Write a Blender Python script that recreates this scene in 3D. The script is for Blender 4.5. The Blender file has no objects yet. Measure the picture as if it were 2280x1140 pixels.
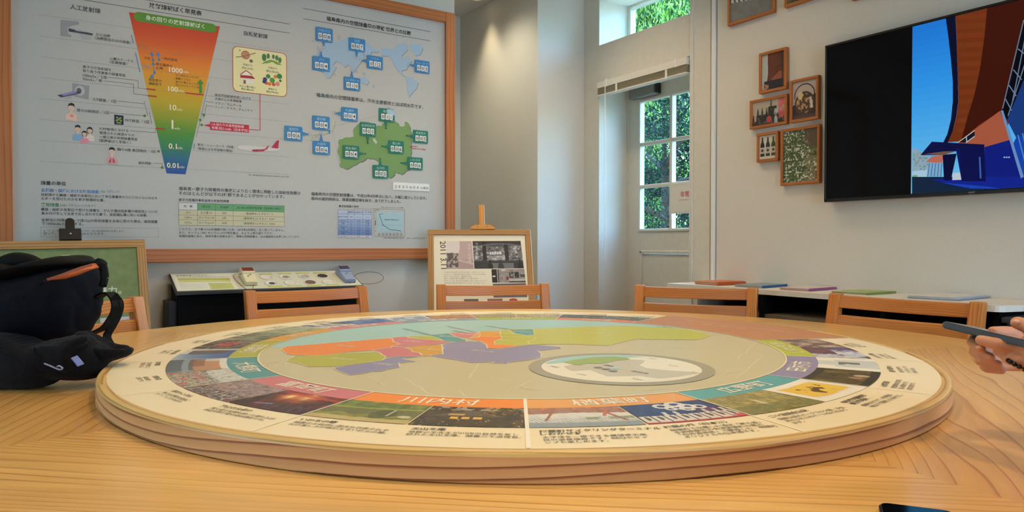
import bpy, bmesh, math, random
import numpy as np
from mathutils import Vector, Matrix
from mathutils.geometry import tessellate_polygon

random.seed(7)
rng = np.random.default_rng(7)
scene = bpy.context.scene
COL = scene.collection
PI = math.pi
R = math.radians

# ------------------------------------------------------------------ camera, world, lamps, exposure
F, CX, CY = 1590.0, 1140.0, 570.0            # focal length and centre for a 2280 x 1140 frame
PITCH, YAW = R(-0.97), R(56.5)
CAM = Vector((0, 0, 1.023))
LOOK = Vector((math.cos(YAW) * math.cos(PITCH), math.sin(YAW) * math.cos(PITCH), math.sin(PITCH)))
RIGHT = Vector((math.sin(YAW), -math.cos(YAW), 0))
UP = RIGHT.cross(LOOK)
cd = bpy.data.cameras.new('camera')
cd.sensor_width = 36
cd.lens = F * 36 / 2280
cd.clip_start = 0.02
cam = bpy.data.objects.new('camera', cd)
m = Matrix((RIGHT, UP, -LOOK)).transposed().to_4x4()
m.translation = CAM
cam.matrix_world = m
COL.objects.link(cam)
scene.camera = cam

vs = scene.view_settings
vs.view_transform = 'Standard'
vs.look = 'None'
vs.gamma = 1
vs.use_curve_mapping = False
vs.exposure = -0.06
scene.cycles.use_denoising = True
scene.cycles.max_bounces = 8
scene.cycles.caustics_reflective = False
scene.cycles.caustics_refractive = False

# strengths (watts) and colours of the lamps, the daylight and the sky
SKY = (1.35, 2.5, 3.6)
WIN = (23.0, 27.5, 38.0)
SIDE = (3.0, 5.0, 8.0)
NICHE = (16.0, 13.5, 9.0)
LTAB = (47.0, 34.0, 17.5)
LWALL = (33.0, 24.0, 13.5)
LNICHE_FILL = (30.0, 28.0, 22.0)  # fill lamp added out of view to brighten the corner recess
LDOOR = (34.0, 27.0, 19.0)
LRIGHT = (26.0, 18.5, 10.0)
LTV = (10.0, 7.2, 4.0)
world = bpy.data.worlds.new('sky')
scene.world = world
world.use_nodes = True
wn = world.node_tree.nodes
sky = wn.new('ShaderNodeTexSky')
sky.sky_type = 'NISHITA'
sky.sun_disc = False
sky.sun_elevation = R(38)
sky.sun_rotation = R(80)
sky.dust_density = 3.0
tint = wn.new('ShaderNodeMix')
tint.data_type = 'RGBA'
tint.blend_type = 'MULTIPLY'
tint.inputs['Factor'].default_value = 1.0
world.node_tree.links.new(sky.outputs[0], tint.inputs[6])
tint.inputs[7].default_value = SKY + (1.0,)
world.node_tree.links.new(tint.outputs[2], wn['Background'].inputs[0])


def add_light(name, kind, loc, power, **kw):
    ld = bpy.data.lights.new(name, kind)
    ld.energy = max(max(power), 1e-6)
    ld.color = tuple(p / ld.energy for p in power)
    for k, v in kw.items():
        setattr(ld, k, v)
    o = bpy.data.objects.new(name, ld)
    o.location = loc
    COL.objects.link(o)
    return o


YB, XB = -1.6, -2.6                       # rear wall and far side wall
WINX = (1.05, 2.35)
# daylight entering by the two tall windows in the wall behind the camera and by the side window
for wx in WINX:
    for (wz, wh, f) in ((1.15, 1.6, 1.0), (2.42, 0.36, 0.23)):
        o = add_light('window_daylight', 'AREA', (wx, YB - 0.06, wz), tuple(p * f for p in WIN), shape='RECTANGLE', size=0.8, size_y=wh)
        o.rotation_euler = (R(90), 0, 0)
o = add_light('window_daylight', 'AREA', (XB - 0.06, 1.6, 1.35), SIDE, shape='RECTANGLE', size=1.6, size_y=1.5)
o.rotation_euler = (R(90), 0, R(-90))
LAMPS = [(x, y, LTAB) for x, y in ((0.0, 0.3), (1.5, 0.0), (0.75, 1.3))] + [(x, y, LWALL) for x, y in ((0.55, 2.75), (1.45, 2.75))] + [(2.45, 3.1, LDOOR), (2.30, 3.95, LNICHE_FILL)] + [(2.3, 2.3, LRIGHT), (2.2, 0.6, LTV)]
CEIL = 2.727

# ------------------------------------------------------------------ pixel rays on to real planes


def ray(px, py):
    return LOOK + RIGHT * ((px - CX) / F) - UP * ((py - CY) / F)


def onplane(px, py, o, n):
    d = ray(px, py)
    return CAM + d * ((Vector(o) - CAM).dot(n) / d.dot(n))


def onx(px, py, x):
    return onplane(px, py, (x, 0, 0), Vector((1, 0, 0)))


def ony(px, py, y):
    return onplane(px, py, (0, y, 0), Vector((0, 1, 0)))


def onz(px, py, z):
    return onplane(px, py, (0, 0, z), Vector((0, 0, 1)))


def Q(px, py, b):
    """the point b metres ahead of the camera seen at a pixel"""
    return CAM + ray(px, py) * b


FW = Vector((math.cos(YAW), math.sin(YAW), 0))


def W(a, b, z):
    """a metres right, b metres ahead of the camera, height z"""
    return RIGHT * a + FW * b + Vector((0, 0, z))


# ------------------------------------------------------------------ colours and materials


def lin(c):
    c = c / 255.0
    return c / 12.92 if c <= 0.04045 else ((c + 0.055) / 1.055) ** 2.4


def vivid(c, k=1.22):
    """printer's inks: a little purer than the colour read off the photograph"""
    g = sum(c) / 3
    return tuple(max(0, min(255, g + (x - g) * k)) for x in c)


def RGB(r, g, b):
    return (lin(r), lin(g), lin(b), 1.0)


def new_mat(name):
    mt = bpy.data.materials.new(name)
    mt.use_nodes = True
    return mt, mt.node_tree.nodes, mt.node_tree.links, mt.node_tree.nodes['Principled BSDF']


def N(nodes, typ, **kw):
    n = nodes.new(typ)
    for k, v in kw.items():
        setattr(n, k, v)
    return n


def plain(name, rgb, rough=0.5, metal=0.0, noise=0.06, nscale=60, bump=0.0, spec=0.5, coat=0.0, coord='Object', sheen=0.0):
    mt, nd, lk, b = new_mat(name)
    c = RGB(*rgb)
    tc = N(nd, 'ShaderNodeTexCoord')
    nz = N(nd, 'ShaderNodeTexNoise')
    nz.inputs['Scale'].default_value = nscale
    nz.inputs['Detail'].default_value = 4
    lk.new(tc.outputs[coord], nz.inputs['Vector'])
    rp = N(nd, 'ShaderNodeValToRGB')
    rp.color_ramp.elements[0].position = 0.3
    rp.color_ramp.elements[1].position = 0.7
    rp.color_ramp.elements[0].color = tuple(x * (1 - noise) for x in c[:3]) + (1,)
    rp.color_ramp.elements[1].color = tuple(min(1, x * (1 + noise)) for x in c[:3]) + (1,)
    lk.new(nz.outputs['Fac'], rp.inputs['Fac'])
    lk.new(rp.outputs['Color'], b.inputs['Base Color'])
    b.inputs['Roughness'].default_value = rough
    b.inputs['Metallic'].default_value = metal
    b.inputs['Specular IOR Level'].default_value = spec
    b.inputs['Coat Weight'].default_value = coat
    b.inputs['Sheen Weight'].default_value = sheen
    if bump:
        bp = N(nd, 'ShaderNodeBump')
        bp.inputs['Strength'].default_value = bump
        bp.inputs['Distance'].default_value = 0.004
        lk.new(nz.outputs['Fac'], bp.inputs['Height'])
        lk.new(bp.outputs['Normal'], b.inputs['Normal'])
    return mt


def wood(name, light, mid, dark, freq=60, amp=0.05, su=0.9, sv=7.0, rough=0.4, coat=0.0, line=0.62, fade=0.0, seed=0.0, fine=0.05):
    """plain-sawn grain along UV u (metres), rings across v"""
    mt, nd, lk, b = new_mat(name)
    uv = N(nd, 'ShaderNodeUVMap')
    oi = N(nd, 'ShaderNodeObjectInfo')
    add = N(nd, 'ShaderNodeVectorMath', operation='ADD')
    cmb = N(nd, 'ShaderNodeCombineXYZ')
    mul = N(nd, 'ShaderNodeMath', operation='MULTIPLY')
    mul.inputs[1].default_value = 7.0
    lk.new(oi.outputs['Random'], mul.inputs[0])
    lk.new(mul.outputs[0], cmb.inputs['X'])
    lk.new(mul.outputs[0], cmb.inputs['Y'])
    cmb.inputs['Z'].default_value = seed
    lk.new(uv.outputs[0], add.inputs[0])
    lk.new(cmb.outputs[0], add.inputs[1])
    mp = N(nd, 'ShaderNodeMapping')
    mp.inputs['Scale'].default_value = (su, sv, 1)
    lk.new(add.outputs[0], mp.inputs['Vector'])
    nz = N(nd, 'ShaderNodeTexNoise')
    nz.inputs['Scale'].default_value = 1.0
    nz.inputs['Detail'].default_value = 1.5
    nz.inputs['Roughness'].default_value = 0.4
    lk.new(mp.outputs[0], nz.inputs['Vector'])
    sep = N(nd, 'ShaderNodeSeparateXYZ')
    lk.new(add.outputs[0], sep.inputs[0])
    a1 = N(nd, 'ShaderNodeMath', operation='MULTIPLY_ADD')     # v + amp * noise
    a1.inputs[1].default_value = amp
    lk.new(nz.outputs['Fac'], a1.inputs[0])
    lk.new(sep.outputs['Y'], a1.inputs[2])
    mp2 = N(nd, 'ShaderNodeMapping')
    mp2.inputs['Scale'].default_value = (6, 60, 1)
    lk.new(add.outputs[0], mp2.inputs['Vector'])
    nz2 = N(nd, 'ShaderNodeTexNoise')
    nz2.inputs['Scale'].default_value = 1.0
    nz2.inputs['Detail'].default_value = 3
    lk.new(mp2.outputs[0], nz2.inputs['Vector'])
    a2 = N(nd, 'ShaderNodeMath', operation='MULTIPLY_ADD')
    a2.inputs[1].default_value = 0.004
    lk.new(nz2.outputs['Fac'], a2.inputs[0])
    lk.new(a1.outputs[0], a2.inputs[2])
    fr = N(nd, 'ShaderNodeMath', operation='MULTIPLY')
    fr.inputs[1].default_value = freq
    lk.new(a2.outputs[0], fr.inputs[0])
    fc = N(nd, 'ShaderNodeMath', operation='FRACT')
    lk.new(fr.outputs[0], fc.inputs[0])
    rp = N(nd, 'ShaderNodeValToRGB')
    e = rp.color_ramp.elements
    e[0].position, e[0].color = 0.0, RGB(*light)
    e[1].position, e[1].color = 1.0, RGB(*light)
    for pos, c in ((line, mid), (line + (1 - line) * 0.60, dark), (line + (1 - line) * 0.82, dark)):
        k = e.new(pos)
        k.color = RGB(*c)
    lk.new(fc.outputs[0], rp.inputs['Fac'])
    ring = rp.outputs['Color']
    if fade:                                  # the late-wood lines come and go across the board
        nf = N(nd, 'ShaderNodeTexNoise')
        nf.inputs['Scale'].default_value = 1.0
        nf.inputs['Detail'].default_value = 2.0
        mf = N(nd, 'ShaderNodeMapping')
        mf.inputs['Scale'].default_value = (1.1, 9.0, 1)
        mf.inputs['Location'].default_value = (3.1, 1.7, 0)
        lk.new(add.outputs[0], mf.inputs['Vector'])
        lk.new(mf.outputs[0], nf.inputs['Vector'])
        rf = N(nd, 'ShaderNodeMapRange')
        rf.inputs['From Min'].default_value = 0.35
        rf.inputs['From Max'].default_value = 0.62
        rf.inputs['To Max'].default_value = fade
        lk.new(nf.outputs['Fac'], rf.inputs['Value'])
        mf2 = N(nd, 'ShaderNodeMix', data_type='RGBA')
        lk.new(rf.outputs[0], mf2.inputs['Factor'])
        lk.new(ring, mf2.inputs[6])
        mf2.inputs[7].default_value = tuple((a + b_) / 2 for a, b_ in zip(RGB(*light), RGB(*mid)))
        ring = mf2.outputs[2]
    mx = N(nd, 'ShaderNodeMix', data_type='RGBA', blend_type='MULTIPLY')
    mx.inputs['Factor'].default_value = 1.0
    rp2 = N(nd, 'ShaderNodeValToRGB')
    rp2.color_ramp.elements[0].position = 0.3
    rp2.color_ramp.elements[1].position = 0.7
    g = 1 - fine * 3
    rp2.color_ramp.elements[0].color = (g, g, g * 0.97, 1)
    rp2.color_ramp.elements[1].color = (1, 1, 1, 1)
    lk.new(nz2.outputs['Fac'], rp2.inputs['Fac'])
    lk.new(ring, mx.inputs[6])
    lk.new(rp2.outputs['Color'], mx.inputs[7])
    # broad colour drift from board to board
    nz3 = N(nd, 'ShaderNodeTexNoise')
    nz3.inputs['Scale'].default_value = 1.0
    mp3 = N(nd, 'ShaderNodeMapping')
    mp3.inputs['Scale'].default_value = (0.8, 5.0, 1)
    lk.new(add.outputs[0], mp3.inputs['Vector'])
    lk.new(mp3.outputs[0], nz3.inputs['Vector'])
    rp3 = N(nd, 'ShaderNodeValToRGB')
    rp3.color_ramp.elements[0].position = 0.35
    rp3.color_ramp.elements[1].position = 0.65
    rp3.color_ramp.elements[0].color = (0.86, 0.80, 0.74, 1)
    rp3.color_ramp.elements[1].color = (1, 1, 1, 1)
    lk.new(nz3.outputs['Fac'], rp3.inputs['Fac'])
    mx2 = N(nd, 'ShaderNodeMix', data_type='RGBA', blend_type='MULTIPLY')
    mx2.inputs['Factor'].default_value = 1.0
    lk.new(mx.outputs[2], mx2.inputs[6])
    lk.new(rp3.outputs['Color'], mx2.inputs[7])
    lk.new(mx2.outputs[2], b.inputs['Base Color'])
    b.inputs['Roughness'].default_value = rough
    b.inputs['Coat Weight'].default_value = coat
    b.inputs['Coat Roughness'].default_value = 0.12
    return mt


def print_mat(name, rough=0.5, coat=0.0, emit=0.0):
    mt, nd, lk, b = new_mat(name)
    at = N(nd, 'ShaderNodeAttribute', attribute_name='ink')
    if emit:
        b.inputs['Base Color'].default_value = (0.003, 0.003, 0.003, 1)
        lk.new(at.outputs['Color'], b.inputs['Emission Color'])
        b.inputs['Emission Strength'].default_value = emit
    else:
        lk.new(at.outputs['Color'], b.inputs['Base Color'])
    b.inputs['Roughness'].default_value = rough
    b.inputs['Coat Weight'].default_value = coat
    if emit:
        b.inputs['Specular IOR Level'].default_value = 0.12
    return mt


def glass_mat(name, tint=(0.93, 0.98, 0.97)):
    mt, nd, lk, b = new_mat(name)
    nd.remove(b)
    out = nd['Material Output']
    tr = N(nd, 'ShaderNodeBsdfTransparent')
    tr.inputs[0].default_value = tint + (1,)
    gl = N(nd, 'ShaderNodeBsdfGlossy')
    gl.inputs['Roughness'].default_value = 0.02
    lw = N(nd, 'ShaderNodeLayerWeight')
    pw = N(nd, 'ShaderNodeMath', operation='POWER')
    pw.inputs[1].default_value = 4.0
    fr = N(nd, 'ShaderNodeMath', operation='MULTIPLY_ADD')
    fr.inputs[1].default_value = 0.7
    fr.inputs[2].default_value = 0.02
    lk.new(lw.outputs['Facing'], pw.inputs[0])
    lk.new(pw.outputs[0], fr.inputs[0])
    mx = N(nd, 'ShaderNodeMixShader')
    lk.new(fr.outputs[0], mx.inputs[0])
    lk.new(tr.outputs[0], mx.inputs[1])
    lk.new(gl.outputs[0], mx.inputs[2])
    lk.new(mx.outputs[0], out.inputs['Surface'])
    return mt


M = {}
M['wall'] = plain('white_wallpaper', (208, 202, 190), 0.85, noise=0.03, nscale=180, bump=0.12)
M['ceiling'] = plain('ceiling_paint', (205, 203, 196), 0.9, noise=0.02)
M['floor'] = wood('floor_boards', (150, 110, 70), (140, 100, 62), (110, 75, 45), 12, 0.03, rough=0.5)
M['trim'] = plain('white_trim_paint', (206, 200, 186), 0.55, noise=0.03, nscale=40, bump=0.05)
M['trim_white'] = plain('white_cover_strip', (222, 220, 212), 0.5, noise=0.02)
M['glass'] = glass_mat('window_glass')
M['table'] = wood('table_larch', (250, 204, 128), (246, 194, 114), (208, 142, 70), 52, 0.16, 0.6, 6.0, 0.28, 0.25, line=0.74, fade=0.8)
M['table2'] = wood('table_larch_wide', (240, 192, 118), (234, 180, 104), (194, 126, 58), 42, 0.28, 1.0, 3.8, 0.28, 0.25, line=0.84, fade=0.4)
M['disc_side'] = wood('turntable_edge', (232, 186, 136), (220, 170, 120), (146, 92, 56), 62, 0.085, 0.9, 7.0, 0.5, line=0.70)
M['disc_rim'] = wood('turntable_rim', (240, 206, 140), (228, 190, 120), (196, 148, 86), 70, 0.05, 1.5, 8, 0.35)
M['chair'] = wood('chair_larch', (212, 140, 62), (200, 122, 48), (158, 90, 34), 120, 0.075, 2.2, 8.0, 0.38, 0.15, line=0.62, fade=0.5)
M['oak'] = wood('oak_frame', (196, 152, 96), (182, 136, 80), (146, 102, 58), 90, 0.03, 1.2, 12, 0.5)
M['beech'] = wood('beech_board_frame', (196, 122, 62), (190, 114, 56), (172, 98, 46), 46, 0.03, 2.0, 8, 0.45, fine=0.03)
M['frame'] = wood('photo_frame_wood', (188, 118, 54), (180, 108, 46), (156, 88, 36), 80, 0.03, 2.0, 10, 0.45)
M['pine'] = wood('easel_pine', (222, 160, 84), (210, 146, 70), (184, 116, 52), 70, 0.04, 1.2, 10, 0.45)
M['paper'] = print_mat('printed_sheet', 0.55)
M['gloss_print'] = print_mat('laminated_print', 0.38, 0.05)
M['screen'] = print_mat('lit_screen', 0.06, 0.0, 0.85)
M['black'] = plain('black_plastic', (16, 16, 17), 0.35, noise=0.1)
M['black_matt'] = plain('black_board', (5, 5, 6), 0.7, noise=0.2, spec=0.12)
M['chrome'] = plain('steel', (190, 190, 190), 0.25, 1.0)
M['white_lam'] = plain('white_laminate', (222, 214, 200), 0.45, noise=0.02)
M['white_plastic'] = plain('white_plastic', (215, 210, 198), 0.45, noise=0.02)
M['cream_plastic'] = plain('cream_plastic', (226, 214, 176), 0.4, noise=0.02)
M['blue_plastic'] = plain('blue_grey_plastic', (144, 158, 188), 0.4, noise=0.02)
M['slat'] = plain('taupe_slats', (168, 158, 130), 0.6, noise=0.04)
M['grey_plastic'] = plain('grey_plastic', (120, 118, 112), 0.45, noise=0.03)
M['green_board'] = plain('green_board', (122, 138, 92), 0.75, noise=0.12, nscale=30)
M['bag'] = plain('navy_nylon', (10, 13, 24), 0.85, noise=0.25, nscale=300, bump=0.1, spec=0.15)
M['bag_black'] = plain('black_nylon', (8, 8, 9), 0.75, noise=0.25, nscale=300, bump=0.15, spec=0.2)
M['orange'] = plain('orange_zip', (200, 104, 52), 0.5, noise=0.15, nscale=200)
M['fleece'] = plain('charcoal_fleece', (20, 21, 25), 0.95, noise=0.2, nscale=500, bump=0.15, sheen=0.05, spec=0.1)
M['blue_tag'] = plain('blue_label', (100, 118, 176), 0.6)
M['white_cord'] = plain('white_cord', (140, 150, 176), 0.6)
M['skin'] = plain('skin', (206, 142, 108), 0.5, noise=0.07, nscale=40, bump=0.04)
M['nail'] = plain('fingernail', (222, 164, 136), 0.3)
M['shirt'] = plain('dark_grey_shirt', (62, 66, 74), 0.9, noise=0.1, nscale=200)
M['trousers'] = plain('dark_trousers', (38, 40, 48), 0.9, noise=0.1, nscale=200)
M['hair'] = plain('dark_hair', (24, 19, 16), 0.5, noise=0.3, nscale=120)
M['phone'] = plain('blue_grey_phone_case', (74, 84, 98), 0.35, noise=0.04)
M['phone_glass'] = plain('dark_phone_glass', (8, 9, 14), 0.08)
M['leaf_light'] = plain('light_green_leaves', (172, 204, 84), 0.6, noise=0.45, nscale=3)
M['leaf_mid'] = plain('green_leaves', (46, 92, 44), 0.7, noise=0.45, nscale=3, spec=0.2)
M['leaf_dark'] = plain('dark_green_leaves', (20, 42, 36), 0.7, noise=0.45, nscale=3, spec=0.15)
M['bark'] = plain('bark', (70, 56, 46), 0.9, noise=0.3, nscale=30, bump=0.6)
M['soil'] = plain('outside_ground', (120, 112, 96), 0.95, noise=0.2, nscale=3)
M['lamp'] = None
mt, nd, lk, b = new_mat('lamp_glow')
b.inputs['Base Color'].default_value = (1, 0.9, 0.7, 1)
b.inputs['Emission Color'].default_value = (1, 0.82, 0.52, 1)
b.inputs['Emission Strength'].default_value = 4.0
M['lamp'] = mt

# ------------------------------------------------------------------ mesh helpers


def box_uv(me, along):
    """UV in metres: u along the given axis, v across the face"""
    if not me.uv_layers:
        me.uv_layers.new(name='UVMap')
    uv = me.uv_layers[0].data
    for p in me.polygons:
        nx = max(range(3), key=lambda i: abs(p.normal[i]))
        others = [i for i in range(3) if i != along]
        if nx in others:
            v = [i for i in others if i != nx][0]
            u = along
        else:
            u, v = others[0], others[1]
        for li in p.loop_indices:
            co = me.vertices[me.loops[li].vertex_index].co
            uv[li].uv = (co[u], co[v] + nx * 0.37)


def link(name, me, mat=None, parent=None, loc=(0, 0, 0)):
    me.name = name
    if mat is not None:
        me.materials.append(mat)
    o = bpy.data.objects.new(name, me)
    o.location = loc
    COL.objects.link(o)
    if parent is not None:
        o.parent = parent
    return o


def bm_obj(name, bm, mat=None, parent=None, loc=(0, 0, 0), along=None, smooth=False):
    bmesh.ops.recalc_face_normals(bm, faces=bm.faces)
    me = bpy.data.meshes.new(name)
    bm.to_mesh(me)
    bm.free()
    if along is not None:
        me.update()
        box_uv(me, along)
    if smooth:
        for p in me.polygons:
            p.use_smooth = True
    return link(name, me, mat, parent, loc)


def bbox(bm, lo, hi, bevel=0.0, seg=1):
    """an axis-aligned box from lo to hi"""
    lo, hi = Vector(lo), Vector(hi)
    lo, hi = Vector(map(min, lo, hi)), Vector(map(max, lo, hi))
    r = bmesh.ops.create_cube(bm, size=1)
    for v in r['verts']:
        v.co = Vector((lo[i] + (v.co[i] + 0.5) * (hi[i] - lo[i]) for i in range(3)))
    if bevel:
        es = list({e for v in r['verts'] for e in v.link_edges})
        bmesh.ops.bevel(bm, geom=es, offset=bevel, segments=seg, affect='EDGES', profile=0.6)


def hexa(bm, p8, bevel=0.0, seg=2):
    """a six-sided solid from bottom quad p8[:4] and top quad p8[4:]"""
    vs_ = [bm.verts.new(p) for p in p8]
    fs = [(3, 2, 1, 0), (4, 5, 6, 7), (0, 1, 5, 4), (1, 2, 6, 5), (2, 3, 7, 6), (3, 0, 4, 7)]
    faces = [bm.faces.new([vs_[i] for i in f]) for f in fs]
    if bevel:
        es = list({e for f in faces for e in f.edges})
        bmesh.ops.bevel(bm, geom=es, offset=bevel, segments=seg, affect='EDGES', profile=0.6)


def box(name, lo, hi, mat, parent=None, bevel=0.0, seg=1, along=None, loc=(0, 0, 0)):
    bm = bmesh.new()
    bbox(bm, lo, hi, bevel, seg)
    return bm_obj(name, bm, mat, parent, loc, along)


def tube(bm, pts, rad, n=8, cap=True):
    """a round tube through points; rad is one radius or one per point"""
    pts = [Vector(p) for p in pts]
    rr = rad if isinstance(rad, (list, tuple)) else [rad] * len(pts)
    rings = []
    ref = None
    for i, p in enumerate(pts):
        t = (pts[min(i + 1, len(pts) - 1)] - pts[max(i - 1, 0)]).normalized()
        if ref is None:
            ref = Vector((0, 0, 1)) if abs(t.z) < 0.9 else Vector((1, 0, 0))
        a = t.cross(ref).normalized()
        bb = t.cross(a).normalized()
        rings.append([bm.verts.new(p + (a * math.cos(2 * PI * k / n) + bb * math.sin(2 * PI * k / n)) * rr[i]) for k in range(n)])
    for i in range(len(rings) - 1):
        for k in range(n):
            bm.faces.new((rings[i][k], rings[i][(k + 1) % n], rings[i + 1][(k + 1) % n], rings[i + 1][k]))
    if cap:
        bm.faces.new(rings[0][::-1])
        bm.faces.new(rings[-1])


def catmull(pts, n=8):
    pts = [Vector(p) for p in pts]
    out = []
    P = [pts[0]] + pts + [pts[-1]]
    for i in range(1, len(P) - 2):
        for k in range(n):
            t = k / n
            a, b_, c, d = P[i - 1], P[i], P[i + 1], P[i + 2]
            out.append(0.5 * ((2 * b_) + (c - a) * t + (2 * a - 5 * b_ + 4 * c - d) * t * t + (3 * b_ - a - 3 * c + d) * t ** 3))
    out.append(pts[-1])
    return out


def lathe(bm, prof, n=32, o=(0, 0, 0)):
    """turn (radius, height) pairs about the z axis"""
    o = Vector(o)
    rings = []
    for r_, z in prof:
        rings.append([bm.verts.new(o + Vector((r_ * math.cos(2 * PI * k / n), r_ * math.sin(2 * PI * k / n), z))) for k in range(n)])
    for i in range(len(rings) - 1):
        for k in range(n):
            bm.faces.new((rings[i][k], rings[i][(k + 1) % n], rings[i + 1][(k + 1) % n], rings[i + 1][k]))
    if prof[0][0] > 1e-6:
        bm.faces.new(rings[0][::-1])
    if prof[-1][0] > 1e-6:
        bm.faces.new(rings[-1])


def capsules(bm, chain, n=12):
    """tapered capsules along (point, radius) pairs, overlapping solids"""
    for (p, r0), (q, r1) in zip(chain[:-1], chain[1:]):
        p, q = Vector(p), Vector(q)
        t = (q - p)
        L = t.length
        t.normalize()
        pts, rr = [], []
        for k in range(4):
            an = PI / 2 * k / 4
            pts.append(p - t * r0 * math.cos(an)); rr.append(max(1e-4, r0 * math.sin(an)))
        for k in range(0, 5):
            s = k / 4
            pts.append(p + t * L * s); rr.append(r0 + (r1 - r0) * s)
        for k in range(1, 5):
            an = PI / 2 * k / 4
            pts.append(q + t * r1 * math.sin(an)); rr.append(max(1e-4, r1 * math.cos(an)))
        tube(bm, pts, rr, n)


def organic(name, chains, mat, parent=None, voxel=0.004, smooth=4, blobs=(), loc=(0, 0, 0)):
    """one continuous skin over a set of limbs and ellipsoids"""
    bm = bmesh.new()
    for c in chains:
        capsules(bm, c)
    for (c, r3) in blobs:
        r = bmesh.ops.create_icosphere(bm, subdivisions=3, radius=1)
        for v in r['verts']:
            v.co = Vector(c) + Vector((v.co[i] * r3[i] for i in range(3)))
    bmesh.ops.recalc_face_normals(bm, faces=bm.faces)
    me = bpy.data.meshes.new(name)
    bm.to_mesh(me)
    bm.free()
    tmp = bpy.data.objects.new('tmp', me)
    COL.objects.link(tmp)
    md = tmp.modifiers.new('r', 'REMESH')
    md.mode = 'VOXEL'
    md.voxel_size = voxel
    sm = tmp.modifiers.new('s', 'SMOOTH')
    sm.iterations = smooth
    sm.factor = 0.5
    dg = bpy.context.evaluated_depsgraph_get()
    me2 = bpy.data.meshes.new_from_object(tmp.evaluated_get(dg))
    bpy.data.objects.remove(tmp)
    bpy.data.meshes.remove(me)
    for p in me2.polygons:
        p.use_smooth = True
    me2.transform(Matrix.Translation(-Vector(loc)))
    return link(name, me2, mat, parent, (0, 0, 0) if parent else loc)


def thing(name, label, cat, loc=(0, 0, 0), rotz=0.0, group=None):
    o = bpy.data.objects.new(name, None)
    o.empty_display_size = 0.05
    o.location = loc
    o.rotation_euler = (0, 0, rotz)
    COL.objects.link(o)
    return tag(o, label, cat, group)


def tag(o, label, cat, group=None):
    o['label'] = label
    o['category'] = cat
    if group:
        o['group'] = group
    return o


def struct(o):
    o['kind'] = 'structure'
    return o


def stuff(o):
    o['kind'] = 'stuff'
    return o


def dup(root, label=None, group=None):
    r = root.copy()
    COL.objects.link(r)
    if label:
        r['label'] = label
    if group:
        r['group'] = group
    for ch in list(root.children):
        c = ch.copy()
        COL.objects.link(c)
        c.parent = r
        for g in ch.children:
            d = g.copy()
            COL.objects.link(d)
            d.parent = c
    return r


# ------------------------------------------------------------------ flat print: lettering, drawings and photographs as coloured facets
_tx = {}


def text_mesh(s, bold=0.0):
    k = (s, bold)
    if k in _tx:
        return _tx[k]
    cu = bpy.data.curves.new('t', 'FONT')
    cu.body = s
    cu.size = 1
    cu.resolution_u = 2
    cu.offset = bold
    o = bpy.data.objects.new('t', cu)
    COL.objects.link(o)
    dg = bpy.context.evaluated_depsgraph_get()
    me = bpy.data.meshes.new_from_object(o.evaluated_get(dg))
    vs_ = np.zeros(len(me.vertices) * 3)
    me.vertices.foreach_get('co', vs_)
    vs_ = vs_.reshape(-1, 3)[:, :2]
    fs = [tuple(p.vertices) for p in me.polygons]
    bpy.data.objects.remove(o)
    bpy.data.curves.remove(cu)
    bpy.data.meshes.remove(me)
    _tx[k] = (vs_, fs)
    return _tx[k]


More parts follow.
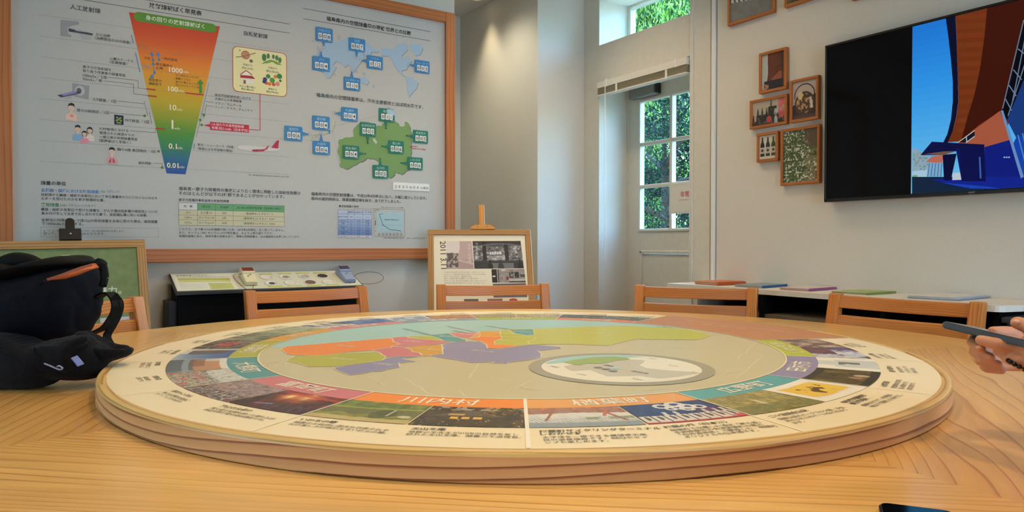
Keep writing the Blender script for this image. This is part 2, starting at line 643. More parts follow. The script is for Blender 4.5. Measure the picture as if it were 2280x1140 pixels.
class Sheet:
    """coloured facets lying on a plane: origin o, unit axes u (reading direction), v (up)"""

    def __init__(self, o, u, v):
        self.o, self.u, self.v = Vector(o), Vector(u).normalized(), Vector(v).normalized()
        self.n = self.u.cross(self.v).normalized()
        self.V, self.Fc, self.K = [], [], []
        self.k = 0

    def uv(self, px, py):
        p = onplane(px, py, self.o, self.n) - self.o
        return p.dot(self.u), p.dot(self.v)

    def at(self, u, v, layer=0):
        return self.o + self.u * u + self.v * v + self.n * (0.00025 * layer + 0.000002 * (self.k % 90))

    def poly(self, pts, col, layer=1):
        if len(pts) < 3:
            return
        self.k += 1
        b0 = len(self.V)
        self.V += [self.at(u, v, layer) for u, v in pts]
        tris = tessellate_polygon([[Vector((u, v, 0)) for u, v in pts]]) if len(pts) > 4 else ([(0, 1, 2)] if len(pts) == 3 else [(0, 1, 2), (0, 2, 3)])
        c = RGB(*col)
        for t in tris:
            a, b_, c3 = (Vector((pts[i][0], pts[i][1], 0)) for i in t)
            if (b_ - a).cross(c3 - a).z < 0:
                t = (t[0], t[2], t[1])
            self.Fc.append(tuple(b0 + i for i in t))
            self.K.append(c)

    def px(self, pts, col, layer=1):
        self.poly([self.uv(*p) for p in pts], col, layer)

    def rect(self, u0, v0, u1, v1, col, layer=1):
        self.poly([(u0, v0), (u1, v0), (u1, v1), (u0, v1)], col, layer)

    def rectpx(self, x0, y0, x1, y1, col, layer=1):
        a = self.uv(x0, y0)
        b_ = self.uv(x1, y1)
        self.rect(a[0], b_[1], b_[0], a[1], col, layer)

    def disc(self, u, v, ru, col, layer=1, rv=None, n=20):
        rv = rv or ru
        self.poly([(u + ru * math.cos(2 * PI * k / n), v + rv * math.sin(2 * PI * k / n)) for k in range(n)], col, layer)

    def discpx(self, x, y, r, col, layer=1, ry=None, n=16):
        u, v = self.uv(x, y)
        u2, _ = self.uv(x + r, y)
        s = abs(u2 - u)
        self.disc(u, v, s, col, layer, s * (ry / r) if ry else None, n)

    def line(self, pts, w, col, layer=1):
        for (a, b_), (c, d) in zip(pts[:-1], pts[1:]):
            du, dv = c - a, d - b_
            L = math.hypot(du, dv) or 1
            nu, nv = -dv / L * w / 2, du / L * w / 2
            self.poly([(a - nu, b_ - nv), (c - nu, d - nv), (c + nu, d + nv), (a + nu, b_ + nv)], col, layer)

    def linepx(self, pts, w, col, layer=1, level=False):
        q = [self.uv(*p) for p in pts]
        if level:
            q = [(u, q[0][1]) for u, v in q]
        self.line(q, w, col, layer)

    def dash(self, u0, u1, v, w, col, step=0.012, layer=1, vert=False):
        t = u0
        while t < u1:
            e = min(t + step * 0.6, u1)
            if vert:
                self.rect(v - w / 2, t, v + w / 2, e, col, layer)
            else:
                self.rect(t, v - w / 2, e, v + w / 2, col, layer)
            t += step

    def text(self, s, u, v, width=None, size=None, col=(60, 60, 62), layer=3, bold=0.0, du=(1, 0), align='L'):
        vs_, fs = text_mesh(s, bold)
        if len(vs_) == 0:
            return
        self.k += 1
        lo, hi = vs_[:, 0].min(), vs_[:, 0].max()
        k = width / (hi - lo) if width else size
        off = lo if align == 'L' else ((lo + hi) / 2 if align == 'C' else hi)
        b0 = len(self.V)
        d0, d1 = du
        for x, y in vs_:
            a, b_ = (x - off) * k, y * k
            self.V.append(self.at(u + a * d0 - b_ * d1, v + a * d1 + b_ * d0, layer))
        c = RGB(*col)
        for f in fs:
            self.Fc.append(tuple(b0 + i for i in f))
            self.K.append(c)

    def tpx(self, s, x0, x1, y0, col=(62, 62, 64), bold=0.0, layer=3, y1=None):
        a = self.uv(x0, y0)
        b_ = self.uv(x1, y0 if y1 is None else y1)
        if y1 is None:
            self.text(s, a[0], a[1], width=b_[0] - a[0], col=col, bold=bold, layer=layer)
        else:
            L = math.hypot(b_[0] - a[0], b_[1] - a[1])
            self.text(s, a[0], a[1], width=L, col=col, bold=bold, layer=layer, du=((b_[0] - a[0]) / L, (b_[1] - a[1]) / L))

    def image(self, arr, fn, layer=2):
        """arr[row from the top][column] of sRGB; fn(s, t) gives (u, v) with s to the right and t up"""
        h, w = arr.shape[:2]
        self.k += 1
        b0 = len(self.V)
        for j in range(h + 1):
            for i in range(w + 1):
                u, v = fn(i / w, 1 - j / h)
                self.V.append(self.at(u, v, layer))
        for j in range(h):
            for i in range(w):
                a = b0 + j * (w + 1) + i
                self.Fc.append((a + w + 1, a + w + 2, a + 1, a))
                self.K.append(RGB(*np.clip(arr[j, i], 0, 255)))

    def image_px(self, arr, tl, tr, br, bl, layer=2):
        q = [self.uv(*p) for p in (tl, tr, br, bl)]

        def fn(s, t):
            return tuple(q[3][i] * (1 - s) * (1 - t) + q[2][i] * s * (1 - t) + q[0][i] * (1 - s) * t + q[1][i] * s * t for i in (0, 1))
        self.image(arr, fn, layer)

    def build(self, name, mat, parent=None, loc=None):
        loc = Vector(loc) if loc is not None else (Vector(parent.location) if parent is not None else Vector((0, 0, 0)))
        me = bpy.data.meshes.new(name)
        V = np.array([tuple(p - loc) for p in self.V])
        me.from_pydata([tuple(p) for p in V], [], self.Fc)
        at = me.attributes.new('ink', 'FLOAT_COLOR', 'FACE')
        at.data.foreach_set('color', np.array(self.K, dtype=np.float32).ravel())
        return link(name, me, mat, parent, (0, 0, 0) if parent is not None else loc)


def vnoise(h, w, fy, fx, seed, octv=4, gain=0.55):
    g = np.random.default_rng(seed)
    out = np.zeros((h, w))
    amp, tot = 1.0, 0.0
    for o_ in range(octv):
        ny, nx = int(fy * 2 ** o_) + 3, int(fx * 2 ** o_) + 3
        t = g.random((ny, nx))
        y = np.linspace(0, fy * 2 ** o_, h)
        x = np.linspace(0, fx * 2 ** o_, w)
        yi, xi = y.astype(int), x.astype(int)
        yf, xf = (y - yi)[:, None], (x - xi)[None, :]
        yf, xf = yf * yf * (3 - 2 * yf), xf * xf * (3 - 2 * xf)
        a = t[yi][:, xi]; b_ = t[yi][:, xi + 1]; c = t[yi + 1][:, xi]; d = t[yi + 1][:, xi + 1]
        out += amp * (a * (1 - yf) * (1 - xf) + b_ * (1 - yf) * xf + c * yf * (1 - xf) + d * yf * xf)
        tot += amp
        amp *= gain
    out /= tot
    return (out - out.min()) / (out.max() - out.min() + 1e-9)


def pal(n, cols):
    cols = np.array(cols, float)
    x = np.clip(n, 0, 1) * (len(cols) - 1)
    i = np.minimum(x.astype(int), len(cols) - 2)
    f = (x - i)[..., None]
    return cols[i] * (1 - f) + cols[i + 1] * f


def grid(h, w):
    y, x = np.mgrid[0:h, 0:w]
    return (x + 0.5) / w, 1 - (y + 0.5) / h          # s to the right, t up


def blend(a, b_, mask):
    mk = np.clip(mask, 0, 1)[..., None]
    return a * (1 - mk) + np.array(b_, float) * mk

# ================================================================== THE ROOM
YW, XW, XD = 3.60, 3.04, 3.279           # poster wall, right wall, plane of the door
Z2, Z3 = 2.307, 2.60                      # lintel top, transom head
ZLI = onx(1337, 185, XW).z + 0.008         # under side of the lintel

struct(box('floor', (XB - 0.1, YB - 0.1, -0.08), (XD + 0.1, 4.9, 0.0), M['floor'], along=0))
struct(box('ceiling', (XB - 0.1, YB - 0.1, CEIL), (XD + 0.1, 4.9, CEIL + 0.1), M['ceiling']))
XE = ony(1012, 300, YW).x
struct(box('wall_left', (XB - 0.1, YW, 0), (XE, YW + 0.12, CEIL), M['wall']))
struct(box('wall_recess', (XE - 0.5, 4.712, 0), (2.70, 4.80, CEIL), M['wall']))
struct(box('wall_recess_end', (XE - 0.55, YW + 0.12, 0), (XE - 0.5, 4.80, CEIL), M['wall']))
struct(box('wall_corner', (2.653, 3.713, 0), (XD + 0.1, 4.80, CEIL), M['wall']))

bm = bmesh.new()
bbox(bm, (XW, YB, 0), (XD + 0.06, 2.60, CEIL))
bbox(bm, (XW + 0.012, 2.60, 0), (XD + 0.06, 2.781, CEIL))
bbox(bm, (XW + 0.012, 3.562, 0), (XD + 0.06, 3.713, CEIL))
bbox(bm, (XW + 0.012, 2.781, ZLI + 0.003), (XD + 0.06, 3.562, Z2 - 0.012))
bbox(bm, (XW + 0.012, 2.781, Z3), (XD + 0.06, 3.562, CEIL))
struct(bm_obj('wall_right', bm, M['wall']))

# rear walls with the windows that light the room
bm = bmesh.new()
for x0, x1 in ((XB, WINX[0] - 0.4), (WINX[0] + 0.4, WINX[1] - 0.4), (WINX[1] + 0.4, XD)):
    bbox(bm, (x0, YB - 0.12, 0), (x1, YB, CEIL))
for x0, x1 in [(wx - 0.4, wx + 0.4) for wx in WINX]:
    bbox(bm, (x0, YB - 0.12, 0), (x1, YB, 0.35))
    bbox(bm, (x0, YB - 0.12, 1.95), (x1, YB, 2.24))
    bbox(bm, (x0, YB - 0.12, 2.60), (x1, YB, CEIL))
struct(bm_obj('wall_back', bm, M['wall']))
bm = bmesh.new()
bbox(bm, (XB - 0.12, YB, 0), (XB, 0.8, CEIL))
bbox(bm, (XB - 0.12, 2.4, 0), (XB, YW, CEIL))
bbox(bm, (XB - 0.12, 0.8, 0), (XB, 2.4, 0.6))
bbox(bm, (XB - 0.12, 0.8, 2.1), (XB, 2.4, CEIL))
struct(bm_obj('wall_side', bm, M['wall']))

# door casing: two flat pilasters, the lintel board, the beads and the white cover strip
struct(box('trim_1', (XW - 0.006, 3.5605, 0), (XW + 0.02, 3.711, CEIL), M['trim']))
bm = bmesh.new()
bbox(bm, (XW - 0.006, 2.640, 0), (XW + 0.02, 2.7825, CEIL))
bbox(bm, (XW - 0.014, 2.758, 0), (XW + 0.018, 2.7832, CEIL), 0.003)
struct(bm_obj('trim_2', bm, M['trim']))
struct(box('trim_3', (XW - 0.006, 2.7825, ZLI), (XW + 0.02, 3.5605, Z2), M['trim']))
struct(box('trim_4', (XW - 0.014, 2.606, 0.0), (XW + 0.01, 2.630, CEIL), M['trim_white'], bevel=0.005, seg=2))
bm = bmesh.new()
bbox(bm, (XB, YW - 0.012, 0), (XE, YW, 0.08))
struct(bm_obj('baseboard_left', bm, M['trim']))
struct(box('baseboard_right', (XW - 0.012, YB, 0), (XW, 2.60, 0.08), M['trim']))

# the door: frame, leaf with six panes over a raised panel, closer, handle
door = struct(thing('door_1', 'white half-glazed exit door with six panes set back in a deep reveal', 'door', (XD, 3.17, 0)))
dl = Vector((XD, 3.17, 0))


def dbox(name, y0, y1, z0, z1, x0, x1, mat, parent=door, bevel=0.0):
    return box(name, Vector((x0, y0, z0)) - dl, Vector((x1, y1, z1)) - dl, mat, parent, bevel)


bm = bmesh.new()
ZT = 2.05
bbox(bm, (-0.005, 3.562 - 3.17 - 0.008, 0), (0.06, 3.562 - 3.17, ZT))
bbox(bm, (-0.005, 2.781 - 3.17, 0), (0.06, 2.789 - 3.17, ZT))
bm_obj('door_frame', bm, M['trim'], door)
GY0, GY1, GZ0, GZ1 = 2.895, 3.445, 1.115, 1.952
bm = bmesh.new()
for a in ((2.79, GY0, 0.01, ZT), (GY1, 3.554, 0.01, ZT), (GY0, GY1, GZ1, ZT), (GY0, GY1, 0.98, GZ0), (GY0, GY1, 0.01, 0.18), (GY0 + 0.02, GY1 - 0.02, 0.20, 0.96)):
    bbox(bm, Vector((XD + (0.008 if a[2] != 0.20 else 0.014), a[0], a[2])) - dl, Vector((XD + 0.045, a[1], a[3])) - dl)
for (y0, y1, z0, z1) in ((GY0, GY1, 0.962, 0.982), (GY0, GY1, 0.178, 0.2), (GY0, GY0 + 0.02, 0.18, 0.98), (GY1 - 0.02, GY1, 0.18, 0.98)):
    bbox(bm, Vector((XD + 0.001, y0, z0)) - dl, Vector((XD + 0.03, y1, z1)) - dl, 0.004)
bm_obj('door_leaf', bm, M['trim'], door)
zb1, zb2 = onx(1425, 322, XD).z, onx(1425, 416, XD).z
ym = onx(1493, 300, XD).y
for (y0, y1, z0, z1) in ((ym - 0.011, ym + 0.011, GZ0, GZ1), (GY0, GY1, zb1 - 0.011, zb1 + 0.011), (GY0, GY1, zb2 - 0.011, zb2 + 0.011)):
    e_ = 0.0 if z1 - z0 > 0.1 else 0.0012
    dbox('muntin', y0, y1, z0, z1, XD + e_, XD + 0.04 - e_, M['trim'], bevel=0.003)
bm = bmesh.new()
for (y0, y1, z0, z1) in ((GY0 - 0.014, GY0 + 0.006, GZ0 - 0.014, GZ1 + 0.014), (GY1 - 0.006, GY1 + 0.014, GZ0 - 0.014, GZ1 + 0.014), (GY0, GY1, GZ0 - 0.014, GZ0 + 0.006), (GY0, GY1, GZ1 - 0.006, GZ1 + 0.014)):
    e_ = 0.0 if z1 - z0 > 0.1 else 0.0012
    bbox(bm, Vector((XD - 0.002 + e_, y0, z0)) - dl, Vector((XD + 0.04 - e_, y1, z1)) - dl, 0.004)
bm_obj('glazing_bead', bm, M['trim'], door)
zs = [GZ0, zb2, zb1, GZ1]
for (y0, y1) in ((GY0, ym), (ym, GY1)):
    for k in range(3):
        dbox('pane', y0 + 0.008, y1 - 0.008, zs[k] + 0.008, zs[k + 1] - 0.008, XD + 0.022, XD + 0.026, M['glass'])
c0, c1 = onx(1404, 200, XD - 0.03), onx(1460, 200, XD - 0.03)
zc0, zc1 = onx(1430, 216, XD - 0.03).z, onx(1430, 190, XD - 0.03).z
clo = dbox('door_closer', c1.y, c0.y, zc0, zc1, XD - 0.05, XD + 0.006, M['grey_plastic'], bevel=0.006)
bm = bmesh.new()
bbox(bm, Vector((XD - 0.045, c1.y - 0.012, zc0 + 0.006)) - dl, Vector((XD + 0.006, c1.y, zc1 - 0.004)) - dl, 0.003)
bm_obj('closer_cap', bm, M['black'], door)
bm = bmesh.new()
tube(bm, [Vector((XD - 0.05, 2.84, 1.0)) - dl, Vector((XD + 0.01, 2.84, 1.0)) - dl], 0.011)
tube(bm, [Vector((XD - 0.05, 2.835, 1.0)) - dl, Vector((XD - 0.05, 2.95, 1.0)) - dl], 0.010)
bm_obj('door_handle', bm, M['chrome'], door)

# the transom window above
win = struct(thing('window_1', 'fixed transom window above the door with a view of green conifers', 'window', (XD, 3.17, Z2)))
wl = Vector((XD, 3.17, Z2))
bm = bmesh.new()
for (y0, y1, z0, z1) in ((2.781, 2.81, Z2 - 0.012, Z3), (3.533, 3.562, Z2 - 0.012, Z3), (2.81, 3.533, Z2 - 0.012, Z2 + 0.012), (2.81, 3.533, Z3 - 0.02, Z3)):
    bbox(bm, Vector((XD, y0, z0)) - wl, Vector((XD + 0.05, y1, z1)) - wl, 0.003)
bm_obj('window_frame', bm, M['trim'], win)
box('pane', Vector((XD + 0.022, 2.812, Z2 + 0.014)) - wl, Vector((XD + 0.026, 3.531, Z3 - 0.022)) - wl, M['glass'], win)

# two rear windows (behind the camera) and the one in the side wall
for k, wx in enumerate(WINX):
    w = struct(thing('window_%d' % (k + 2), 'tall white window with a transom in the wall behind the table', 'window', (wx, YB - 0.06, 0)))
    bm = bmesh.new()
    for (x0, x1, z0, z1) in ((-0.4, -0.36, 0.35, 1.95), (0.36, 0.4, 0.35, 1.95), (-0.36, 0.36, 0.35, 0.40), (-0.36, 0.36, 1.90, 1.95), (-0.012, 0.012, 0.4, 1.9),
                             (-0.4, -0.36, 2.24, 2.6), (0.36, 0.4, 2.24, 2.6), (-0.36, 0.36, 2.24, 2.27), (-0.36, 0.36, 2.57, 2.6)):
        bbox(bm, (x0, -0.02, z0), (x1, 0.03, z1))
    bm_obj('window_frame', bm, M['trim'], w)
    box('pane', (-0.36, 0.0, 0.4), (0.36, 0.004, 1.9), M['glass'], w)
    box('pane', (-0.36, 0.0, 2.27), (0.36, 0.004, 2.57), M['glass'], w)
w = struct(thing('window_4', 'wide white window in the side wall beyond the backpack', 'window', (XB - 0.06, 1.6, 0.6)))
bm = bmesh.new()
for (y0, y1, z0, z1) in ((-0.8, -0.75, 0, 1.5), (0.75, 0.8, 0, 1.5), (-0.75, 0.75, 0, 0.05), (-0.75, 0.75, 1.45, 1.5), (-0.02, 0.02, 0.05, 1.45)):
    bbox(bm, (-0.02, y0, z0), (0.03, y1, z1))
bm_obj('window_frame', bm, M['trim'], w)
for y0, y1 in ((-0.75, -0.02), (0.02, 0.75)):
    box('pane', (0.0, y0, 0.05), (0.004, y1, 1.45), M['glass'], w)

# ceiling lamps
DOWN = ['recessed downlight in the ceiling above the backpack end of the round table', 'recessed downlight in the ceiling above the seated person with the phone', 'recessed downlight in the ceiling near the middle of the turntable',
        'recessed downlight in the ceiling before the left half of the wall board', 'recessed downlight in the ceiling before the framed poster on the easel', 'recessed downlight in the ceiling before the exit door',
        'added unseen downlight that fills the corner recess with light', 'recessed downlight in the ceiling before the cluster of picture frames', 'recessed downlight in the ceiling before the television']
first = None
dlpos = onplane(1063, -6, (0, 0, CEIL), Vector((0, 0, 1)))
for k, (lx, ly, pw_) in enumerate([(dlpos.x, dlpos.y, NICHE)] + LAMPS):
    if first is None:
        t = thing('downlight', 'small round recessed downlight glowing in the ceiling of the corner recess', 'ceiling light', (lx, ly, CEIL - 0.012))
        bm = bmesh.new()
        lathe(bm, [(0.034, 0.011), (0.036, 0.0), (0.046, 0.0), (0.048, 0.011)], 28)
        bm_obj('trim_ring', bm, M['white_plastic'], t, smooth=True)
        bm = bmesh.new()
        lathe(bm, [(0.0001, 0.004), (0.020, 0.0045), (0.034, 0.008)], 28)
        bm_obj('lens', bm, M['lamp'], t, smooth=True)
        first = t
    else:
        t = dup(first, DOWN[k - 1])
        t['group'] = 'recessed ceiling downlights'
        t.location = (lx, ly, CEIL - 0.012)
    add_light('downlight_beam', 'SPOT', (lx, ly, CEIL - 0.03), pw_, spot_size=R(70 if k == 0 else 140), spot_blend=0.9, shadow_soft_size=0.04 if k == 0 else 0.09)

# unseen walls added outside the rear and side windows to block sky light
struct(box('wall_sky_block', (-6, -4.6, -0.1), (7, -4.4, 6.5), M['trim']))
struct(box('wall_sky_block_side', (-5.6, -4.4, -0.1), (-5.4, 8, 5.5), M['trim']))

# ------------------------------------------------------------------ venetian blind gathered under the lintel
XBL = XW - 0.004
bl = thing('venetian_blind', 'cream venetian blind drawn up under the lintel above the exit door', 'blind', (XBL, 3.17, 2.0))
blo = Vector((XBL, 3.17, 2.0))
zt = onx(1337, 185, XBL).z
zb = onx(1337, 199, XBL).z
Y0, Y1 = 2.79, 3.552
box('head_rail', Vector((XBL - 0.03, Y0, zb)) - blo, Vector((XBL + 0.015, Y1, zt)) - blo, M['white_plastic'], bl, 0.002)
for k in range(7):
    z = zb - 0.004 - k * 0.0052
    box('slat', Vector((XBL - 0.026 + 0.002 * (k % 2), Y0, z - 0.0022)) - blo, Vector((XBL + 0.012, Y1, z)) - blo, M['slat'], bl)
zr = zb - 0.004 - 7 * 0.0052
box('bottom_rail', Vector((XBL - 0.028, Y0, zr - 0.010)) - blo, Vector((XBL + 0.012, Y1, zr)) - blo, M['white_plastic'], bl, 0.002)
for px in (1357, 1513):
    y = onx(px, 180, XBL).y
    box('bracket', Vector((XBL - 0.034, y - 0.006, zb - 0.002)) - blo, Vector((XBL, y + 0.006, zt + 0.006)) - blo, M['trim_white'], bl, 0.001)
for px in (1380, 1491):
    y = onx(px, 180, XBL).y
    box('ladder_tape', Vector((XBL - 0.031, y - 0.007, zr - 0.012)) - blo, Vector((XBL - 0.027, y + 0.007, zb)) - blo, M['trim_white'], bl)
yc = onx(1348, 300, XBL - 0.03).y
zc = onx(1348, 578, XBL - 0.03).z
bm = bmesh.new()
tube(bm, catmull([Vector((XBL - 0.033, yc + 0.004, zb + 0.01)) - blo, Vector((XBL - 0.033, yc + 0.003, zc + 0.06)) - blo, Vector((XBL - 0.033, yc, zc)) - blo,
                  Vector((XBL - 0.033, yc - 0.004, zc + 0.06)) - blo, Vector((XBL - 0.033, yc - 0.003, zb + 0.01)) - blo], 6), 0.0017, 6)
bm_obj('pull_cord', bm, M['trim_white'], bl)

# emergency exit notice stuck to the lower right pane
y0 = onx(1492, 440, XD).y
y1 = y0 - 0.26
zt_, zb_ = onx(1500, 409, XD).z, onx(1500, 476, XD).z
nt = thing('exit_notice', 'white paper notice with red emergency exit lettering on the lower door pane', 'sign', (XD - 0.006, (y0 + y1) / 2, zb_))
s = Sheet((XD - 0.008, y0, zb_), (0, -1, 0), (0, 0, 1))
hh = zt_ - zb_
box('paper', Vector((XD - 0.0075, y1, zb_)) - nt.location, Vector((XD - 0.0055, y0, zt_)) - nt.location, M['white_plastic'], nt)
s.line([(0.008, 0.008), (0.252, 0.008), (0.252, hh - 0.008), (0.008, hh - 0.008), (0.008, 0.008)], 0.0016, (190, 186, 176), 2)
s.build('printed_border', M['paper'], nt)
s = Sheet(s.o, s.u, s.v)
s.text('非常口', 0.092, hh * 0.55, width=0.108, col=(210, 92, 98), bold=0.012)
s.text('（緊急時以外は開けないでください）', 0.084, hh * 0.42, width=0.125, col=(214, 110, 114))
s.build('lettering', M['paper'], nt)

# ================================================================== OUTSIDE
struct(box('ground_outside', (XD + 0.1, -6, -0.3), (16, 18, -0.1), M['soil']))


def tree(name, label, base, h, rad, z0, mats, nleaf, lsize, seed, gaps=0.0, flame=False, group=None):
    g = np.random.default_rng(seed)
    t = thing(name, label, 'tree', base, 0, group)
    bm = bmesh.new()
    tube(bm, [(0, 0, 0), (0.03, 0.02, h * 0.4), (0, 0.05, h * 0.85)], [0.10, 0.07, 0.02], 9)
    for k in range(9):
        a = g.random() * 2 * PI
        zz = z0 + (h * 0.8 - z0) * (k + 0.5) / 9
        rr = rad * 0.7
        tube(bm, catmull([(0, 0, zz), (rr * 0.5 * math.cos(a), rr * 0.5 * math.sin(a), zz + 0.15), (rr * math.cos(a + 0.3), rr * math.sin(a + 0.3), zz + 0.1 + 0.3 * g.random())], 4), [0.03 - 0.002 * i for i in range(9)], 6)
    bm_obj('trunk', bm, M['bark'], t)
    # sprays of leaves gathered in clumps
    ncl = 60 if flame else 44
    cl = []
    while len(cl) < ncl:
        z = z0 + (h - z0) * g.random()
        f = (z - z0) / (h - z0)
        rmax = rad * ((1 - f) ** 0.6 if flame else math.sin(PI * min(0.97, f * 0.9 + 0.08)) ** 0.5)
        a = g.random() * 2 * PI
        r_ = rmax * math.sqrt(g.random()) if not flame else rmax * (0.5 + 0.5 * math.sqrt(g.random()))
        cl.append((r_ * math.cos(a), r_ * math.sin(a), z))
    cl = np.array(cl)
    for mi, (mt_, share) in enumerate(mats):
        n = int(nleaf * share)
        ci = g.integers(0, ncl, n)
        cs = rad * (0.13 if not flame else 0.13)
        c = cl[ci] + g.normal(0, 1, (n, 3)) * cs * np.array([1, 1, 1.25 if flame else 0.75])
        d = g.normal(0, 1, (n, 3)) + (np.array([0, 0, 2.2]) if flame else 0)
        d /= np.linalg.norm(d, axis=1)[:, None]
        e = np.cross(d, g.normal(0, 1, (n, 3)))
        e /= np.linalg.norm(e, axis=1)[:, None]
        L = lsize * (0.6 + 0.8 * g.random(n))[:, None]
        w_ = L * (0.26 if flame else 0.40)
        quad = np.stack([c - d * L * 0.5, c + e * w_ * 0.5, c + d * L * 0.5, c - e * w_ * 0.5], 1).reshape(-1, 3)
        me = bpy.data.meshes.new('foliage')
        me.from_pydata(quad.tolist(), [], np.arange(4 * n).reshape(-1, 4).tolist())
        stuff(link('foliage', me, M[mt_], t))
    return t


def tree_at(px, b, **kw):
    p = Q(px, 543, b)
    return tree(base=(p.x, p.y, -0.15), **kw)


tree_at(1452, 9.2, name='conifer', label='bright green feathery conifer seen through the left of the transom window', h=4.75, rad=0.8, z0=0.2,
        mats=(('leaf_light', 0.62), ('leaf_mid', 0.38)), nleaf=42000, lsize=0.065, seed=3, flame=True)
tree_at(1552, 8.4, name='conifer', label='bright green feathery conifer seen through the right of the transom window', h=4.8, rad=0.85, z0=0.2,
        mats=(('leaf_light', 0.6), ('leaf_mid', 0.4)), nleaf=42000, lsize=0.065, seed=4, flame=True)
tree_at(1365, 10.6, name='conifer', label='yellowish green conifer farther off behind the left edge of the transom', h=4.9, rad=0.8, z0=0.2,
        mats=(('leaf_light', 0.8), ('leaf_mid', 0.2)), nleaf=26000, lsize=0.09, seed=5, flame=True)
tree_at(1486, 6.7, name='evergreen_tree', label='dark evergreen tree with gaps of sky seen through the door panes', h=2.5, rad=0.80, z0=0.45,
        mats=(('leaf_dark', 0.9), ('leaf_mid', 0.1)), nleaf=19000, lsize=0.036, seed=11)
tree_at(1640, 6.6, name='evergreen_tree', label='dark evergreen tree behind the right column of door panes', h=2.5, rad=0.75, z0=0.3,
        mats=(('leaf_dark', 0.85), ('leaf_mid', 0.15)), nleaf=15000, lsize=0.036, seed=12)
tree_at(1345, 8.2, name='evergreen_tree', label='dark evergreen tree behind the left column of door panes', h=2.6, rad=0.75, z0=0.2,
        mats=(('leaf_dark', 0.9), ('leaf_mid', 0.1)), nleaf=12000, lsize=0.036, seed=13)

# ================================================================== THE BIG INFORMATION BOARD
YP = YW - 0.022                            # face of the printed panel
pa = ony(31, 540, YP)
pb = ony(990, 51, YP)
PX0, PX1 = pa.x, pb.x
PZ0, PZ1 = ony(700, 553.2, YP).z, pb.z
FWD = ony(1011, 300, YP).x - PX1           # width of a frame rail
bd = thing('information_board', 'large white wall board of radiation charts and maps in a wooden frame', 'notice board', ((PX0 + PX1) / 2, YW, PZ0))
bo = bd.location.copy()
box('panel', Vector((PX0, YP, PZ0)) - bo, Vector((PX1, YW, PZ1)) - bo, plain('board_white', (185, 185, 181), 0.42, noise=0.015), bd)
yf = YP - 0.016
for (x0, x1, z0, z1, al) in ((PX0 - FWD, PX0, PZ0 - FWD, PZ1 + FWD, 2), (PX1, PX1 + FWD, PZ0 - FWD, PZ1 + FWD, 2), (PX0, PX1, PZ0 - FWD, PZ0, 0), (PX0, PX1, PZ1, PZ1 + FWD, 0)):
    box('frame_rail', Vector((x0, yf, z0)) - bo, Vector((x1, YW - 0.001, z1)) - bo, M['beech'], bd, 0.002, 1, al)

s = Sheet((PX0, YP - 0.0005, PZ0), (1, 0, 0), (0, 0, 1))
DK = (66, 66, 68)
LG = (150, 150, 150)
T = s.tpx
# rules and dashed scale lines
for (x0, x1, xr, yr) in ((188, 645, 327, 0), (188, 645, 188, 0), (674.5, 958, 674.5, 18.5), (674.5, 958, 674.5, 41.5)):
    v_ = s.uv(xr, yr)[1]
    s.line([(s.uv(x0, 20)[0], v_), (s.uv(x1, 20)[0], v_)], 0.0022, (60, 60, 62))
for y in (112, 275, 435, 597, 758, 918, 1080):
    a, b_ = s.uv(89, y / 3.454), s.uv(643, 100)
    s.dash(a[0], b_[0], a[1], 0.0016, (120, 120, 122), 0.0085)
a, b_ = s.uv(90, 359.3), s.uv(643, 380)
s.dash(a[0], b_[0], a[1], 0.0016, (120, 120, 122), 0.0085)
# the funnel, as a colour scale
tl, tr, br_, bl_ = s.uv(287, 27), s.uv(489.5, 59), s.uv(413, 387.5), s.uv(371, 386)
nst = 64
stops = np.array([(196, 52, 22), (206, 70, 18), (214, 96, 20), (224, 128, 24), (220, 150, 16), (206, 160, 14), (186, 166, 20), (146, 156, 30), (84, 146, 40), (52, 132, 84), (38, 104, 136), (30, 80, 158)], float)
fc = pal(np.linspace(0, 1, nst), stops)
for k in range(nst):
    f0, f1 = k / nst, (k + 1) / nst
    q = []
    for f in (f0, f1):
        zz = tl[1] * (1 - f) + bl_[1] * f
        q.append(((tl[0] * (1 - f) + bl_[0] * f, zz), (tr[0] * (1 - f) + br_[0] * f, zz)))
    s.poly([q[1][0], q[1][1], q[0][1], q[0][0]], fc[k], 1)
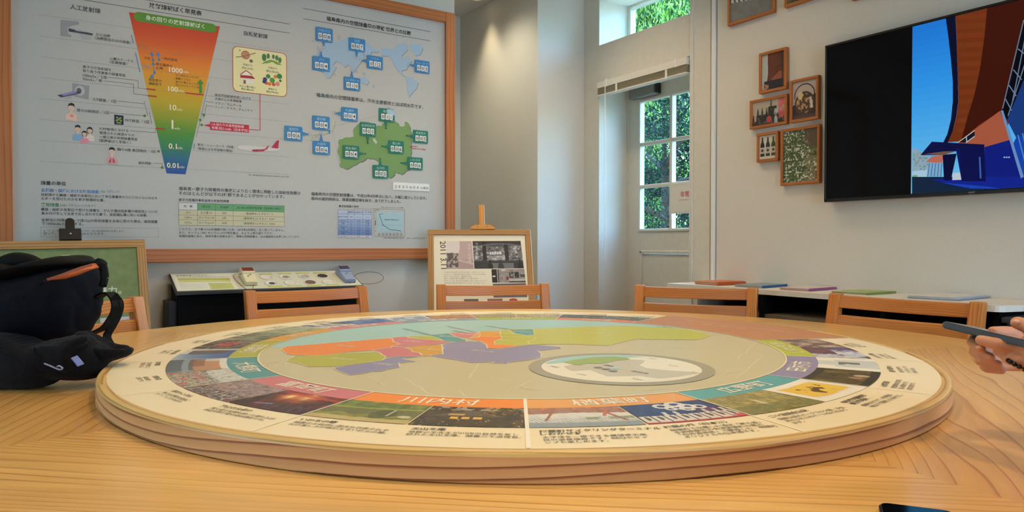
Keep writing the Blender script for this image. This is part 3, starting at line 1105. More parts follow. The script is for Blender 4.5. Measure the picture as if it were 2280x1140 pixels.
# green banner
a, b_ = s.uv(304, 26), s.uv(482, 70)
u0, u1, v1 = a[0] - 0.012, b_[0], a[1]
v0 = s.uv(304, 44)[1] - 0.006
hb = (v1 - v0) / 2
s.poly([(u0 + hb + hb * math.cos(t_), v0 + hb + hb * math.sin(t_)) for t_ in np.linspace(PI / 2, 3 * PI / 2, 10)] + [(u1 - hb + hb * math.cos(t_), v0 + hb + hb * math.sin(t_)) for t_ in np.linspace(-PI / 2, PI / 2, 10)], (84, 140, 30), 2)
WH = (236, 236, 232)
T('身の回りの放射線被ばく', 324, 455, 43, (226, 232, 214), 0.012, 4)
T('人工放射線', 156, 224, 19, DK, 0.015)
T('放射線被ばく早見表', 332, 449, 15.5, (48, 48, 50), 0.022)
T('自然放射線', 543, 596, 77.5, DK, 0.015)
for (t_, x0, x1, y) in (('がん治療', 213.4, 245.5, 79), ('（治療部位のみの線量）', 211.5, 291, 87), ('心臓カテーテル', 244.6, 297.6, 132.5), ('（皮膚線量）', 244, 283, 140.5),
                        ('原子力や放射線を', 184.4, 247.5, 151), ('取り扱う作業者の線量限度', 184.4, 279.4, 160), ('100mSv／5年', 184.4, 239, 170.5), ('50mSv／年', 184.4, 228, 178.7),
                        ('CT検査／1回', 207.6, 258.5, 224), ('胃のX線検診／1回', 171.4, 242.6, 248), ('PET検査／1回', 278.8, 332, 270.5), ('ICRP勧告における', 221.5, 286, 289),
                        ('管理された線源からの', 221.5, 299, 298), ('一般公衆の年間線量限度', 221.5, 306, 307), ('（医療被ばくを除く）', 220.6, 291, 315.5), ('胸のX線 集団検診／1回', 261, 346, 335),
                        ('歯科撮影', 308, 337, 365), ('高自然放射線地域における', 478.3, 558, 213.5), ('大地からの年間線量', 478.3, 538, 222.2), ('イラン／ラムサール', 478.3, 538, 232), ('インド／ケララ、チェンナイ', 478.3, 562.5, 240.6),
                        ('東京－ニューヨーク（往復）', 439.5, 521.4, 324.3), ('（高度による宇宙線の増加）', 439.4, 518, 333)):
    T(t_, x0, x1, y, DK, 0.004)
for (t_, x0, x1, y) in (('1000', 376.4, 406.8, 160), ('100', 374.4, 396, 202.5), ('10', 377.8, 392.9, 244.5), ('1', 382, 386, 286.5), ('0.1', 375.4, 393.6, 330.5), ('0.01', 371.5, 397.3, 373)):
    T(t_, x0, x1, y, (240, 232, 206), 0.018, 4)
for (x0, y) in ((408, 162), (397, 204), (394, 246), (388.5, 288), (394.5, 331.5), (398.5, 374)):
    T('mSv', x0, x0 + 12.5, y, (238, 228, 200), 0.005, 4)
T('10Gy', 307, 331, 105, (176, 120, 70), 0.01, 4)
T('1Gy', 315.6, 334.4, 150, (96, 140, 170), 0.01, 4)
for (t_, x0, x1, y) in (('不妊', 321, 335, 131.5), ('一時的脱毛', 358, 395, 132), ('眼水晶体の', 347.4, 383.6, 145), ('白濁', 347.4, 362, 154), ('造血系の', 331, 360, 179.5), ('機能低下', 331, 360, 188),
                        ('がん死亡のリスクが', 391, 442.4, 169), ('線量とともに', 391, 424.7, 176.3), ('徐々に増えることが', 391, 442.4, 183.8), ('明らかになっている', 391, 442.4, 191)):
    T(t_, x0, x1, y, (86, 60, 30), 0.006, 4)
BL = (62, 124, 176)
for (x0, y0, x1, y1) in ((338, 121, 341, 134), (352, 122, 354, 133), (341, 143, 344, 161), (338, 172, 344, 162)):
    a, b_ = s.uv(x0, y0), s.uv(x1, y1)
    s.line([a, b_], 0.0035, BL, 4)
    s.poly([(a[0] - 0.009, a[1] - 0.004), (a[0] + 0.009, a[1] - 0.004), (a[0], a[1] + 0.013)], BL, 4)
    s.disc(b_[0], b_[1], 0.0055, BL, 4)
a = s.uv(446.5, 208)
s.rect(a[0] - 0.006, a[1], a[0] + 0.006, a[1] + 0.045, (64, 140, 40), 4)
s.poly([(a[0] - 0.015, a[1] + 0.045), (a[0] + 0.015, a[1] + 0.045), (a[0], a[1] + 0.066)], (64, 140, 40), 4)
RD = (186, 40, 34)
for (x0, x1, y) in ((326, 346, 198), (329, 349, 213), (413, 453, 207), (346, 366, 286)):
    a, b_ = s.uv(x0, y), s.uv(x1, y)
    s.rect(a[0], a[1] - 0.003, b_[0], a[1] + 0.003, RD, 4)
GR = (110, 110, 112)
for pts in (((241, 172), (307, 179), (308, 196), (327, 199)), ((231, 180), (297, 187), (298, 209), (329, 213)), ((262, 225), (321, 231)), ((321, 225), (329, 258)), ((332, 248), (338, 276)),
            ((245, 251), (322, 258)), ((289, 291), (346, 296), (346, 288)), ((340, 363), (361, 365), (361, 373)), ((465, 185), (437, 305)), ((460, 232), (453, 265)), ((457, 226), (476, 228)), ((461, 236), (476, 237))):
    q = [s.uv(*p) for p in pts]
    q = [q[0]] + [((u, q[i][1]) if abs(pts[i + 1][0] - pts[i][0]) > 12 and len(pts) != 2 else (u, v)) for i, (u, v) in enumerate(q[1:])]
    s.line(q, 0.0018, GR, 2)
for (x0, y0, x1, y1) in ((292.5, 78, 297, 97), (301.5, 117, 311.5, 161), (433, 320, 431, 331)):
    s.line([s.uv(x0, y0), s.uv(x1, y1)], 0.0035, (90, 120, 170), 2)
for (x, y) in ((322, 258), (353, 337), (361, 373), (454, 256), (446, 267), (449, 278)):
    s.discpx(x, y, 3.2, (88, 132, 60), 3)
# red box: yearly natural dose
a = s.uv(467, 270)
s.px([(467.5, 271), (554.5, 278.5), (554.5, 295.5), (467.5, 289)], (190, 30, 62), 2)
s.px([(452, 278.5), (468, 276), (468, 283)], (190, 30, 62), 2)
T('1人当たりの自然放射線', 471.3, 543, 278.6, (244, 214, 216), 0.006, 4)
T('年間 約2.1mSv（日本平均）', 471.3, 552.4, 286.8, (244, 214, 216), 0.006, 4)
q0, q1 = s.uv(578.7, 209), s.uv(554.5, 288)
s.line([q0, (q0[0], q1[1]), q1], 0.003, (190, 40, 66), 2)
# yellow box of natural sources
c0, c1 = s.uv(519, 103), s.uv(637.5, 214)
cz0 = s.uv(519, 202)[1]


def rbox(u0, v0, u1, v1, r_, col, layer):
    pts = []
    for (cx, cy, st) in ((u1 - r_, v1 - r_, 0), (u0 + r_, v1 - r_, PI / 2), (u0 + r_, v0 + r_, PI), (u1 - r_, v0 + r_, 1.5 * PI)):
        pts += [(cx + r_ * math.cos(st + k * PI / 10), cy + r_ * math.sin(st + k * PI / 10)) for k in range(6)]
    s.poly(pts, col, layer)


rbox(c0[0] - 0.003, cz0 - 0.003, c1[0] + 0.003, c0[1] + 0.003, 0.024, (186, 84, 58), 2)
rbox(c0[0], cz0, c1[0], c0[1], 0.022, (228, 222, 168), 3)
for (t_, x0, x1, y) in (('宇宙から', 541, 561.6, 145.5), ('約0.3mSv', 539, 564, 153), ('大地から', 597, 616.6, 152.5), ('約0.33mSv', 593, 621, 160), ('ラドン等の吸入', 533, 569.7, 193.3), ('約0.48mSv', 537, 566, 200),
                        ('食物から', 597, 616, 199.5), ('約0.99mSv', 593, 620.4, 206)):
    T(t_, x0, x1, y, DK, 0.006, 5)
s.discpx(546.7, 122.5, 10, (178, 120, 88), 5)
for dy in (-4, 0, 4):
    s.px([(538, 120 + dy), (555, 123 + dy), (555, 124.4 + dy), (538, 121.4 + dy)], (210, 160, 120), 6)
s.linepx([(525, 127.5), (546, 125), (569, 118)], 0.004, (150, 110, 70), 7)
s.discpx(559, 136, 4, (110, 110, 70), 5)
s.discpx(534, 112, 1.6, (110, 110, 70), 5)
s.px([(581, 142), (592, 136), (603, 133), (616, 137), (628, 145), (616, 144), (606, 138), (596, 141)], (120, 160, 70), 5)
for (x, y, r_) in ((588, 128, 5), (597, 125, 3.5), (608.5, 126.5, 3), (616, 129, 3.5), (623, 134, 3.8)):
    s.discpx(x, y, r_, (70, 122, 70), 6, r_ * 1.7)
s.px([(536, 166), (548, 157), (560, 166.5)], (236, 232, 226), 5)
s.linepx([(535, 166), (548, 157), (561, 167)], 0.004, (150, 60, 60), 6)
s.px([(535, 167), (562, 169.5), (568, 176), (535, 173)], (172, 30, 50), 6)
s.px([(539, 174), (565, 176), (565, 188), (539, 185.5)], (226, 222, 214), 5)
s.px([(542, 178), (547, 178.5), (547, 187), (542, 186)], (140, 90, 60), 6)
for (x, y, r_, c) in ((590, 177, 5, (70, 60, 130)), (597, 170, 5, (60, 130, 60)), (606, 179, 6, (70, 150, 50)), (613, 171, 4, (214, 120, 40)), (622, 170, 6, (50, 130, 60)), (593, 185, 4, (214, 90, 40)),
                      (600, 187, 4, (220, 110, 40)), (609, 188, 4, (206, 70, 50)), (618, 187, 5, (222, 130, 130)), (624, 180, 3, (60, 120, 50)), (588, 182, 4, (40, 50, 110))):
    s.discpx(x, y, r_, c, 5)
# little drawings on the left: treatment couch, scanner, people
s.px([(135, 44), (151, 45.5), (175, 48), (176, 55), (160, 57), (150, 62), (152, 76), (159, 78), (158, 83), (135, 80)], (150, 150, 154), 2)
s.px([(153, 63), (207, 75), (206, 79), (153, 70)], (60, 62, 72), 3)
s.px([(166, 66), (180, 66), (200, 73), (170, 69)], (170, 172, 184), 4)
s.px([(176, 74), (204, 79), (202, 90), (183, 87)], (174, 174, 178), 2)
s.px([(161, 185), (199, 191), (197, 222), (161, 213)], (152, 152, 156), 2)
s.discpx(178, 202, 11, (182, 182, 186), 3, 13)
s.discpx(176, 202, 5.5, (96, 96, 102), 4, 7)
s.px([(127, 212), (176, 203), (180, 208), (136, 217)], (70, 66, 76), 5)
s.px([(136, 210), (165, 203), (172, 207), (142, 214)], (140, 134, 190), 6)
s.px([(142, 216), (160, 212), (160, 219), (150, 223)], (172, 172, 176), 3)
SK = (226, 194, 176)


def bust(x, y, k, shirt, hair=(34, 30, 30), lung=None, longhair=False):
    s.px([(x - 13 * k, y + 31 * k), (x - 12 * k, y + 19 * k), (x - 5 * k, y + 15 * k), (x + 5 * k, y + 16 * k), (x + 12 * k, y + 20 * k), (x + 13 * k, y + 34 * k)], shirt, 3)
    if longhair:
        s.discpx(x, y + 3 * k, 8.6 * k, hair, 3, 11 * k)
    s.px([(x - 2.5 * k, y + 9 * k), (x + 2.5 * k, y + 9 * k), (x + 2.5 * k, y + 17 * k), (x - 2.5 * k, y + 16 * k)], SK, 4)
    s.discpx(x, y + 3 * k, 7 * k, SK, 5, 8.4 * k)
    s.px([(x - 7.4 * k, y + 2 * k), (x - 6 * k, y - 5 * k), (x, y - 7 * k), (x + 6 * k, y - 4.5 * k), (x + 7.4 * k, y + 3 * k), (x + 3 * k, y - 0.5 * k), (x - 4 * k, y - 1 * k)], hair, 6)
    s.discpx(x - 2.6 * k, y + 3.6 * k, 0.8 * k, (60, 44, 40), 6, n=8)
    s.discpx(x + 2.6 * k, y + 4 * k, 0.8 * k, (60, 44, 40), 6, n=8)
    s.linepx([(x - 1.6 * k, y + 7.2 * k), (x + 1.8 * k, y + 7.4 * k)], 0.0012, (170, 100, 90), 6)
    if lung:
        for d in (-1, 1):
            s.px([(x + d * 1.4 * k, y + 18 * k), (x + d * 6 * k, y + 23 * k), (x + d * 8 * k, y + 31 * k), (x + d * 1.4 * k, y + 29 * k)], lung, 5)


bust(159, 236, 1.0, (230, 190, 172), lung=None)
s.discpx(160, 258, 4, (206, 150, 140), 5)
bust(249, 334, 0.95, (216, 160, 164), lung=(176, 84, 100))
bust(173, 284, 0.9, (130, 170, 208))
bust(200, 288, 0.8, (226, 206, 196), longhair=True)
bust(188, 296, 0.72, (220, 140, 160), longhair=True)
s.px([(254.5, 255), (275, 257.5), (275, 278.5), (254.5, 277)], (24, 32, 70), 3)
for (x, y) in ((261, 262), (268, 263), (260, 268), (269, 269), (262, 273), (267, 274), (264.5, 266)):
    s.discpx(x, y, 2.6, (130, 150, 60), 4, n=9)
# passenger plane
s.px([(528, 327), (535, 324), (560, 325), (607, 329), (627, 332), (610, 337), (560, 336.5), (535, 333)], (206, 204, 204), 3)
s.px([(604, 329), (616, 313), (621.5, 312.5), (619, 331)], (176, 36, 66), 4)
s.px([(560, 334), (588, 332), (597, 330.5), (586, 337), (563, 337.5)], (186, 36, 66), 4)
s.px([(562, 333), (575, 332.5), (574, 337.5), (563, 337.5)], (160, 30, 56), 5)
s.px([(590, 331.5), (597, 324), (599, 324.5), (595, 332)], (186, 36, 66), 5)
T('出典：放射線医学総合研究所の資料（2013年5月）をもとに作成', 553, 643, 390.5, DK)

# right half: the world comparison
T('福島県内の空間線量率の現状 世界との比較', 726.6, 915, 45, (40, 40, 42), 0.02)
T('福島県内の空間線量率は、海外主要都市とほぼ同水準です。', 704.3, 942, 214.8, (44, 44, 46), 0.008)


def z2(pts):
    return [(480 + x / 3.455, y / 3.455) for x, y in pts]


def zj(pts):
    return [(640 + x / 5.428, 230 + y / 5.428) for x, y in pts]


SHD, LAND = (140, 142, 142), (156, 182, 204)
WORLD = [
    [(790, 400), (815, 365), (850, 330), (900, 330), (960, 315), (1000, 295), (1060, 285), (1150, 310), (1200, 360), (1255, 390), (1245, 405), (1200, 400), (1180, 440), (1130, 410), (1145, 450), (1110, 490), (1085, 520), (1060, 560), (1050, 520), (1020, 500), (990, 520), (970, 490), (930, 470), (900, 500), (930, 515), (905, 560), (880, 600), (850, 600), (835, 560), (800, 545), (770, 520), (760, 480), (780, 440)],
    [(1270, 375), (1310, 370), (1370, 380), (1400, 345), (1460, 335), (1480, 380), (1430, 430), (1440, 460), (1480, 430), (1510, 470), (1485, 500), (1470, 535), (1430, 545), (1440, 570), (1465, 590), (1440, 580), (1400, 540), (1375, 510), (1365, 470), (1330, 430), (1280, 430)],
    [(1490, 345), (1560, 340), (1595, 365), (1575, 420), (1535, 430), (1510, 390)],
    [(1470, 590), (1510, 595), (1560, 635), (1545, 680), (1515, 710), (1490, 745), (1475, 700), (1480, 650), (1462, 615)],
    [(1110, 600), (1150, 590), (1180, 625), (1165, 655), (1120, 635)],
]
for w_ in WORLD:
    s.px([(x + 1.2, y + 1.4) for x, y in z2(w_)], SHD, 1)
    s.px(z2(w_), LAND, 2)
for (x, y, r_) in ((785, 370, 12), (750, 318, 9), (915, 575, 10), (1085, 550, 11), (1140, 570, 12), (1215, 665, 10), (950, 290, 14), (1045, 268, 8)):
    p = z2([(x, y)])[0]
    s.discpx(p[0], p[1], r_ / 3.455, (170, 172, 172), 1, r_ / 3.455 * 1.3, 9)
JP = [[(575, 40), (632, 92), (612, 155), (572, 130), (556, 120), (580, 90)], [(540, 160), (575, 220), (567, 280), (547, 330), (520, 357), (470, 366), (430, 386), (415, 376), (370, 376), (312, 386), (300, 376), (370, 358), (440, 352), (500, 322), (545, 270), (530, 200)], [(250, 390), (300, 390), (292, 440), (268, 455), (258, 420)], [(320, 395), (360, 388), (350, 405), (325, 415)]]
for w_ in JP:
    s.px([(x + 0.9, y + 1.0) for x, y in zj(w_)], SHD, 1)
    s.px(zj(w_), (184, 192, 170), 2)
FK = [(620, 440), (720, 410), (800, 405), (795, 320), (840, 260), (880, 220), (1000, 235), (1060, 270), (1140, 275), (1150, 245), (1200, 230), (1290, 205), (1340, 240), (1350, 275), (1385, 285), (1420, 270), (1415, 230), (1440, 225), (1475, 270), (1490, 340), (1500, 450), (1497, 560), (1490, 640), (1500, 720), (1480, 800), (1420, 830), (1380, 860), (1300, 830), (1290, 870), (1240, 905), (1190, 880), (1160, 820), (1120, 760), (1090, 700), (1040, 670), (960, 658), (920, 695), (860, 715), (780, 760), (710, 795), (635, 765), (640, 690), (605, 580), (625, 510), (615, 470)]
FK2 = []
for i, (x, y) in enumerate(FK):
    x1, y1 = FK[(i + 1) % len(FK)]
    FK2 += [(x, y), ((2 * x + x1) / 3 + rng.uniform(-7, 7), (2 * y + y1) / 3 + rng.uniform(-7, 7)), ((x + 2 * x1) / 3 + rng.uniform(-7, 7), (y + 2 * y1) / 3 + rng.uniform(-7, 7))]
s.px([(x + 1.5, y + 1.8) for x, y in zj(FK2)], (100, 104, 92), 1)
s.px(zj(FK2), (116, 152, 86), 2)
s.px(zj([(1030, 430), (1055, 425), (1085, 470), (1070, 495), (1040, 460)]), (190, 192, 184), 3)
for pts in ([(545, 285), (1085, 152)], [(545, 330), (635, 765)]):
    s.linepx(zj(pts), 0.0012, (150, 150, 148), 2)
s.discpx(914.5, 327.5, 1.8, (170, 50, 60), 4)
T('東京電力', 918, 930, 327, (180, 60, 70), 0.01)
T('福島第一原子力発電所', 918, 948, 332, (180, 60, 70), 0.01)

BLUE, TEAL = (52, 126, 182), (30, 116, 96)
PL = [('ベルリン', '0.08', BLUE, (702.3, 58.8, 740.5, 63.7, 90.3), (720.8, 104)), ('北京', '0.07', BLUE, (775.8, 82.5, 812.6, 87.4, 112), (794, 128.8)), ('パリ', '0.04', BLUE, (695, 123.9, 734, 129.4, 155.4), (714.4, 113)),
      ('ソウル', '0.12', BLUE, (816.3, 122.1, 852, 126.8, 151.4), (803.6, 134)), ('ニューヨーク', '0.05', BLUE, (922.8, 132.3, 956, 136.6, 160.6), (909.8, 144)), ('シンガポール', '0.10', BLUE, (765, 170, 801.6, 174.5, 199), (783, 157.7)),
      ('札幌市', '0.04', BLUE, (759.4, 237.7, 796.2, 241.4, 267.8), (744, 251.5)), ('東京都', '0.04', BLUE, (694.9, 256.7, 733.6, 261, 288), (735.8, 293.5)), ('福岡市', '0.06', BLUE, (632.8, 279.3, 673, 282.8, 312), (688.8, 299)),
      ('大阪市', '0.06', BLUE, (695.8, 312.9, 734.5, 315.3, 343), (715, 297.2)), ('福島市', '0.11', TEAL, (842.7, 240, 878.2, 243.8, 269.6), (859.2, 286)), ('会津若松市', '0.05', TEAL, (800.8, 272, 836.8, 274.8, 301.5), (819, 318.4)),
      ('南相馬市', '0.05', TEAL, (919.3, 289, 952.5, 291.7, 317.5), (905.3, 302)), ('南会津町', '0.04', TEAL, (762.5, 322.7, 799.4, 325.4, 352.9), (813.2, 342.4)), ('郡山市', '0.06', TEAL, (864, 312, 898.8, 314.7, 341), (850.6, 325.4)),
      ('いわき市', '0.06', TEAL, (907, 349.2, 940.7, 351.6, 377.4), (893.3, 362.6)), ('白河市', '0.05', TEAL, (829.2, 366.9, 864.2, 369.5, 396.7), (846.3, 353.8))]
plate_m = {}
for c in (BLUE, TEAL):
    plate_m[c] = plain('plate_blue' if c == BLUE else 'plate_green', c, 0.45, noise=0.03)
card_m = plain('digit_card_white', (226, 226, 222), 0.5, noise=0.02)
for (city, val, c, (x0, y0, x1, y1, yb), (ax, ay)) in PL:
    u0, v1 = s.uv(x0, y0)
    u1 = s.uv(x1, y1)[0]
    v0 = s.uv(x0, yb)[1]
    bm = bmesh.new()
    r_ = 0.006
    pts = []
    for (cx, cy, st) in ((u1 - r_, v1 - r_, 0), (u0 + r_, v1 - r_, PI / 2), (u0 + r_, v0 + r_, PI), (u1 - r_, v0 + r_, 1.5 * PI)):
        pts += [(cx + r_ * math.cos(st + k * PI / 6), cy + r_ * math.sin(st + k * PI / 6)) for k in range(4)]
    o0 = Vector((PX0, YP, PZ0)) - bo
    f_ = bm.faces.new([bm.verts.new(o0 + Vector((u, 0, v))) for u, v in pts])
    au, av = s.uv(ax, ay)
    cu, cv = (u0 + u1) / 2, (v0 + v1) / 2
    horiz = au < u0 or au > u1
    e = (min(max(au, u0), u1), min(max(av, v0), v1))
    if horiz:
        tri = [(e[0] - math.copysign(0.003, au - cu), av - 0.010), (e[0] - math.copysign(0.003, au - cu), av + 0.010), (au, av)]
    else:
        tri = [(au - 0.010, e[1] - math.copysign(0.003, av - cv)), (au + 0.010, e[1] - math.copysign(0.003, av - cv)), (au, av)]
    f2 = bm.faces.new([bm.verts.new(o0 + Vector((u, -0.0006, v))) for u, v in tri])
    g_ = bmesh.ops.extrude_face_region(bm, geom=[f_, f2])
    for v in [x for x in g_['geom'] if isinstance(x, bmesh.types.BMVert)]:
        v.co.y -= 0.004
    pl = bm_obj('value_plate', bm, plate_m[c], bd)
    pl['label'] = ('blue' if c == BLUE else 'dark green') + ' dose plate for ' + {'ベルリン': 'Berlin', '北京': 'Beijing', 'パリ': 'Paris', 'ソウル': 'Seoul', 'ニューヨーク': 'New York', 'シンガポール': 'Singapore', '札幌市': 'Sapporo', '東京都': 'Tokyo', '福岡市': 'Fukuoka city', '大阪市': 'Osaka',
                                                                        '福島市': 'Fukushima city, part covered by striped tape', '会津若松市': 'Aizuwakamatsu', '南相馬市': 'Minamisoma', '南会津町': 'Minamiaizu', '郡山市': 'Koriyama', 'いわき市': 'Iwaki', '白河市': 'Shirakawa'}[city] + ' reading ' + val
    # target dot on the map
    if c == BLUE:
        s.disc(au, av, 0.0085, (70, 90, 110), 3)
        s.disc(au, av, 0.0065, (226, 230, 232), 4)
        s.disc(au, av, 0.003, (60, 96, 130), 5)
    else:
        s.disc(au, av, 0.0045, (30, 80, 50), 4)
    ps = Sheet((PX0, YP - 0.0048, PZ0), (1, 0, 0), (0, 0, 1))
    w_, h_ = u1 - u0, v1 - v0
    ps.text(city, cu, v0 + h_ * 0.70, size=min(h_ * 0.22, w_ * 0.86 / max(1, len(city))), col=(176, 206, 224) if c == BLUE else (180, 212, 200), align='C')
    ps.text('μSv/h', u1 - 0.004, v0 + h_ * 0.07, size=h_ * 0.13, col=(176, 206, 224), align='R')
    ps.disc(u0 + w_ * 0.385, v0 + h_ * 0.235, 0.0022, (226, 236, 240), 3, n=10)
    if city == '福島市':
        ps.rect(u0 + w_ * 0.52, v0 + h_ * 0.52, u1 - 0.001, v1 - 0.002, (214, 226, 230), 1)
        for k in range(7):
            a = u0 + w_ * 0.52
            t0 = k * h_ * 0.14
            ps.poly([(a, v0 + h_ * 0.44 + t0 * 0.66 + 0.004), (a, v0 + h_ * 0.48 + t0 * 0.66 + 0.004), (u1 - 0.001, v0 + h_ * 0.30 + t0 * 0.66 + 0.004), (u1 - 0.001, v0 + h_ * 0.26 + t0 * 0.66 + 0.004)][::-1], (40, 140, 190), 2)
    for k, ch in enumerate(val.replace('.', '')):
        uu = u0 + w_ * (0.15, 0.42, 0.66)[k]
        cw = w_ * 0.20
        cdv = box('digit_card', Vector((PX0 + uu, YP - 0.0062, PZ0 + v0 + h_ * 0.16)) - bo, Vector((PX0 + uu + cw, YP - 0.0040, PZ0 + v0 + h_ * 0.58)) - bo, card_m, pl)
        ps.text(ch, uu + cw / 2, v0 + h_ * 0.235, size=h_ * 0.36, col=(28, 30, 34), align='C', bold=0.012, layer=7)
    ps.build('lettering', M['paper'], pl, bo)

# date strip of loose cards
a0, a1 = s.uv(874.9, 405.6), s.uv(955.4, 413)
zb0 = s.uv(874.9, 422.5)[1]
ds = box('date_strip', Vector((PX0 + a0[0], YP - 0.003, PZ0 + zb0)) - bo, Vector((PX0 + a1[0], YP, PZ0 + a0[1])) - bo, card_m, bd)
ds['label'] = 'pale strip dated April 2025'
hs = a0[1] - zb0
ws = a1[0] - a0[0]
ps = Sheet((PX0, YP - 0.0036, PZ0), (1, 0, 0), (0, 0, 1))
for ch, f, sz in (('2', .07, .5), ('0', .165, .5), ('2', .275, .5), ('5', .37, .5), ('年', .475, .34), ('0', .57, .5), ('4', .665, .5), ('月', .77, .32), ('時', .86, .36), ('点', .94, .36)):
    ps.text(ch, a0[0] + ws * f, zb0 + hs * 0.28, size=hs * sz, col=(58, 58, 60) if ch != '月' else (130, 130, 132), align='C')
ps.build('lettering', M['paper'], ds, bo)

T('福島県内の空間放射線量は、平成23年4月時点に比べ、大幅に減少しています。', 692.9, 950, 434.4, (44, 44, 46), 0.01)
T('県内の面的除染は、帰還困難区域を除き、全て終了しました。', 692.9, 892, 444.8, (44, 44, 46), 0.01)
T('◆放射線量の推移', 754, 799, 461, DK, 0.006)
T('単位：μSv/h（マイクロシーベルト/毎時）', 849, 898, 462.5, DK)


def P4(x, y):
    return (680 + x / 7.125, 390 + y / 7.125)


def cellgrid(xs, ys, conv, cols, line, tw=0.0012):
    us = [s.uv(*conv(x, ys[0]))[0] for x in xs]
    vs_ = [s.uv(*conv(xs[0], y))[1] for y in ys]
    for j in range(len(ys) - 1):
        for i in range(len(xs) - 1):
            s.rect(us[i], vs_[j + 1], us[i + 1], vs_[j], cols[j][i] if isinstance(cols[j], list) else cols[j], 1)
    for u in us:
        s.line([(u, vs_[-1]), (u, vs_[0])], tw, line, 2)
    for v in vs_:
        s.line([(us[0], v), (us[-1], v)], tw, line, 2)
    return us, vs_


us, vz = cellgrid([515, 672, 775, 908, 1052], [548, 612, 698, 742, 786, 828, 868, 908, 950, 994], P4, [(178, 190, 214), (176, 190, 216), (150, 172, 208), (148, 170, 208), (140, 164, 206), (128, 154, 202), (118, 146, 196), (110, 140, 192), (198, 200, 204)], (96, 104, 126))
cells = [['', '福島市', '会津若松市', 'いわき市'], ['震災前の平常時', '0.04', '0.04～0.05', '0.05～0.06'], ['平成23年4月', '2.74', '0.24', '0.66'], ['9月', '1.04', '0.13', '0.18'], ['平成24年3月', '0.63', '0.10', '0.17'], ['9月', '0.69', '0.10', '0.10'],
         ['平成25年3月', '0.46', '0.07', '0.09'], ['9月', '0.33', '0.07', '0.09'], ['平成31年4月', '0.14', '0.05', '0.07']]
for j, row in enumerate(cells):
    for i, t_ in enumerate(row):
        if t_:
            s.text(t_, (us[i] + us[i + 1]) / 2, (vz[j] + vz[j + 1]) / 2 - 0.004, size=min(0.0125, 0.95 * (us[i + 1] - us[i]) / len(t_)), col=(52, 60, 84), align='C')
s.line([s.uv(*P4(775, 552)), s.uv(*P4(775, 530)), s.uv(*P4(1062, 536))], 0.0016, (186, 150, 100), 3)
s.poly([s.uv(*P4(1055, 528)), s.uv(*P4(1055, 546)), s.uv(*P4(1073, 537))], (186, 150, 100), 3)
a, b_ = s.uv(*P4(1085, 532)), s.uv(*P4(1572, 970))
vb = s.uv(*P4(1085, 970))[1]
s.line([(a[0], a[1]), (b_[0], a[1]), (b_[0], vb), (a[0], vb), (a[0], a[1])], 0.0015, (120, 118, 116), 2)
c0, c1 = s.uv(*P4(1135, 585)), s.uv(*P4(1545, 900))
cb = s.uv(*P4(1135, 897))[1]
s.rect(c0[0], cb, c1[0], c0[1], (164, 194, 202), 1)
s.linepx([P4(1135, 790), P4(1545, 800)], 0.001, (130, 160, 170), 2, True)
s.linepx([P4(1170, 615), P4(1228, 790), P4(1345, 865), P4(1440, 872), P4(1522, 886)], 0.0022, (46, 58, 66), 3)
s.discpx(*P4(1228, 790), 1, (46, 58, 66), 3)
s.tpx('2.74', *[P4(1180, 0)[0], P4(1225, 0)[0]], P4(0, 625)[1], DK)
s.tpx('震災前の平常時0.04μSv/h', P4(1257, 0)[0], P4(1488, 0)[0], P4(0, 715)[1], DK)
for k, t_ in enumerate(('3', '2', '1', '0')):
    s.tpx(t_, P4(1103, 0)[0], P4(1114, 0)[0], P4(0, (592, 695, 798, 895)[k])[1], DK)
for k, x in enumerate((1150, 1212, 1268, 1325, 1385, 1440, 1500)):
    s.tpx(('H23', 'H23', 'H24', 'H25', 'H27', 'H29', 'H31')[k], P4(x, 0)[0], P4(x + 34, 0)[0], P4(0, 935)[1], DK)
    s.tpx(('4月', '9月', '3月', '3月', '4月', '4月', '4月')[k], P4(x, 0)[0], P4(x + 34, 0)[0], P4(0, 960)[1], DK)
s.tpx('【出典】福島県災害対策本部（暫定値）', P4(1240, 0)[0], P4(1565, 0)[0], P4(0, 1003)[1], DK)
s.tpx('出典：ふくしま復興のあゆみ（第25版）', P4(1610, 0)[0], P4(1900, 0)[0], P4(0, 1006)[1], DK)
s.tpx('μSv/h', P4(1107, 0)[0], P4(1168, 0)[0], P4(0, 562)[1], DK)

T('福島第一原子力発電所の事故により広く環境に飛散した放射性物質は', 398, 669, 422.8, (54, 54, 56), 0.008)
T('そのほとんどが以下の3種類であることが分かっています。', 398, 633, 433.3, (54, 54, 56), 0.008)
T('原子力発電所事故由来の放射性物質', 398, 510, 447.2, DK, 0.01)


def P3(x, y):
    return (380 + x / 7.127, 390 + y / 7.127)


CRM, TG = (202, 198, 166), (104, 166, 116)
us, vz = cellgrid([127, 422, 708, 990, 1802], [437, 548, 630, 708, 795], P3, [[(208, 208, 210), TG, TG, TG], CRM, CRM, CRM], (104, 110, 100))
for j, row in enumerate((('核　種', '呼び名', '半減期', '2019年6月現在残存量（除染等の場合）'), ('131I', 'ヨウ素131', '8日', '（事故時を1とすると）0'), ('134Cs', 'セシウム134', '2年', '（事故時を1とすると）0.067'), ('137Cs', 'セシウム137', '30年', '（事故時を1とすると）0.826'))):
    for i, t_ in enumerate(row):
        s.text(t_, (us[i] + us[i + 1]) / 2, (vz[j] + vz[j + 1]) / 2 - 0.004, size=0.0125, col=(60, 80, 56) if j == 0 else (92, 90, 72), align='C')
T('このうち、ヨウ素131は半減期が短いため、2019年6月現在、全く残っていません。', 398.7, 633, 512.5, DK, 0.003)
T('また、セシウム134とセシウム137の残存量は、およそ上表の通りですが、', 398.7, 607.3, 520.3, DK, 0.003)
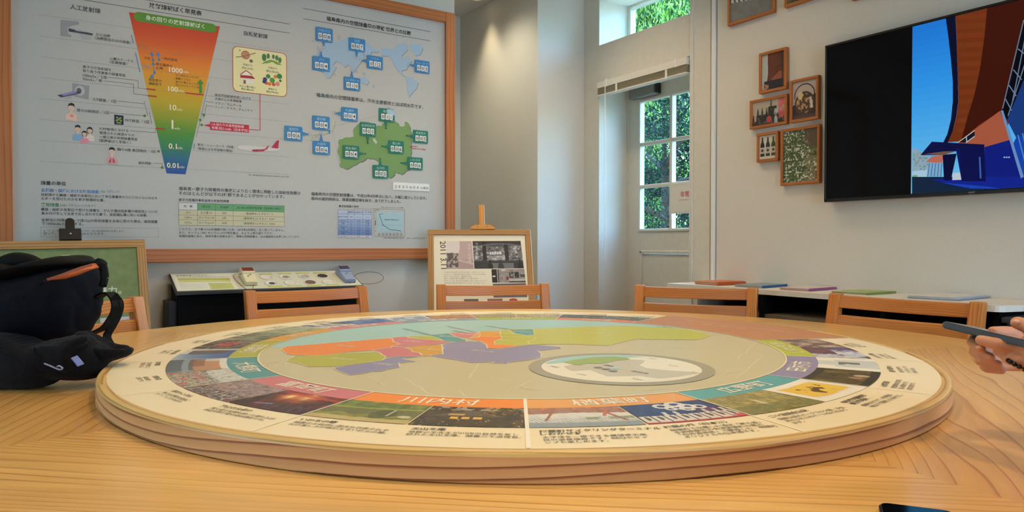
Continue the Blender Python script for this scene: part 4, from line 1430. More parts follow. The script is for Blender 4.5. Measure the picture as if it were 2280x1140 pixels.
T('物理的減衰に加え、除染作業の効果もあり、環境の空間線量は、ほぼ事故前の水準に戻っています。', 398.7, 667, 528, DK, 0.003)
T('線量の単位', 90.8, 147, 410.5, (58, 60, 64), 0.02)
T('各臓器・組織における吸収線量：', 91.5, 223, 425.8, (84, 136, 196), 0.022)
T('Gy（グレイ）', 225, 267.3, 428.3, (90, 104, 130), 0.004)
T('放射線から臓器・組織の各部位において単位重量あたりにどれくらいのエネ', 91.2, 350.5, 435.6, DK, 0.008)
T('ルギーを受けたのかを表す物理的な量。', 91.2, 233, 444.4, DK, 0.008)
T('実効線量：', 91.5, 135.4, 458.5, (96, 146, 108), 0.022)
T('mSv（ミリシーベルト）', 136, 211.9, 459, (92, 120, 100), 0.004)
T('臓器・組織の各部位で受けた線量を、がんや遺伝性影響の感受性について', 91.2, 350.5, 468.5, DK, 0.008)
T('重み付けをして全身で足し合わせた量で、放射線防護に用いる線量。', 92, 328.4, 477.3, DK, 0.008)
T('各部位に均等にガンマ線1Gyの吸収線量を全身に受けた場合、実効線量', 92.3, 350.8, 492.3, DK, 0.008)
T('で1000mSvと換算する。', 92.6, 186, 500.6, DK, 0.008)
T('m（ミリ）は1,000分の1、μ（マイクロ）は1,000,000分の1を表します。', 96.8, 277, 515, DK)
T('従って、15mSvは15,000μSvとなります。', 96.8, 233.6, 522.2, DK)
a, b_ = s.uv(91, 505.6), s.uv(352.6, 528)
vb = s.uv(91, 527)[1]
for v in (a[1], vb):
    s.dash(a[0], b_[0], v, 0.0014, (110, 112, 116), 0.007)
for u in (a[0], b_[0]):
    s.dash(vb, a[1], u, 0.0014, (110, 112, 116), 0.007, vert=True)
s.build('printed_sheet', M['paper'], bd, bo)

# ================================================================== THE ROUND TABLE
ZT, TD = 0.72, 0.0414                       # table top, thickness of the turntable
ZD = ZT + TD
TC = Vector((1.035, 1.522, 0))
RT, RD_ = 1.485, 0.950
tb = thing('round_table', 'very large round larch table with mitred wedges of grain carrying the printed turntable', 'table', TC)
joints = [R(a) for a in (-94.0, -168.7, -240.0, -311.0, -382.6)][::-1] + [R(-94.0 + 0)]
joints = [R(-168.7), R(-94.0), R(-22.6), R(49.0), R(120.0), R(191.3)]
for i in range(5):
    a0, a1 = joints[i], joints[i + 1]
    bm = bmesh.new()
    n = 24
    bv = 0.005
    ring = [(RT - bv, ZT), (RT - bv * 0.3, ZT - bv * 0.3), (RT, ZT - bv), (RT, ZT - 0.04), (RT - 0.01, ZT - 0.045)]
    cols = []
    for k in range(n + 1):
        a = a0 + (a1 - a0) * k / n
        cols.append([bm.verts.new((r_ * math.cos(a), r_ * math.sin(a), z)) for r_, z in ring])
    ct, cb = bm.verts.new((0, 0, ZT)), bm.verts.new((0, 0, ZT - 0.045))
    for k in range(n):
        bm.faces.new((ct, cols[k][0], cols[k + 1][0]))
        for j in range(len(ring) - 1):
            bm.faces.new((cols[k][j], cols[k][j + 1], cols[k + 1][j + 1], cols[k + 1][j]))
        bm.faces.new((cb, cols[k + 1][-1], cols[k][-1]))
    bm.faces.new([ct, cb] + [v for v in cols[0][::-1]])
    bm.faces.new([cb, ct] + [v for v in cols[n]])
    bmesh.ops.recalc_face_normals(bm, faces=bm.faces)
    me = bpy.data.meshes.new('top_segment')
    bm.to_mesh(me)
    bm.free()
    me.uv_layers.new(name='UVMap')
    am = (a0 + a1) / 2
    ax, ay = -math.sin(am), math.cos(am)
    for li, lp in enumerate(me.loops):
        co = me.vertices[lp.vertex_index].co
        me.uv_layers[0].data[li].uv = (co.x * ax + co.y * ay, co.x * math.cos(am) + co.y * math.sin(am) + (co.z - ZT))
    link('top_segment', me, M['table'] if i in (0, 2, 3) else M['table2'], tb)
bm = bmesh.new()
lathe(bm, [(0.34, 0.0), (0.34, 0.03), (0.30, 0.05), (0.20, 0.07), (0.18, 0.30), (0.20, 0.60), (0.42, 0.655), (0.50, 0.675)], 40)
bm_obj('pedestal', bm, M['chair'], tb, along=2, smooth=True)
for k in range(5):
    a = joints[k]
    bm = bmesh.new()
    tube(bm, [(0.80 * math.cos(a), 0.80 * math.sin(a), 0.0), (0.78 * math.cos(a), 0.78 * math.sin(a), 0.675)], [0.032, 0.04], 12)
    bm_obj('leg', bm, M['chair'], tb, along=2, smooth=True)

# ------------------------------------------------------------------ the turntable: a thick glued ring with a printed map let into it
RP = 0.932
tt = thing('turntable', 'thick round wooden turntable printed with a coloured town map, photographs and captions', 'turntable', TC + Vector((0, 0, ZT + 0.0008)))
to = tt.location.copy()


def ring_uv(o, us=1.0):
    me = o.data
    if not me.uv_layers:
        me.uv_layers.new(name='UVMap')
    for p in me.polygons:
        c = p.center
        ac = math.atan2(c.y, c.x)
        for li in p.loop_indices:
            co = me.vertices[me.loops[li].vertex_index].co
            a = math.atan2(co.y, co.x)
            while a - ac > PI:
                a -= 2 * PI
            while a - ac < -PI:
                a += 2 * PI
            r_ = math.hypot(co.x, co.y)
            me.uv_layers[0].data[li].uv = (a * RD_ * us, co.z + (RD_ - r_) * 1.0)


bm = bmesh.new()
lathe(bm, [(0.02, 0.0), (RD_ - 0.002, 0.0), (RD_, 0.002), (RD_, TD - 0.007)], 160)
o = bm_obj('disc_body', bm, M['disc_side'], tt, smooth=False)
ring_uv(o)
bm = bmesh.new()
prof = [(RD_, TD - 0.007), (RD_ - 0.0008, TD - 0.004), (RD_ - 0.003, TD - 0.0012), (RD_ - 0.006, TD), (RP + 0.003, TD), (RP, TD - 0.002), (RP - 0.004, TD - 0.0022)]
rings = []
for r_, z in prof:
    rings.append([bm.verts.new((r_ * math.cos(2 * PI * k / 160), r_ * math.sin(2 * PI * k / 160), z)) for k in range(160)])
for i in range(len(rings) - 1):
    for k in range(160):
        bm.faces.new((rings[i][k], rings[i][(k + 1) % 160], rings[i + 1][(k + 1) % 160], rings[i + 1][k]))
o = bm_obj('rim', bm, M['disc_rim'], tt, smooth=True)
ring_uv(o)

ZS = TD - 0.0018
s = Sheet(to + Vector((0, 0, ZS)), RIGHT, FW)


def pol(r_, deg):
    """polar position on the disc; deg measured in the room's axes"""
    a = R(deg) - (YAW - PI / 2)
    return (r_ * math.cos(a), r_ * math.sin(a))


def arc(r_, d0, d1, n=16):
    return [pol(r_, d0 + (d1 - d0) * k / n) for k in range(n + 1)]


PAPER = (246, 230, 194)
s.poly(arc(RP - 0.0005, 0, 360, 120)[:-1], PAPER, 0)
s.poly(arc(0.64, 0, 360, 96)[:-1], (206, 196, 158), 1)
RI, RL, RPH = 0.640, 0.706, 0.826


def zz(pts, x0, y0, k):
    return [(x0 + x / k, y0 + y / k) for x, y in pts]


def A5(p): return zz(p, 780, 680, 2.713)
def A6(p): return zz(p, 1280, 680, 2.713)
def AZ(p): return zz(p, 600, 690, 4.56)
def AL(p): return zz(p, 360, 700, 5.7)


def inward(pts):
    """trace a boundary with small irregular wiggles"""
    out = []
    g = np.random.default_rng(len(pts))
    for i, (x, y) in enumerate(pts):
        x1, y1 = pts[(i + 1) % len(pts)]
        out.append((x, y))
        L = math.hypot(x1 - x, y1 - y)
        if L > 14:
            n = int(L / 9)
            for k in range(1, n):
                f = k / n
                out.append((x + (x1 - x) * f + g.uniform(-1.1, 1.1), y + (y1 - y) * f + g.uniform(-0.5, 0.5)))
    return out


# the sea fills the far side of the circle down to the coast
coast = AZ([(0, 385), (120, 380), (1200, 290), (1600, 262), (1850, 238), (2130, 232)]) + A5([(960, 150), (1105, 148)]) + A6([(0, 135), (250, 122), (430, 130), (640, 140)])
cu = [s.uv(*p) for p in coast]
aL, aR = math.atan2(cu[0][1], cu[0][0]) % (2 * PI), math.atan2(cu[-1][1], cu[-1][0]) % (2 * PI)
s.poly([(0.638 * math.cos(aR + (aL - aR) * k / 40), 0.638 * math.sin(aR + (aL - aR) * k / 40)) for k in range(41)] + cu, (168, 208, 204), 2)
MAP = [
    (AZ([(120, 400), (170, 375), (700, 332), (1200, 290), (1250, 295), (1260, 325), (1330, 350), (1240, 370), (1230, 390), (1050, 410), (950, 420), (800, 430), (660, 455), (470, 470), (250, 462), (180, 450), (150, 430)]), (226, 140, 62), '浪江町', (765, 772)),
    (AL([(1590, 580), (1700, 530), (1950, 530), (2280, 500)]) + A5([(90, 287), (170, 283), (215, 315), (190, 335), (90, 350), (0, 362)]) + AL([(2100, 665), (1850, 668), (1720, 620), (1610, 600)]), (176, 176, 72), '葛尾村', (757, 801)),
    (AL([(2180, 685), (2230, 720), (2260, 730)]) + A5([(0, 425), (90, 410), (130, 400), (190, 400), (240, 385), (300, 375), (290, 350), (400, 340), (310, 325), (420, 312), (310, 310), (220, 320), (190, 335), (90, 350), (0, 362)]), (150, 146, 176), '川俣町', (846, 813)),
    (AZ([(1210, 288), (1400, 270), (1420, 290), (1550, 300), (1740, 318), (1870, 328), (1740, 345), (1640, 360), (1350, 375), (1240, 375), (1330, 350), (1260, 330), (1250, 300)]), (206, 132, 136), '双葉町', (916, 761.5)),
    (AZ([(1050, 412), (1240, 375), (1350, 378), (1440, 410), (1460, 432), (1520, 440), (1555, 470), (1400, 475), (1190, 478), (1140, 460), (1110, 435)]), (204, 128, 132), None, None),
    (AZ([(1350, 380), (1520, 368), (1700, 360), (1740, 355), (1770, 395), (1750, 415), (1765, 455), (1650, 455), (1615, 475), (1555, 470), (1530, 440), (1460, 430), (1430, 400)]), (206, 160, 60), '川内村', (950, 779.5)),
    (AZ([(1390, 270), (1610, 262), (1690, 280), (1760, 312), (1740, 318), (1550, 300), (1420, 290)]), (180, 184, 78), '大熊町', (940, 751)),
    (AZ([(1610, 262), (1810, 240), (1850, 258), (1900, 280), (2000, 310), (1990, 325), (1800, 325), (1760, 315), (1690, 280)]), (92, 156, 158), '富岡町', (995, 751)),
    (AZ([(1820, 238), (2130, 232), (2140, 258), (2120, 280), (2020, 285), (1900, 275)]), (212, 134, 138), '楢葉町', (1040, 746)),
    (A5([(785, 158), (950, 152), (985, 175), (1100, 190), (950, 192), (780, 190), (720, 202)]), (222, 166, 66), '広野町', (1110, 742.5)),
    (A5([(720, 205), (780, 190), (1110, 195), (1120, 205), (1070, 220), (1085, 235), (1000, 250), (900, 262), (830, 260), (820, 235), (780, 215)]), (232, 142, 66), '小野町', (1115, 759)),
    (A5([(960, 150), (1105, 147), (1112, 178), (1060, 182), (1000, 172)]), (92, 160, 164), '平田村', (1160, 740)),
    (A5([(555, 240), (640, 220), (780, 218), (820, 240), (830, 262), (900, 265), (1090, 240), (1180, 245), (1275, 252), (1270, 262), (1130, 275), (1155, 295), (1150, 315), (1060, 335), (960, 345), (940, 358), (910, 350), (860, 352), (870, 342), (730, 348), (640, 330), (560, 320), (480, 305), (560, 295), (555, 260)]), (152, 148, 178), '田村市', (1072, 784)),
    (A6([(-450, 150), (-450, 178), (-440, 200), (-490, 220), (-480, 238), (-330, 243), (-140, 236), (0, 235), (200, 245), (350, 205), (740, 210), (820, 185), (720, 155), (640, 140), (250, 122), (0, 133)]), (190, 190, 82), 'いわき市', (1330, 743)),
]
for pts, c, nm, pos in MAP:
    pw = inward(pts)
    s.px(pw, vivid(c), 3)
    q = [s.uv(*p) for p in pw]
    s.line(q + [q[0]], 0.0022, (240, 232, 206), 4)
    if nm:
        u, v = s.uv(*pos)
        s.text(nm, u, v, size=0.022, col=(240, 236, 216), layer=5, du=(math.cos(R(-28)), math.sin(R(-28))), align='C')
# roads on the grey ground, sea lettering, compass
g = np.random.default_rng(5)
for (x0, y0, x1, y1) in ((900, 842, 965, 880), (1020, 868, 1035, 885), (1045, 840, 1068, 808), (1090, 838, 1140, 850), (1130, 872, 1180, 848), (590, 806, 625, 808), (625, 808, 640, 812), (620, 850, 700, 845), (1640, 800, 1690, 760), (1600, 840, 1660, 820),
                         (1480, 770, 1560, 778), (1420, 872, 1500, 862), (1700, 790, 1640, 845), (860, 860, 820, 838), (1150, 860, 1200, 870), (1560, 752, 1620, 742)):
    pts = [(x0 + (x1 - x0) * k / 5 + g.uniform(-4, 4), y0 + (y1 - y0) * k / 5 + g.uniform(-2, 2)) for k in range(6)]
    s.linepx(pts, 0.0022, (228, 218, 184), 2)
for (t_, x0, y0, x1, y1) in (('福島第一原子力発電所', 893, 732.5, 952, 747), ('東京電力福島第二原子力発電所', 992, 727, 1052, 740), ('広野火力発電所', 1080, 726.5, 1133, 735)):
    s.tpx(t_, x0, x1, y0, (110, 124, 116), 0.0, 4, y1)
s.tpx('復興拠点', 1005, 1034, 737.5, (170, 90, 100), 0.0, 4, 742.5)
cu_, cv_ = s.uv(1479, 728)
s.disc(cu_, cv_, 0.024, (130, 156, 152), 3)
s.disc(cu_, cv_, 0.021, (172, 204, 198), 4)
s.poly([(cu_ - 0.006, cv_ - 0.012), (cu_ + 0.008, cv_ - 0.010), (cu_, cv_ + 0.019)], (120, 146, 142), 5)
# the inset of the whole prefecture
e0, e1 = s.uv(1180.7, 822), s.uv(1594, 826)
f0, f1 = s.uv(1385, 787), s.uv(1387, 860)
cx, cy = (e0[0] + e1[0]) / 2, (f0[1] + f1[1]) / 2
ro = ((e1[0] - e0[0]) + (f0[1] - f1[1])) / 4
s.disc(cx, cy, ro, (166, 160, 136), 4, n=64)
s.disc(cx, cy, ro * 0.862, (240, 234, 214), 5, n=64)


def AI(p): return zz(p, 1150, 740, 4.56)


def clip_in(pts, rr):
    out = []
    for p in pts:
        u, v = s.uv(*p)
        d = math.hypot(u - cx, v - cy)
        if d > rr:
            u, v = cx + (u - cx) * rr / d, cy + (v - cy) * rr / d
        out.append((u, v))
    return out


s.poly(clip_in(AI([(290, 328), (330, 305), (450, 265), (600, 245), (760, 236), (900, 232), (1100, 236), (1300, 255), (1150, 262), (960, 255), (480, 312), (350, 325)]), ro * 0.855), (164, 208, 208), 6)
s.poly(clip_in(AI(inward([(470, 310), (600, 285), (800, 260), (960, 252), (1120, 265), (1155, 280), (1000, 298), (880, 325), (700, 325), (650, 343), (580, 335)])), ro), (160, 182, 86), 7)
s.poly(clip_in(AI(inward([(480, 350), (580, 335), (650, 343), (700, 325), (880, 325), (1000, 298), (1160, 282), (1300, 290), (1290, 315), (1250, 340), (1320, 370), (1500, 390), (1800, 410), (1840, 425), (1640, 460), (1450, 478), (1250, 450), (920, 455), (800, 410), (750, 390), (560, 400), (510, 375)])), ro * 0.86), (204, 198, 178), 6)
for (x, y) in ((830, 366), (908, 383), (980, 402), (915, 342), (958, 350)):
    u, v = s.uv(*AI([(x, y)])[0])
    s.disc(u, v, 0.010 if y > 360 else 0.007, (120, 122, 124), 8, n=8)
u, v = s.uv(*AI([(1010, 373)])[0])
s.disc(u, v, 0.013, (176, 210, 210), 8, n=10)
for (t_, x0, y0, x1, y1) in (('宮城県', 335, 352, 415, 372), ('山形県', 605, 430, 695, 450), ('新潟県', 1165, 478, 1265, 500), ('福島県', 1150, 402, 1315, 434), ('茨城県', 1335, 270, 1410, 284), ('栃木県', 1535, 342, 1630, 358), ('群馬県', 1770, 412, 1850, 430)):
    p = AI([(x0, y0), (x1, y1)])
    s.tpx(t_, p[0][0], p[1][0], p[0][1], (110, 108, 100), 0.0, 9, p[1][1])

# ------------------------------------------------------------------ the ring of sectors
BND = [-123.6, -99.1, -74.0, -49.0, -24.4, 21.2, 45.1, 69.1, 92.6, 115.9, 139.0, 163.4, 187.8, 211.9, 236.4]
SEC = [('楢葉町', (230, 168, 88)), ('広野町', (100, 170, 176)), ('田村市', (150, 142, 174)), ('いわき市', (184, 190, 66)), (None, (200, 134, 84)), ('新地町', (222, 130, 84)), ('相馬市', (172, 184, 84)), ('南相馬市', (152, 152, 166)),
       ('葛尾村', (208, 136, 140)), ('浪江町', (212, 160, 66)), ('双葉町', (176, 174, 70)), ('大熊町', (92, 152, 156)), ('富岡町', (206, 128, 134)), ('川内村', (238, 146, 56))]


def pond(h, w, sd=1):
    x, y = grid(h, w)
    n = vnoise(h, w, 5, 9, sd)
    n2 = vnoise(h, w, 9, 26, sd + 1)
    im = pal(0.6 * n + 0.4 * n2, [(54, 66, 26), (96, 112, 44), (136, 146, 60), (190, 190, 104)])
    im = blend(im, (112, 110, 66), ((y < 0.58 + 0.10 * x) & (y > 0.22)) * 0.75)
    im = blend(im, (170, 170, 60), (np.abs(y - 0.60 - 0.10 * x) < 0.03) * 0.8)
    im = blend(im, (150, 148, 60), (np.abs(y - 0.26 + 0.05 * np.sin(x * 20)) < 0.05) * (0.6 + 0.4 * n2))
    im = blend(im, (206, 182, 124), (y < 0.16 + 0.02 * n) * 0.9)
    im = blend(im, (60, 62, 34), ((x - 0.66) ** 2 * 3 + (y - 0.4) ** 2 < 0.05) * 0.5)
    im = blend(im, (216, 206, 190), ((np.abs(x - 0.72) < 0.012) & (y > 0.3) & (y < 0.62)) * 0.8)
    im = blend(im, (222, 214, 200), ((x - 0.9) ** 2 + (y - 0.32) ** 2 < 0.004) * 0.8)
    return im


def hut(h, w, sd=2):
    x, y = grid(h, w)
    n = vnoise(h, w, 8, 14, sd)
    n2 = vnoise(h, w, 16, 40, sd + 1)
    im = pal(0.5 * n + 0.5 * n2, [(18, 14, 8), (44, 34, 18), (84, 66, 34), (120, 104, 66)])
    im = blend(im, (186, 178, 168), ((y > 0.80) & (n > 0.5)) * 0.8)
    im = blend(im, (104, 90, 80), ((np.abs(x - 0.46) < 0.42 - (y - 0.45) * 1.1) & (y > 0.48) & (y < 0.80)) * 0.8)
    im = blend(im, (70, 56, 40), ((x > 0.24) & (x < 0.66) & (y > 0.30) & (y < 0.52)) * 0.9)
    im = blend(im, (240, 190, 80), ((np.abs(((x - 0.28) * 9) % 1 - 0.5) < 0.36) & (x > 0.30) & (x < 0.62) & (y > 0.36) & (y < 0.47)) * 0.95)
    im = blend(im, (222, 176, 90), ((x > 0.26) & (x < 0.42) & (y > 0.54) & (y < 0.62)) * 0.8)
    im = blend(im, (232, 196, 110), (((n2 > 0.78) & (y < 0.36))) * 0.8)
    im = blend(im, (190, 140, 40), ((x > 0.55) & (y > 0.55) & (n2 > 0.62)) * 0.6)
    return im


def terrace(h, w, sd=3):
    x, y = grid(h, w)
    n = vnoise(h, w, 4, 12, sd)
    im = pal(0.6 * y + 0.4 * n, [(150, 150, 150), (206, 208, 206), (226, 226, 216), (180, 120, 96)])
    im = blend(im, (150, 84, 60), (y > 0.72 - 0.16 * np.abs(x - 0.5)) * (0.65 + 0.3 * n))
    im = blend(im, (212, 134, 104), ((y > 0.86) & (n > 0.55)) * 0.8)
    im = blend(im, (160, 96, 66), (np.abs(x - 0.10 - 0.2 * y) < 0.015) * (y > 0.3))
    im = blend(im, (176, 96, 60), (np.abs(x - 0.86 + 0.25 * (y - 0.4)) < 0.022) * (y > 0.25))
    im = blend(im, (190, 112, 76), (np.abs(x - 0.76 - 0.25 * (y - 0.6)) < 0.02) * (y > 0.5))
    im = blend(im, (110, 122, 130), ((y < 0.42) & (np.abs(((x * 1.3 + y * 0.5) * 16) % 1 - 0.5) < 0.12)) * 0.7)
    im = blend(im, (126, 140, 150), (y < 0.22) * (0.4 + 0.5 * n))
    im = blend(im, (120, 132, 92), ((y > 0.34) & (y < 0.46) & (x > 0.5) & (n > 0.4)) * 0.7)
    return im


def sake(h, w, sd=4):
    x, y = grid(h, w)
    n = vnoise(h, w, 6, 18, sd)
    im = pal(n, [(20, 34, 84), (30, 48, 110), (36, 60, 128)])
    for cx_, cy_, r_ in ((0.42, 0.82, 0.008), (0.60, 0.86, 0.012), (0.56, 0.70, 0.006), (0.68, 0.72, 0.010), (0.63, 0.60, 0.006), (0.80, 0.66, 0.006), (0.47, 0.66, 0.004)):
        d = (x - cx_) ** 2 + (y - cy_) ** 2 * 0.5
        im = blend(im, (232, 228, 222), (d < r_) * (d > r_ * 0.25) * 0.95)
    for cx_ in (0.30, 0.42, 0.74, 0.86, 0.95):
        im = blend(im, (236, 226, 206), ((np.abs(x - cx_ - 0.06 * (y - 0.3)) < 0.02) & (y > 0.34) & (y < 0.52)) * 0.9)
    im = blend(im, (206, 60, 80), ((np.abs(((x * 14 + y * 5) % 1) - 0.5) < 0.16) & (y > 0.40) & (y < 0.58) & (x > 0.6) & (n > 0.5)) * 0.7)
    box_ = (y < 0.36) & (y > 0.06)
    im = blend(im, (236, 222, 204), box_ * (np.abs((x * 8) % 1 - 0.5) < 0.44) * 0.95)
    im = blend(im, (60, 50, 54), box_ * (((((x * 8) % 1) - 0.55) ** 2 + (y - 0.24) ** 2 * 3) < 0.03) * 0.85)
    im = blend(im, (206, 60, 70), ((y < 0.05) | ((y < 0.14) & (x > 0.9))) * 0.9)
    return im


def grassy(h, w, sd=5):
    x, y = grid(h, w)
    n = vnoise(h, w, 7, 12, sd)
    n2 = vnoise(h, w, 18, 40, sd + 1)
    im = pal(0.5 * n + 0.5 * n2, [(60, 62, 34), (130, 124, 66), (182, 168, 100), (226, 210, 150)])
    im = blend(im, (218, 216, 200), ((np.abs(x - 0.48) < 0.05 * n) & (y > 0.3) & (y < 0.6)) * 0.8)
    im = blend(im, (86, 96, 50), ((y < 0.4) & (n > 0.45)) * 0.5)
    return im


def label_yellow(h, w, sd=6):
    x, y = grid(h, w)
    im = np.ones((h, w, 3)) * np.array([244, 238, 222.0])
    n = vnoise(h, w, 6, 10, sd)
    im = blend(im, (226, 224, 222), ((np.abs(x - 0.5) < 0.42) & (np.abs(y - 0.5) < 0.34)) * 1.0)
    im = blend(im, (242, 200, 66), ((np.abs(x - 0.5) < 0.38) & (np.abs(y - 0.52) < 0.26 + 0.1 * n)) * 0.95)
    im = blend(im, (90, 54, 24), ((np.abs(y - 0.5 - 0.1 * np.sin(x * 26)) < 0.12) & (np.abs(x - 0.52) < 0.26) & (n > 0.45)) * 0.9)
    return im


def forest(h, w, sd=7):
    x, y = grid(h, w)
    n = vnoise(h, w, 3, 22, sd)
    n2 = vnoise(h, w, 14, 20, sd + 1)
    im = pal(0.6 * n + 0.4 * n2, [(26, 22, 10), (62, 52, 22), (112, 92, 34), (176, 150, 60)])
    im = blend(im, (34, 28, 14), ((y > 0.86) | (y < 0.14)) * 0.7)
    im = blend(im, (226, 206, 176), ((x - 0.62) ** 2 + (y - 0.25) ** 2 * 0.4 < 0.006) * 0.7)
    im = blend(im, (200, 132, 100), ((x - 0.45) ** 2 + (y - 0.3) ** 2 * 0.3 < 0.004) * 0.7)
    return im


def bottle_pic(h, w, sd=8):
    x, y = grid(h, w)
    n = vnoise(h, w, 6, 10, sd)
    im = np.ones((h, w, 3)) * np.array([242, 236, 218.0])
    im = blend(im, (196, 204, 204), ((np.abs(x - 0.5) < 0.30 - 0.12 * (y > 0.72))) * (0.5 + 0.5 * n))
    im = blend(im, (96, 104, 96), ((np.abs(x - 0.5) < 0.12) & (y > 0.30) & (y < 0.66)) * 0.8 * (n > 0.3))
    return im


def collage(h, w, sd=9):
    x, y = grid(h, w)
    n = vnoise(h, w, 10, 10, sd)
    im = pal(n, [(40, 30, 60), (110, 60, 80), (190, 190, 210), (70, 90, 140)])
    im = blend(im, (206, 216, 226), ((x < 0.33) & (n > 0.4)) * 0.7)
    im = blend(im, (90, 24, 40), ((x > 0.33) & (y > 0.5)) * 0.65)
    im = blend(im, (226, 232, 238), ((x > 0.33) & (x < 0.62) & (y < 0.5) & (n < 0.6)) * 0.9)
    im = blend(im, (40, 44, 120), ((x > 0.75) & (y < 0.5)) * 0.6)
    return im


def blossoms(h, w, sd=10):
    x, y = grid(h, w)
    n = vnoise(h, w, 12, 20, sd)
    n2 = vnoise(h, w, 30, 44, sd + 1)
    im = pal(0.35 * n + 0.65 * n2, [(66, 50, 50), (128, 106, 108), (186, 164, 164), (222, 206, 206)])
    im = blend(im, (54, 44, 44), (np.abs(np.sin(x * 17 + y * 9 + n * 5)) < 0.10) * (x > 0.35) * 0.7)
    im = blend(im, (72, 62, 56), ((y < 0.34) & (n > 0.38)) * 0.75)
    im = blend(im, (216, 214, 214), ((y < 0.3) & (n2 > 0.66)) * 0.9)
    im = blend(im, (196, 76, 66), ((y < 0.3) & (n2 < 0.24)) * 0.8)
    return im


def fire(h, w, sd=11):
    x, y = grid(h, w)
    n = vnoise(h, w, 6, 10, sd)
    n2 = vnoise(h, w, 14, 24, sd + 1)
    im = pal(0.7 * n * (0.4 + 0.6 * y) + 0.3 * n2, [(26, 14, 12), (66, 24, 18), (140, 44, 22), (190, 80, 30)])
    for cx_, cy_, r_ in ((0.52, 0.80, 0.030), (0.30, 0.72, 0.016)):
        d = (x - cx_) ** 2 + (y - cy_) ** 2 * 0.35
        im = blend(im, (236, 120, 40), np.exp(-d / (r_ * 1.1)) * (0.45 + 0.5 * n2))
        im = blend(im, (255, 236, 176), np.exp(-d / (r_ * 0.32)) * (0.5 + 0.7 * n2))
    im = blend(im, (150, 130, 190), (np.abs((y - 0.22) - 0.4 * (x - 0.25)) < 0.035) * (x > 0.2) * (x < 0.42) * 0.8)
    im = blend(im, (96, 84, 120), ((y < 0.35) & (x > 0.4) & (n2 > 0.62)) * 0.7)
    im = blend(im, (200, 60, 26), (np.abs(y - 0.92 + 0.12 * x) < 0.05) * 0.7)
    return im


def building(h, w, sd=12):
    x, y = grid(h, w)
    n = vnoise(h, w, 6, 12, sd)
    im = pal(0.5 * y + 0.5 * n, [(96, 100, 110), (150, 150, 150), (206, 204, 196), (216, 214, 206)])
    im = blend(im, (70, 84, 96), ((y < 0.45) & (x < 0.95)) * 0.75)
    im = blend(im, (190, 120, 70), ((y > 0.42) & (y < 0.9) & (x > 0.2)) * (0.5 + 0.4 * n))
    im = blend(im, (130, 84, 60), ((y > 0.38) & (x < 0.62) & (y < 0.62)) * 0.7)
    im = blend(im, (230, 226, 214), (y > 0.88) * 0.8)
    im = blend(im, (170, 186, 196), ((np.abs(y - 0.30) < 0.05)) * 0.6)
    return im


def festival(h, w, sd=13):
    x, y = grid(h, w)
    n = vnoise(h, w, 12, 12, sd)
    n2 = vnoise(h, w, 26, 26, sd + 2)
    im = pal(n2, [(66, 56, 46), (140, 126, 110), (200, 196, 188), (206, 204, 198)])
    im = blend(im, (200, 70, 50), ((n > 0.66) & (y < 0.5)) * 0.8)
    im = blend(im, (206, 176, 60), ((n < 0.26) & (y < 0.5)) * 0.8)
    im = blend(im, (70, 110, 110), ((np.abs(n - 0.48) < 0.03)) * 0.8)
    im = blend(im, (222, 224, 222), ((y > 0.6) & (n > 0.35)) * 0.7)
    return im


def dusk(h, w, sd=14):
    x, y = grid(h, w)
    n = vnoise(h, w, 10, 12, sd)
    im = pal(n, [(30, 26, 22), (70, 62, 54), (130, 116, 104), (196, 190, 184)])
    im = blend(im, (206, 70, 70), (((x - 0.5) ** 2 + (y - 0.5) ** 2) < 0.06) * (n > 0.35) * 0.85)
    return im


def bluehouse(h, w, sd=15):
    x, y = grid(h, w)
    n = vnoise(h, w, 6, 8, sd)
    im = pal(0.8 * y + 0.2 * n, [(180, 190, 200), (120, 146, 180), (76, 108, 166), (50, 84, 150)])
    im = blend(im, (96, 70, 60), ((x < 0.55) & (np.abs(y - 0.5) < 0.42 - 0.5 * np.abs(x - 0.3))) * (0.6 + 0.3 * n))
    im = blend(im, (222, 218, 208), ((x < 0.15) | ((x < 0.45) & (y < 0.16))) * 0.8)
    return im


def generic(cols, fy=6, fx=10, sd=20):
    def f(h, w):
        return pal(0.6 * vnoise(h, w, fy, fx, sd) + 0.4 * vnoise(h, w, fy * 3, fx * 3, sd + 1), cols)
    return f


PH = {0: (terrace, sake), 1: (grassy, label_yellow), 2: (forest, bottle_pic), 3: (collage, generic([(236, 226, 210), (190, 160, 140), (80, 60, 56), (236, 230, 220)], 3, 5, 21)),
      5: (generic([(236, 228, 206), (60, 58, 52), (150, 140, 110), (238, 230, 210)], 3, 8, 22), generic([(226, 220, 200), (110, 110, 106), (60, 60, 58), (200, 190, 170)], 4, 8, 23)),
      6: (generic([(96, 92, 50), (150, 140, 90), (206, 190, 140), (120, 120, 60)], 8, 16, 24), generic([(80, 76, 50), (150, 140, 100), (190, 176, 140), (110, 104, 60)], 8, 16, 25)),
      7: (generic([(70, 50, 40), (160, 110, 70), (206, 150, 90), (100, 70, 50)], 5, 14, 26), generic([(190, 196, 206), (220, 222, 224), (110, 130, 160), (230, 230, 226)], 3, 8, 27)),
      8: (generic([(40, 60, 110), (66, 96, 160), (120, 150, 190), (50, 54, 60)], 4, 8, 28), generic([(226, 222, 212), (236, 232, 222), (70, 76, 70), (230, 226, 216)], 1.5, 9, 29)),
      9: (generic([(60, 66, 40), (150, 160, 120), (176, 180, 150), (80, 90, 60)], 4, 6, 30), generic([(50, 60, 40), (90, 96, 66), (170, 170, 150), (60, 66, 46)], 4, 7, 31)),
      10: (dusk, bluehouse), 11: (building, festival), 12: (blossoms, fire), 13: (pond, hut)}
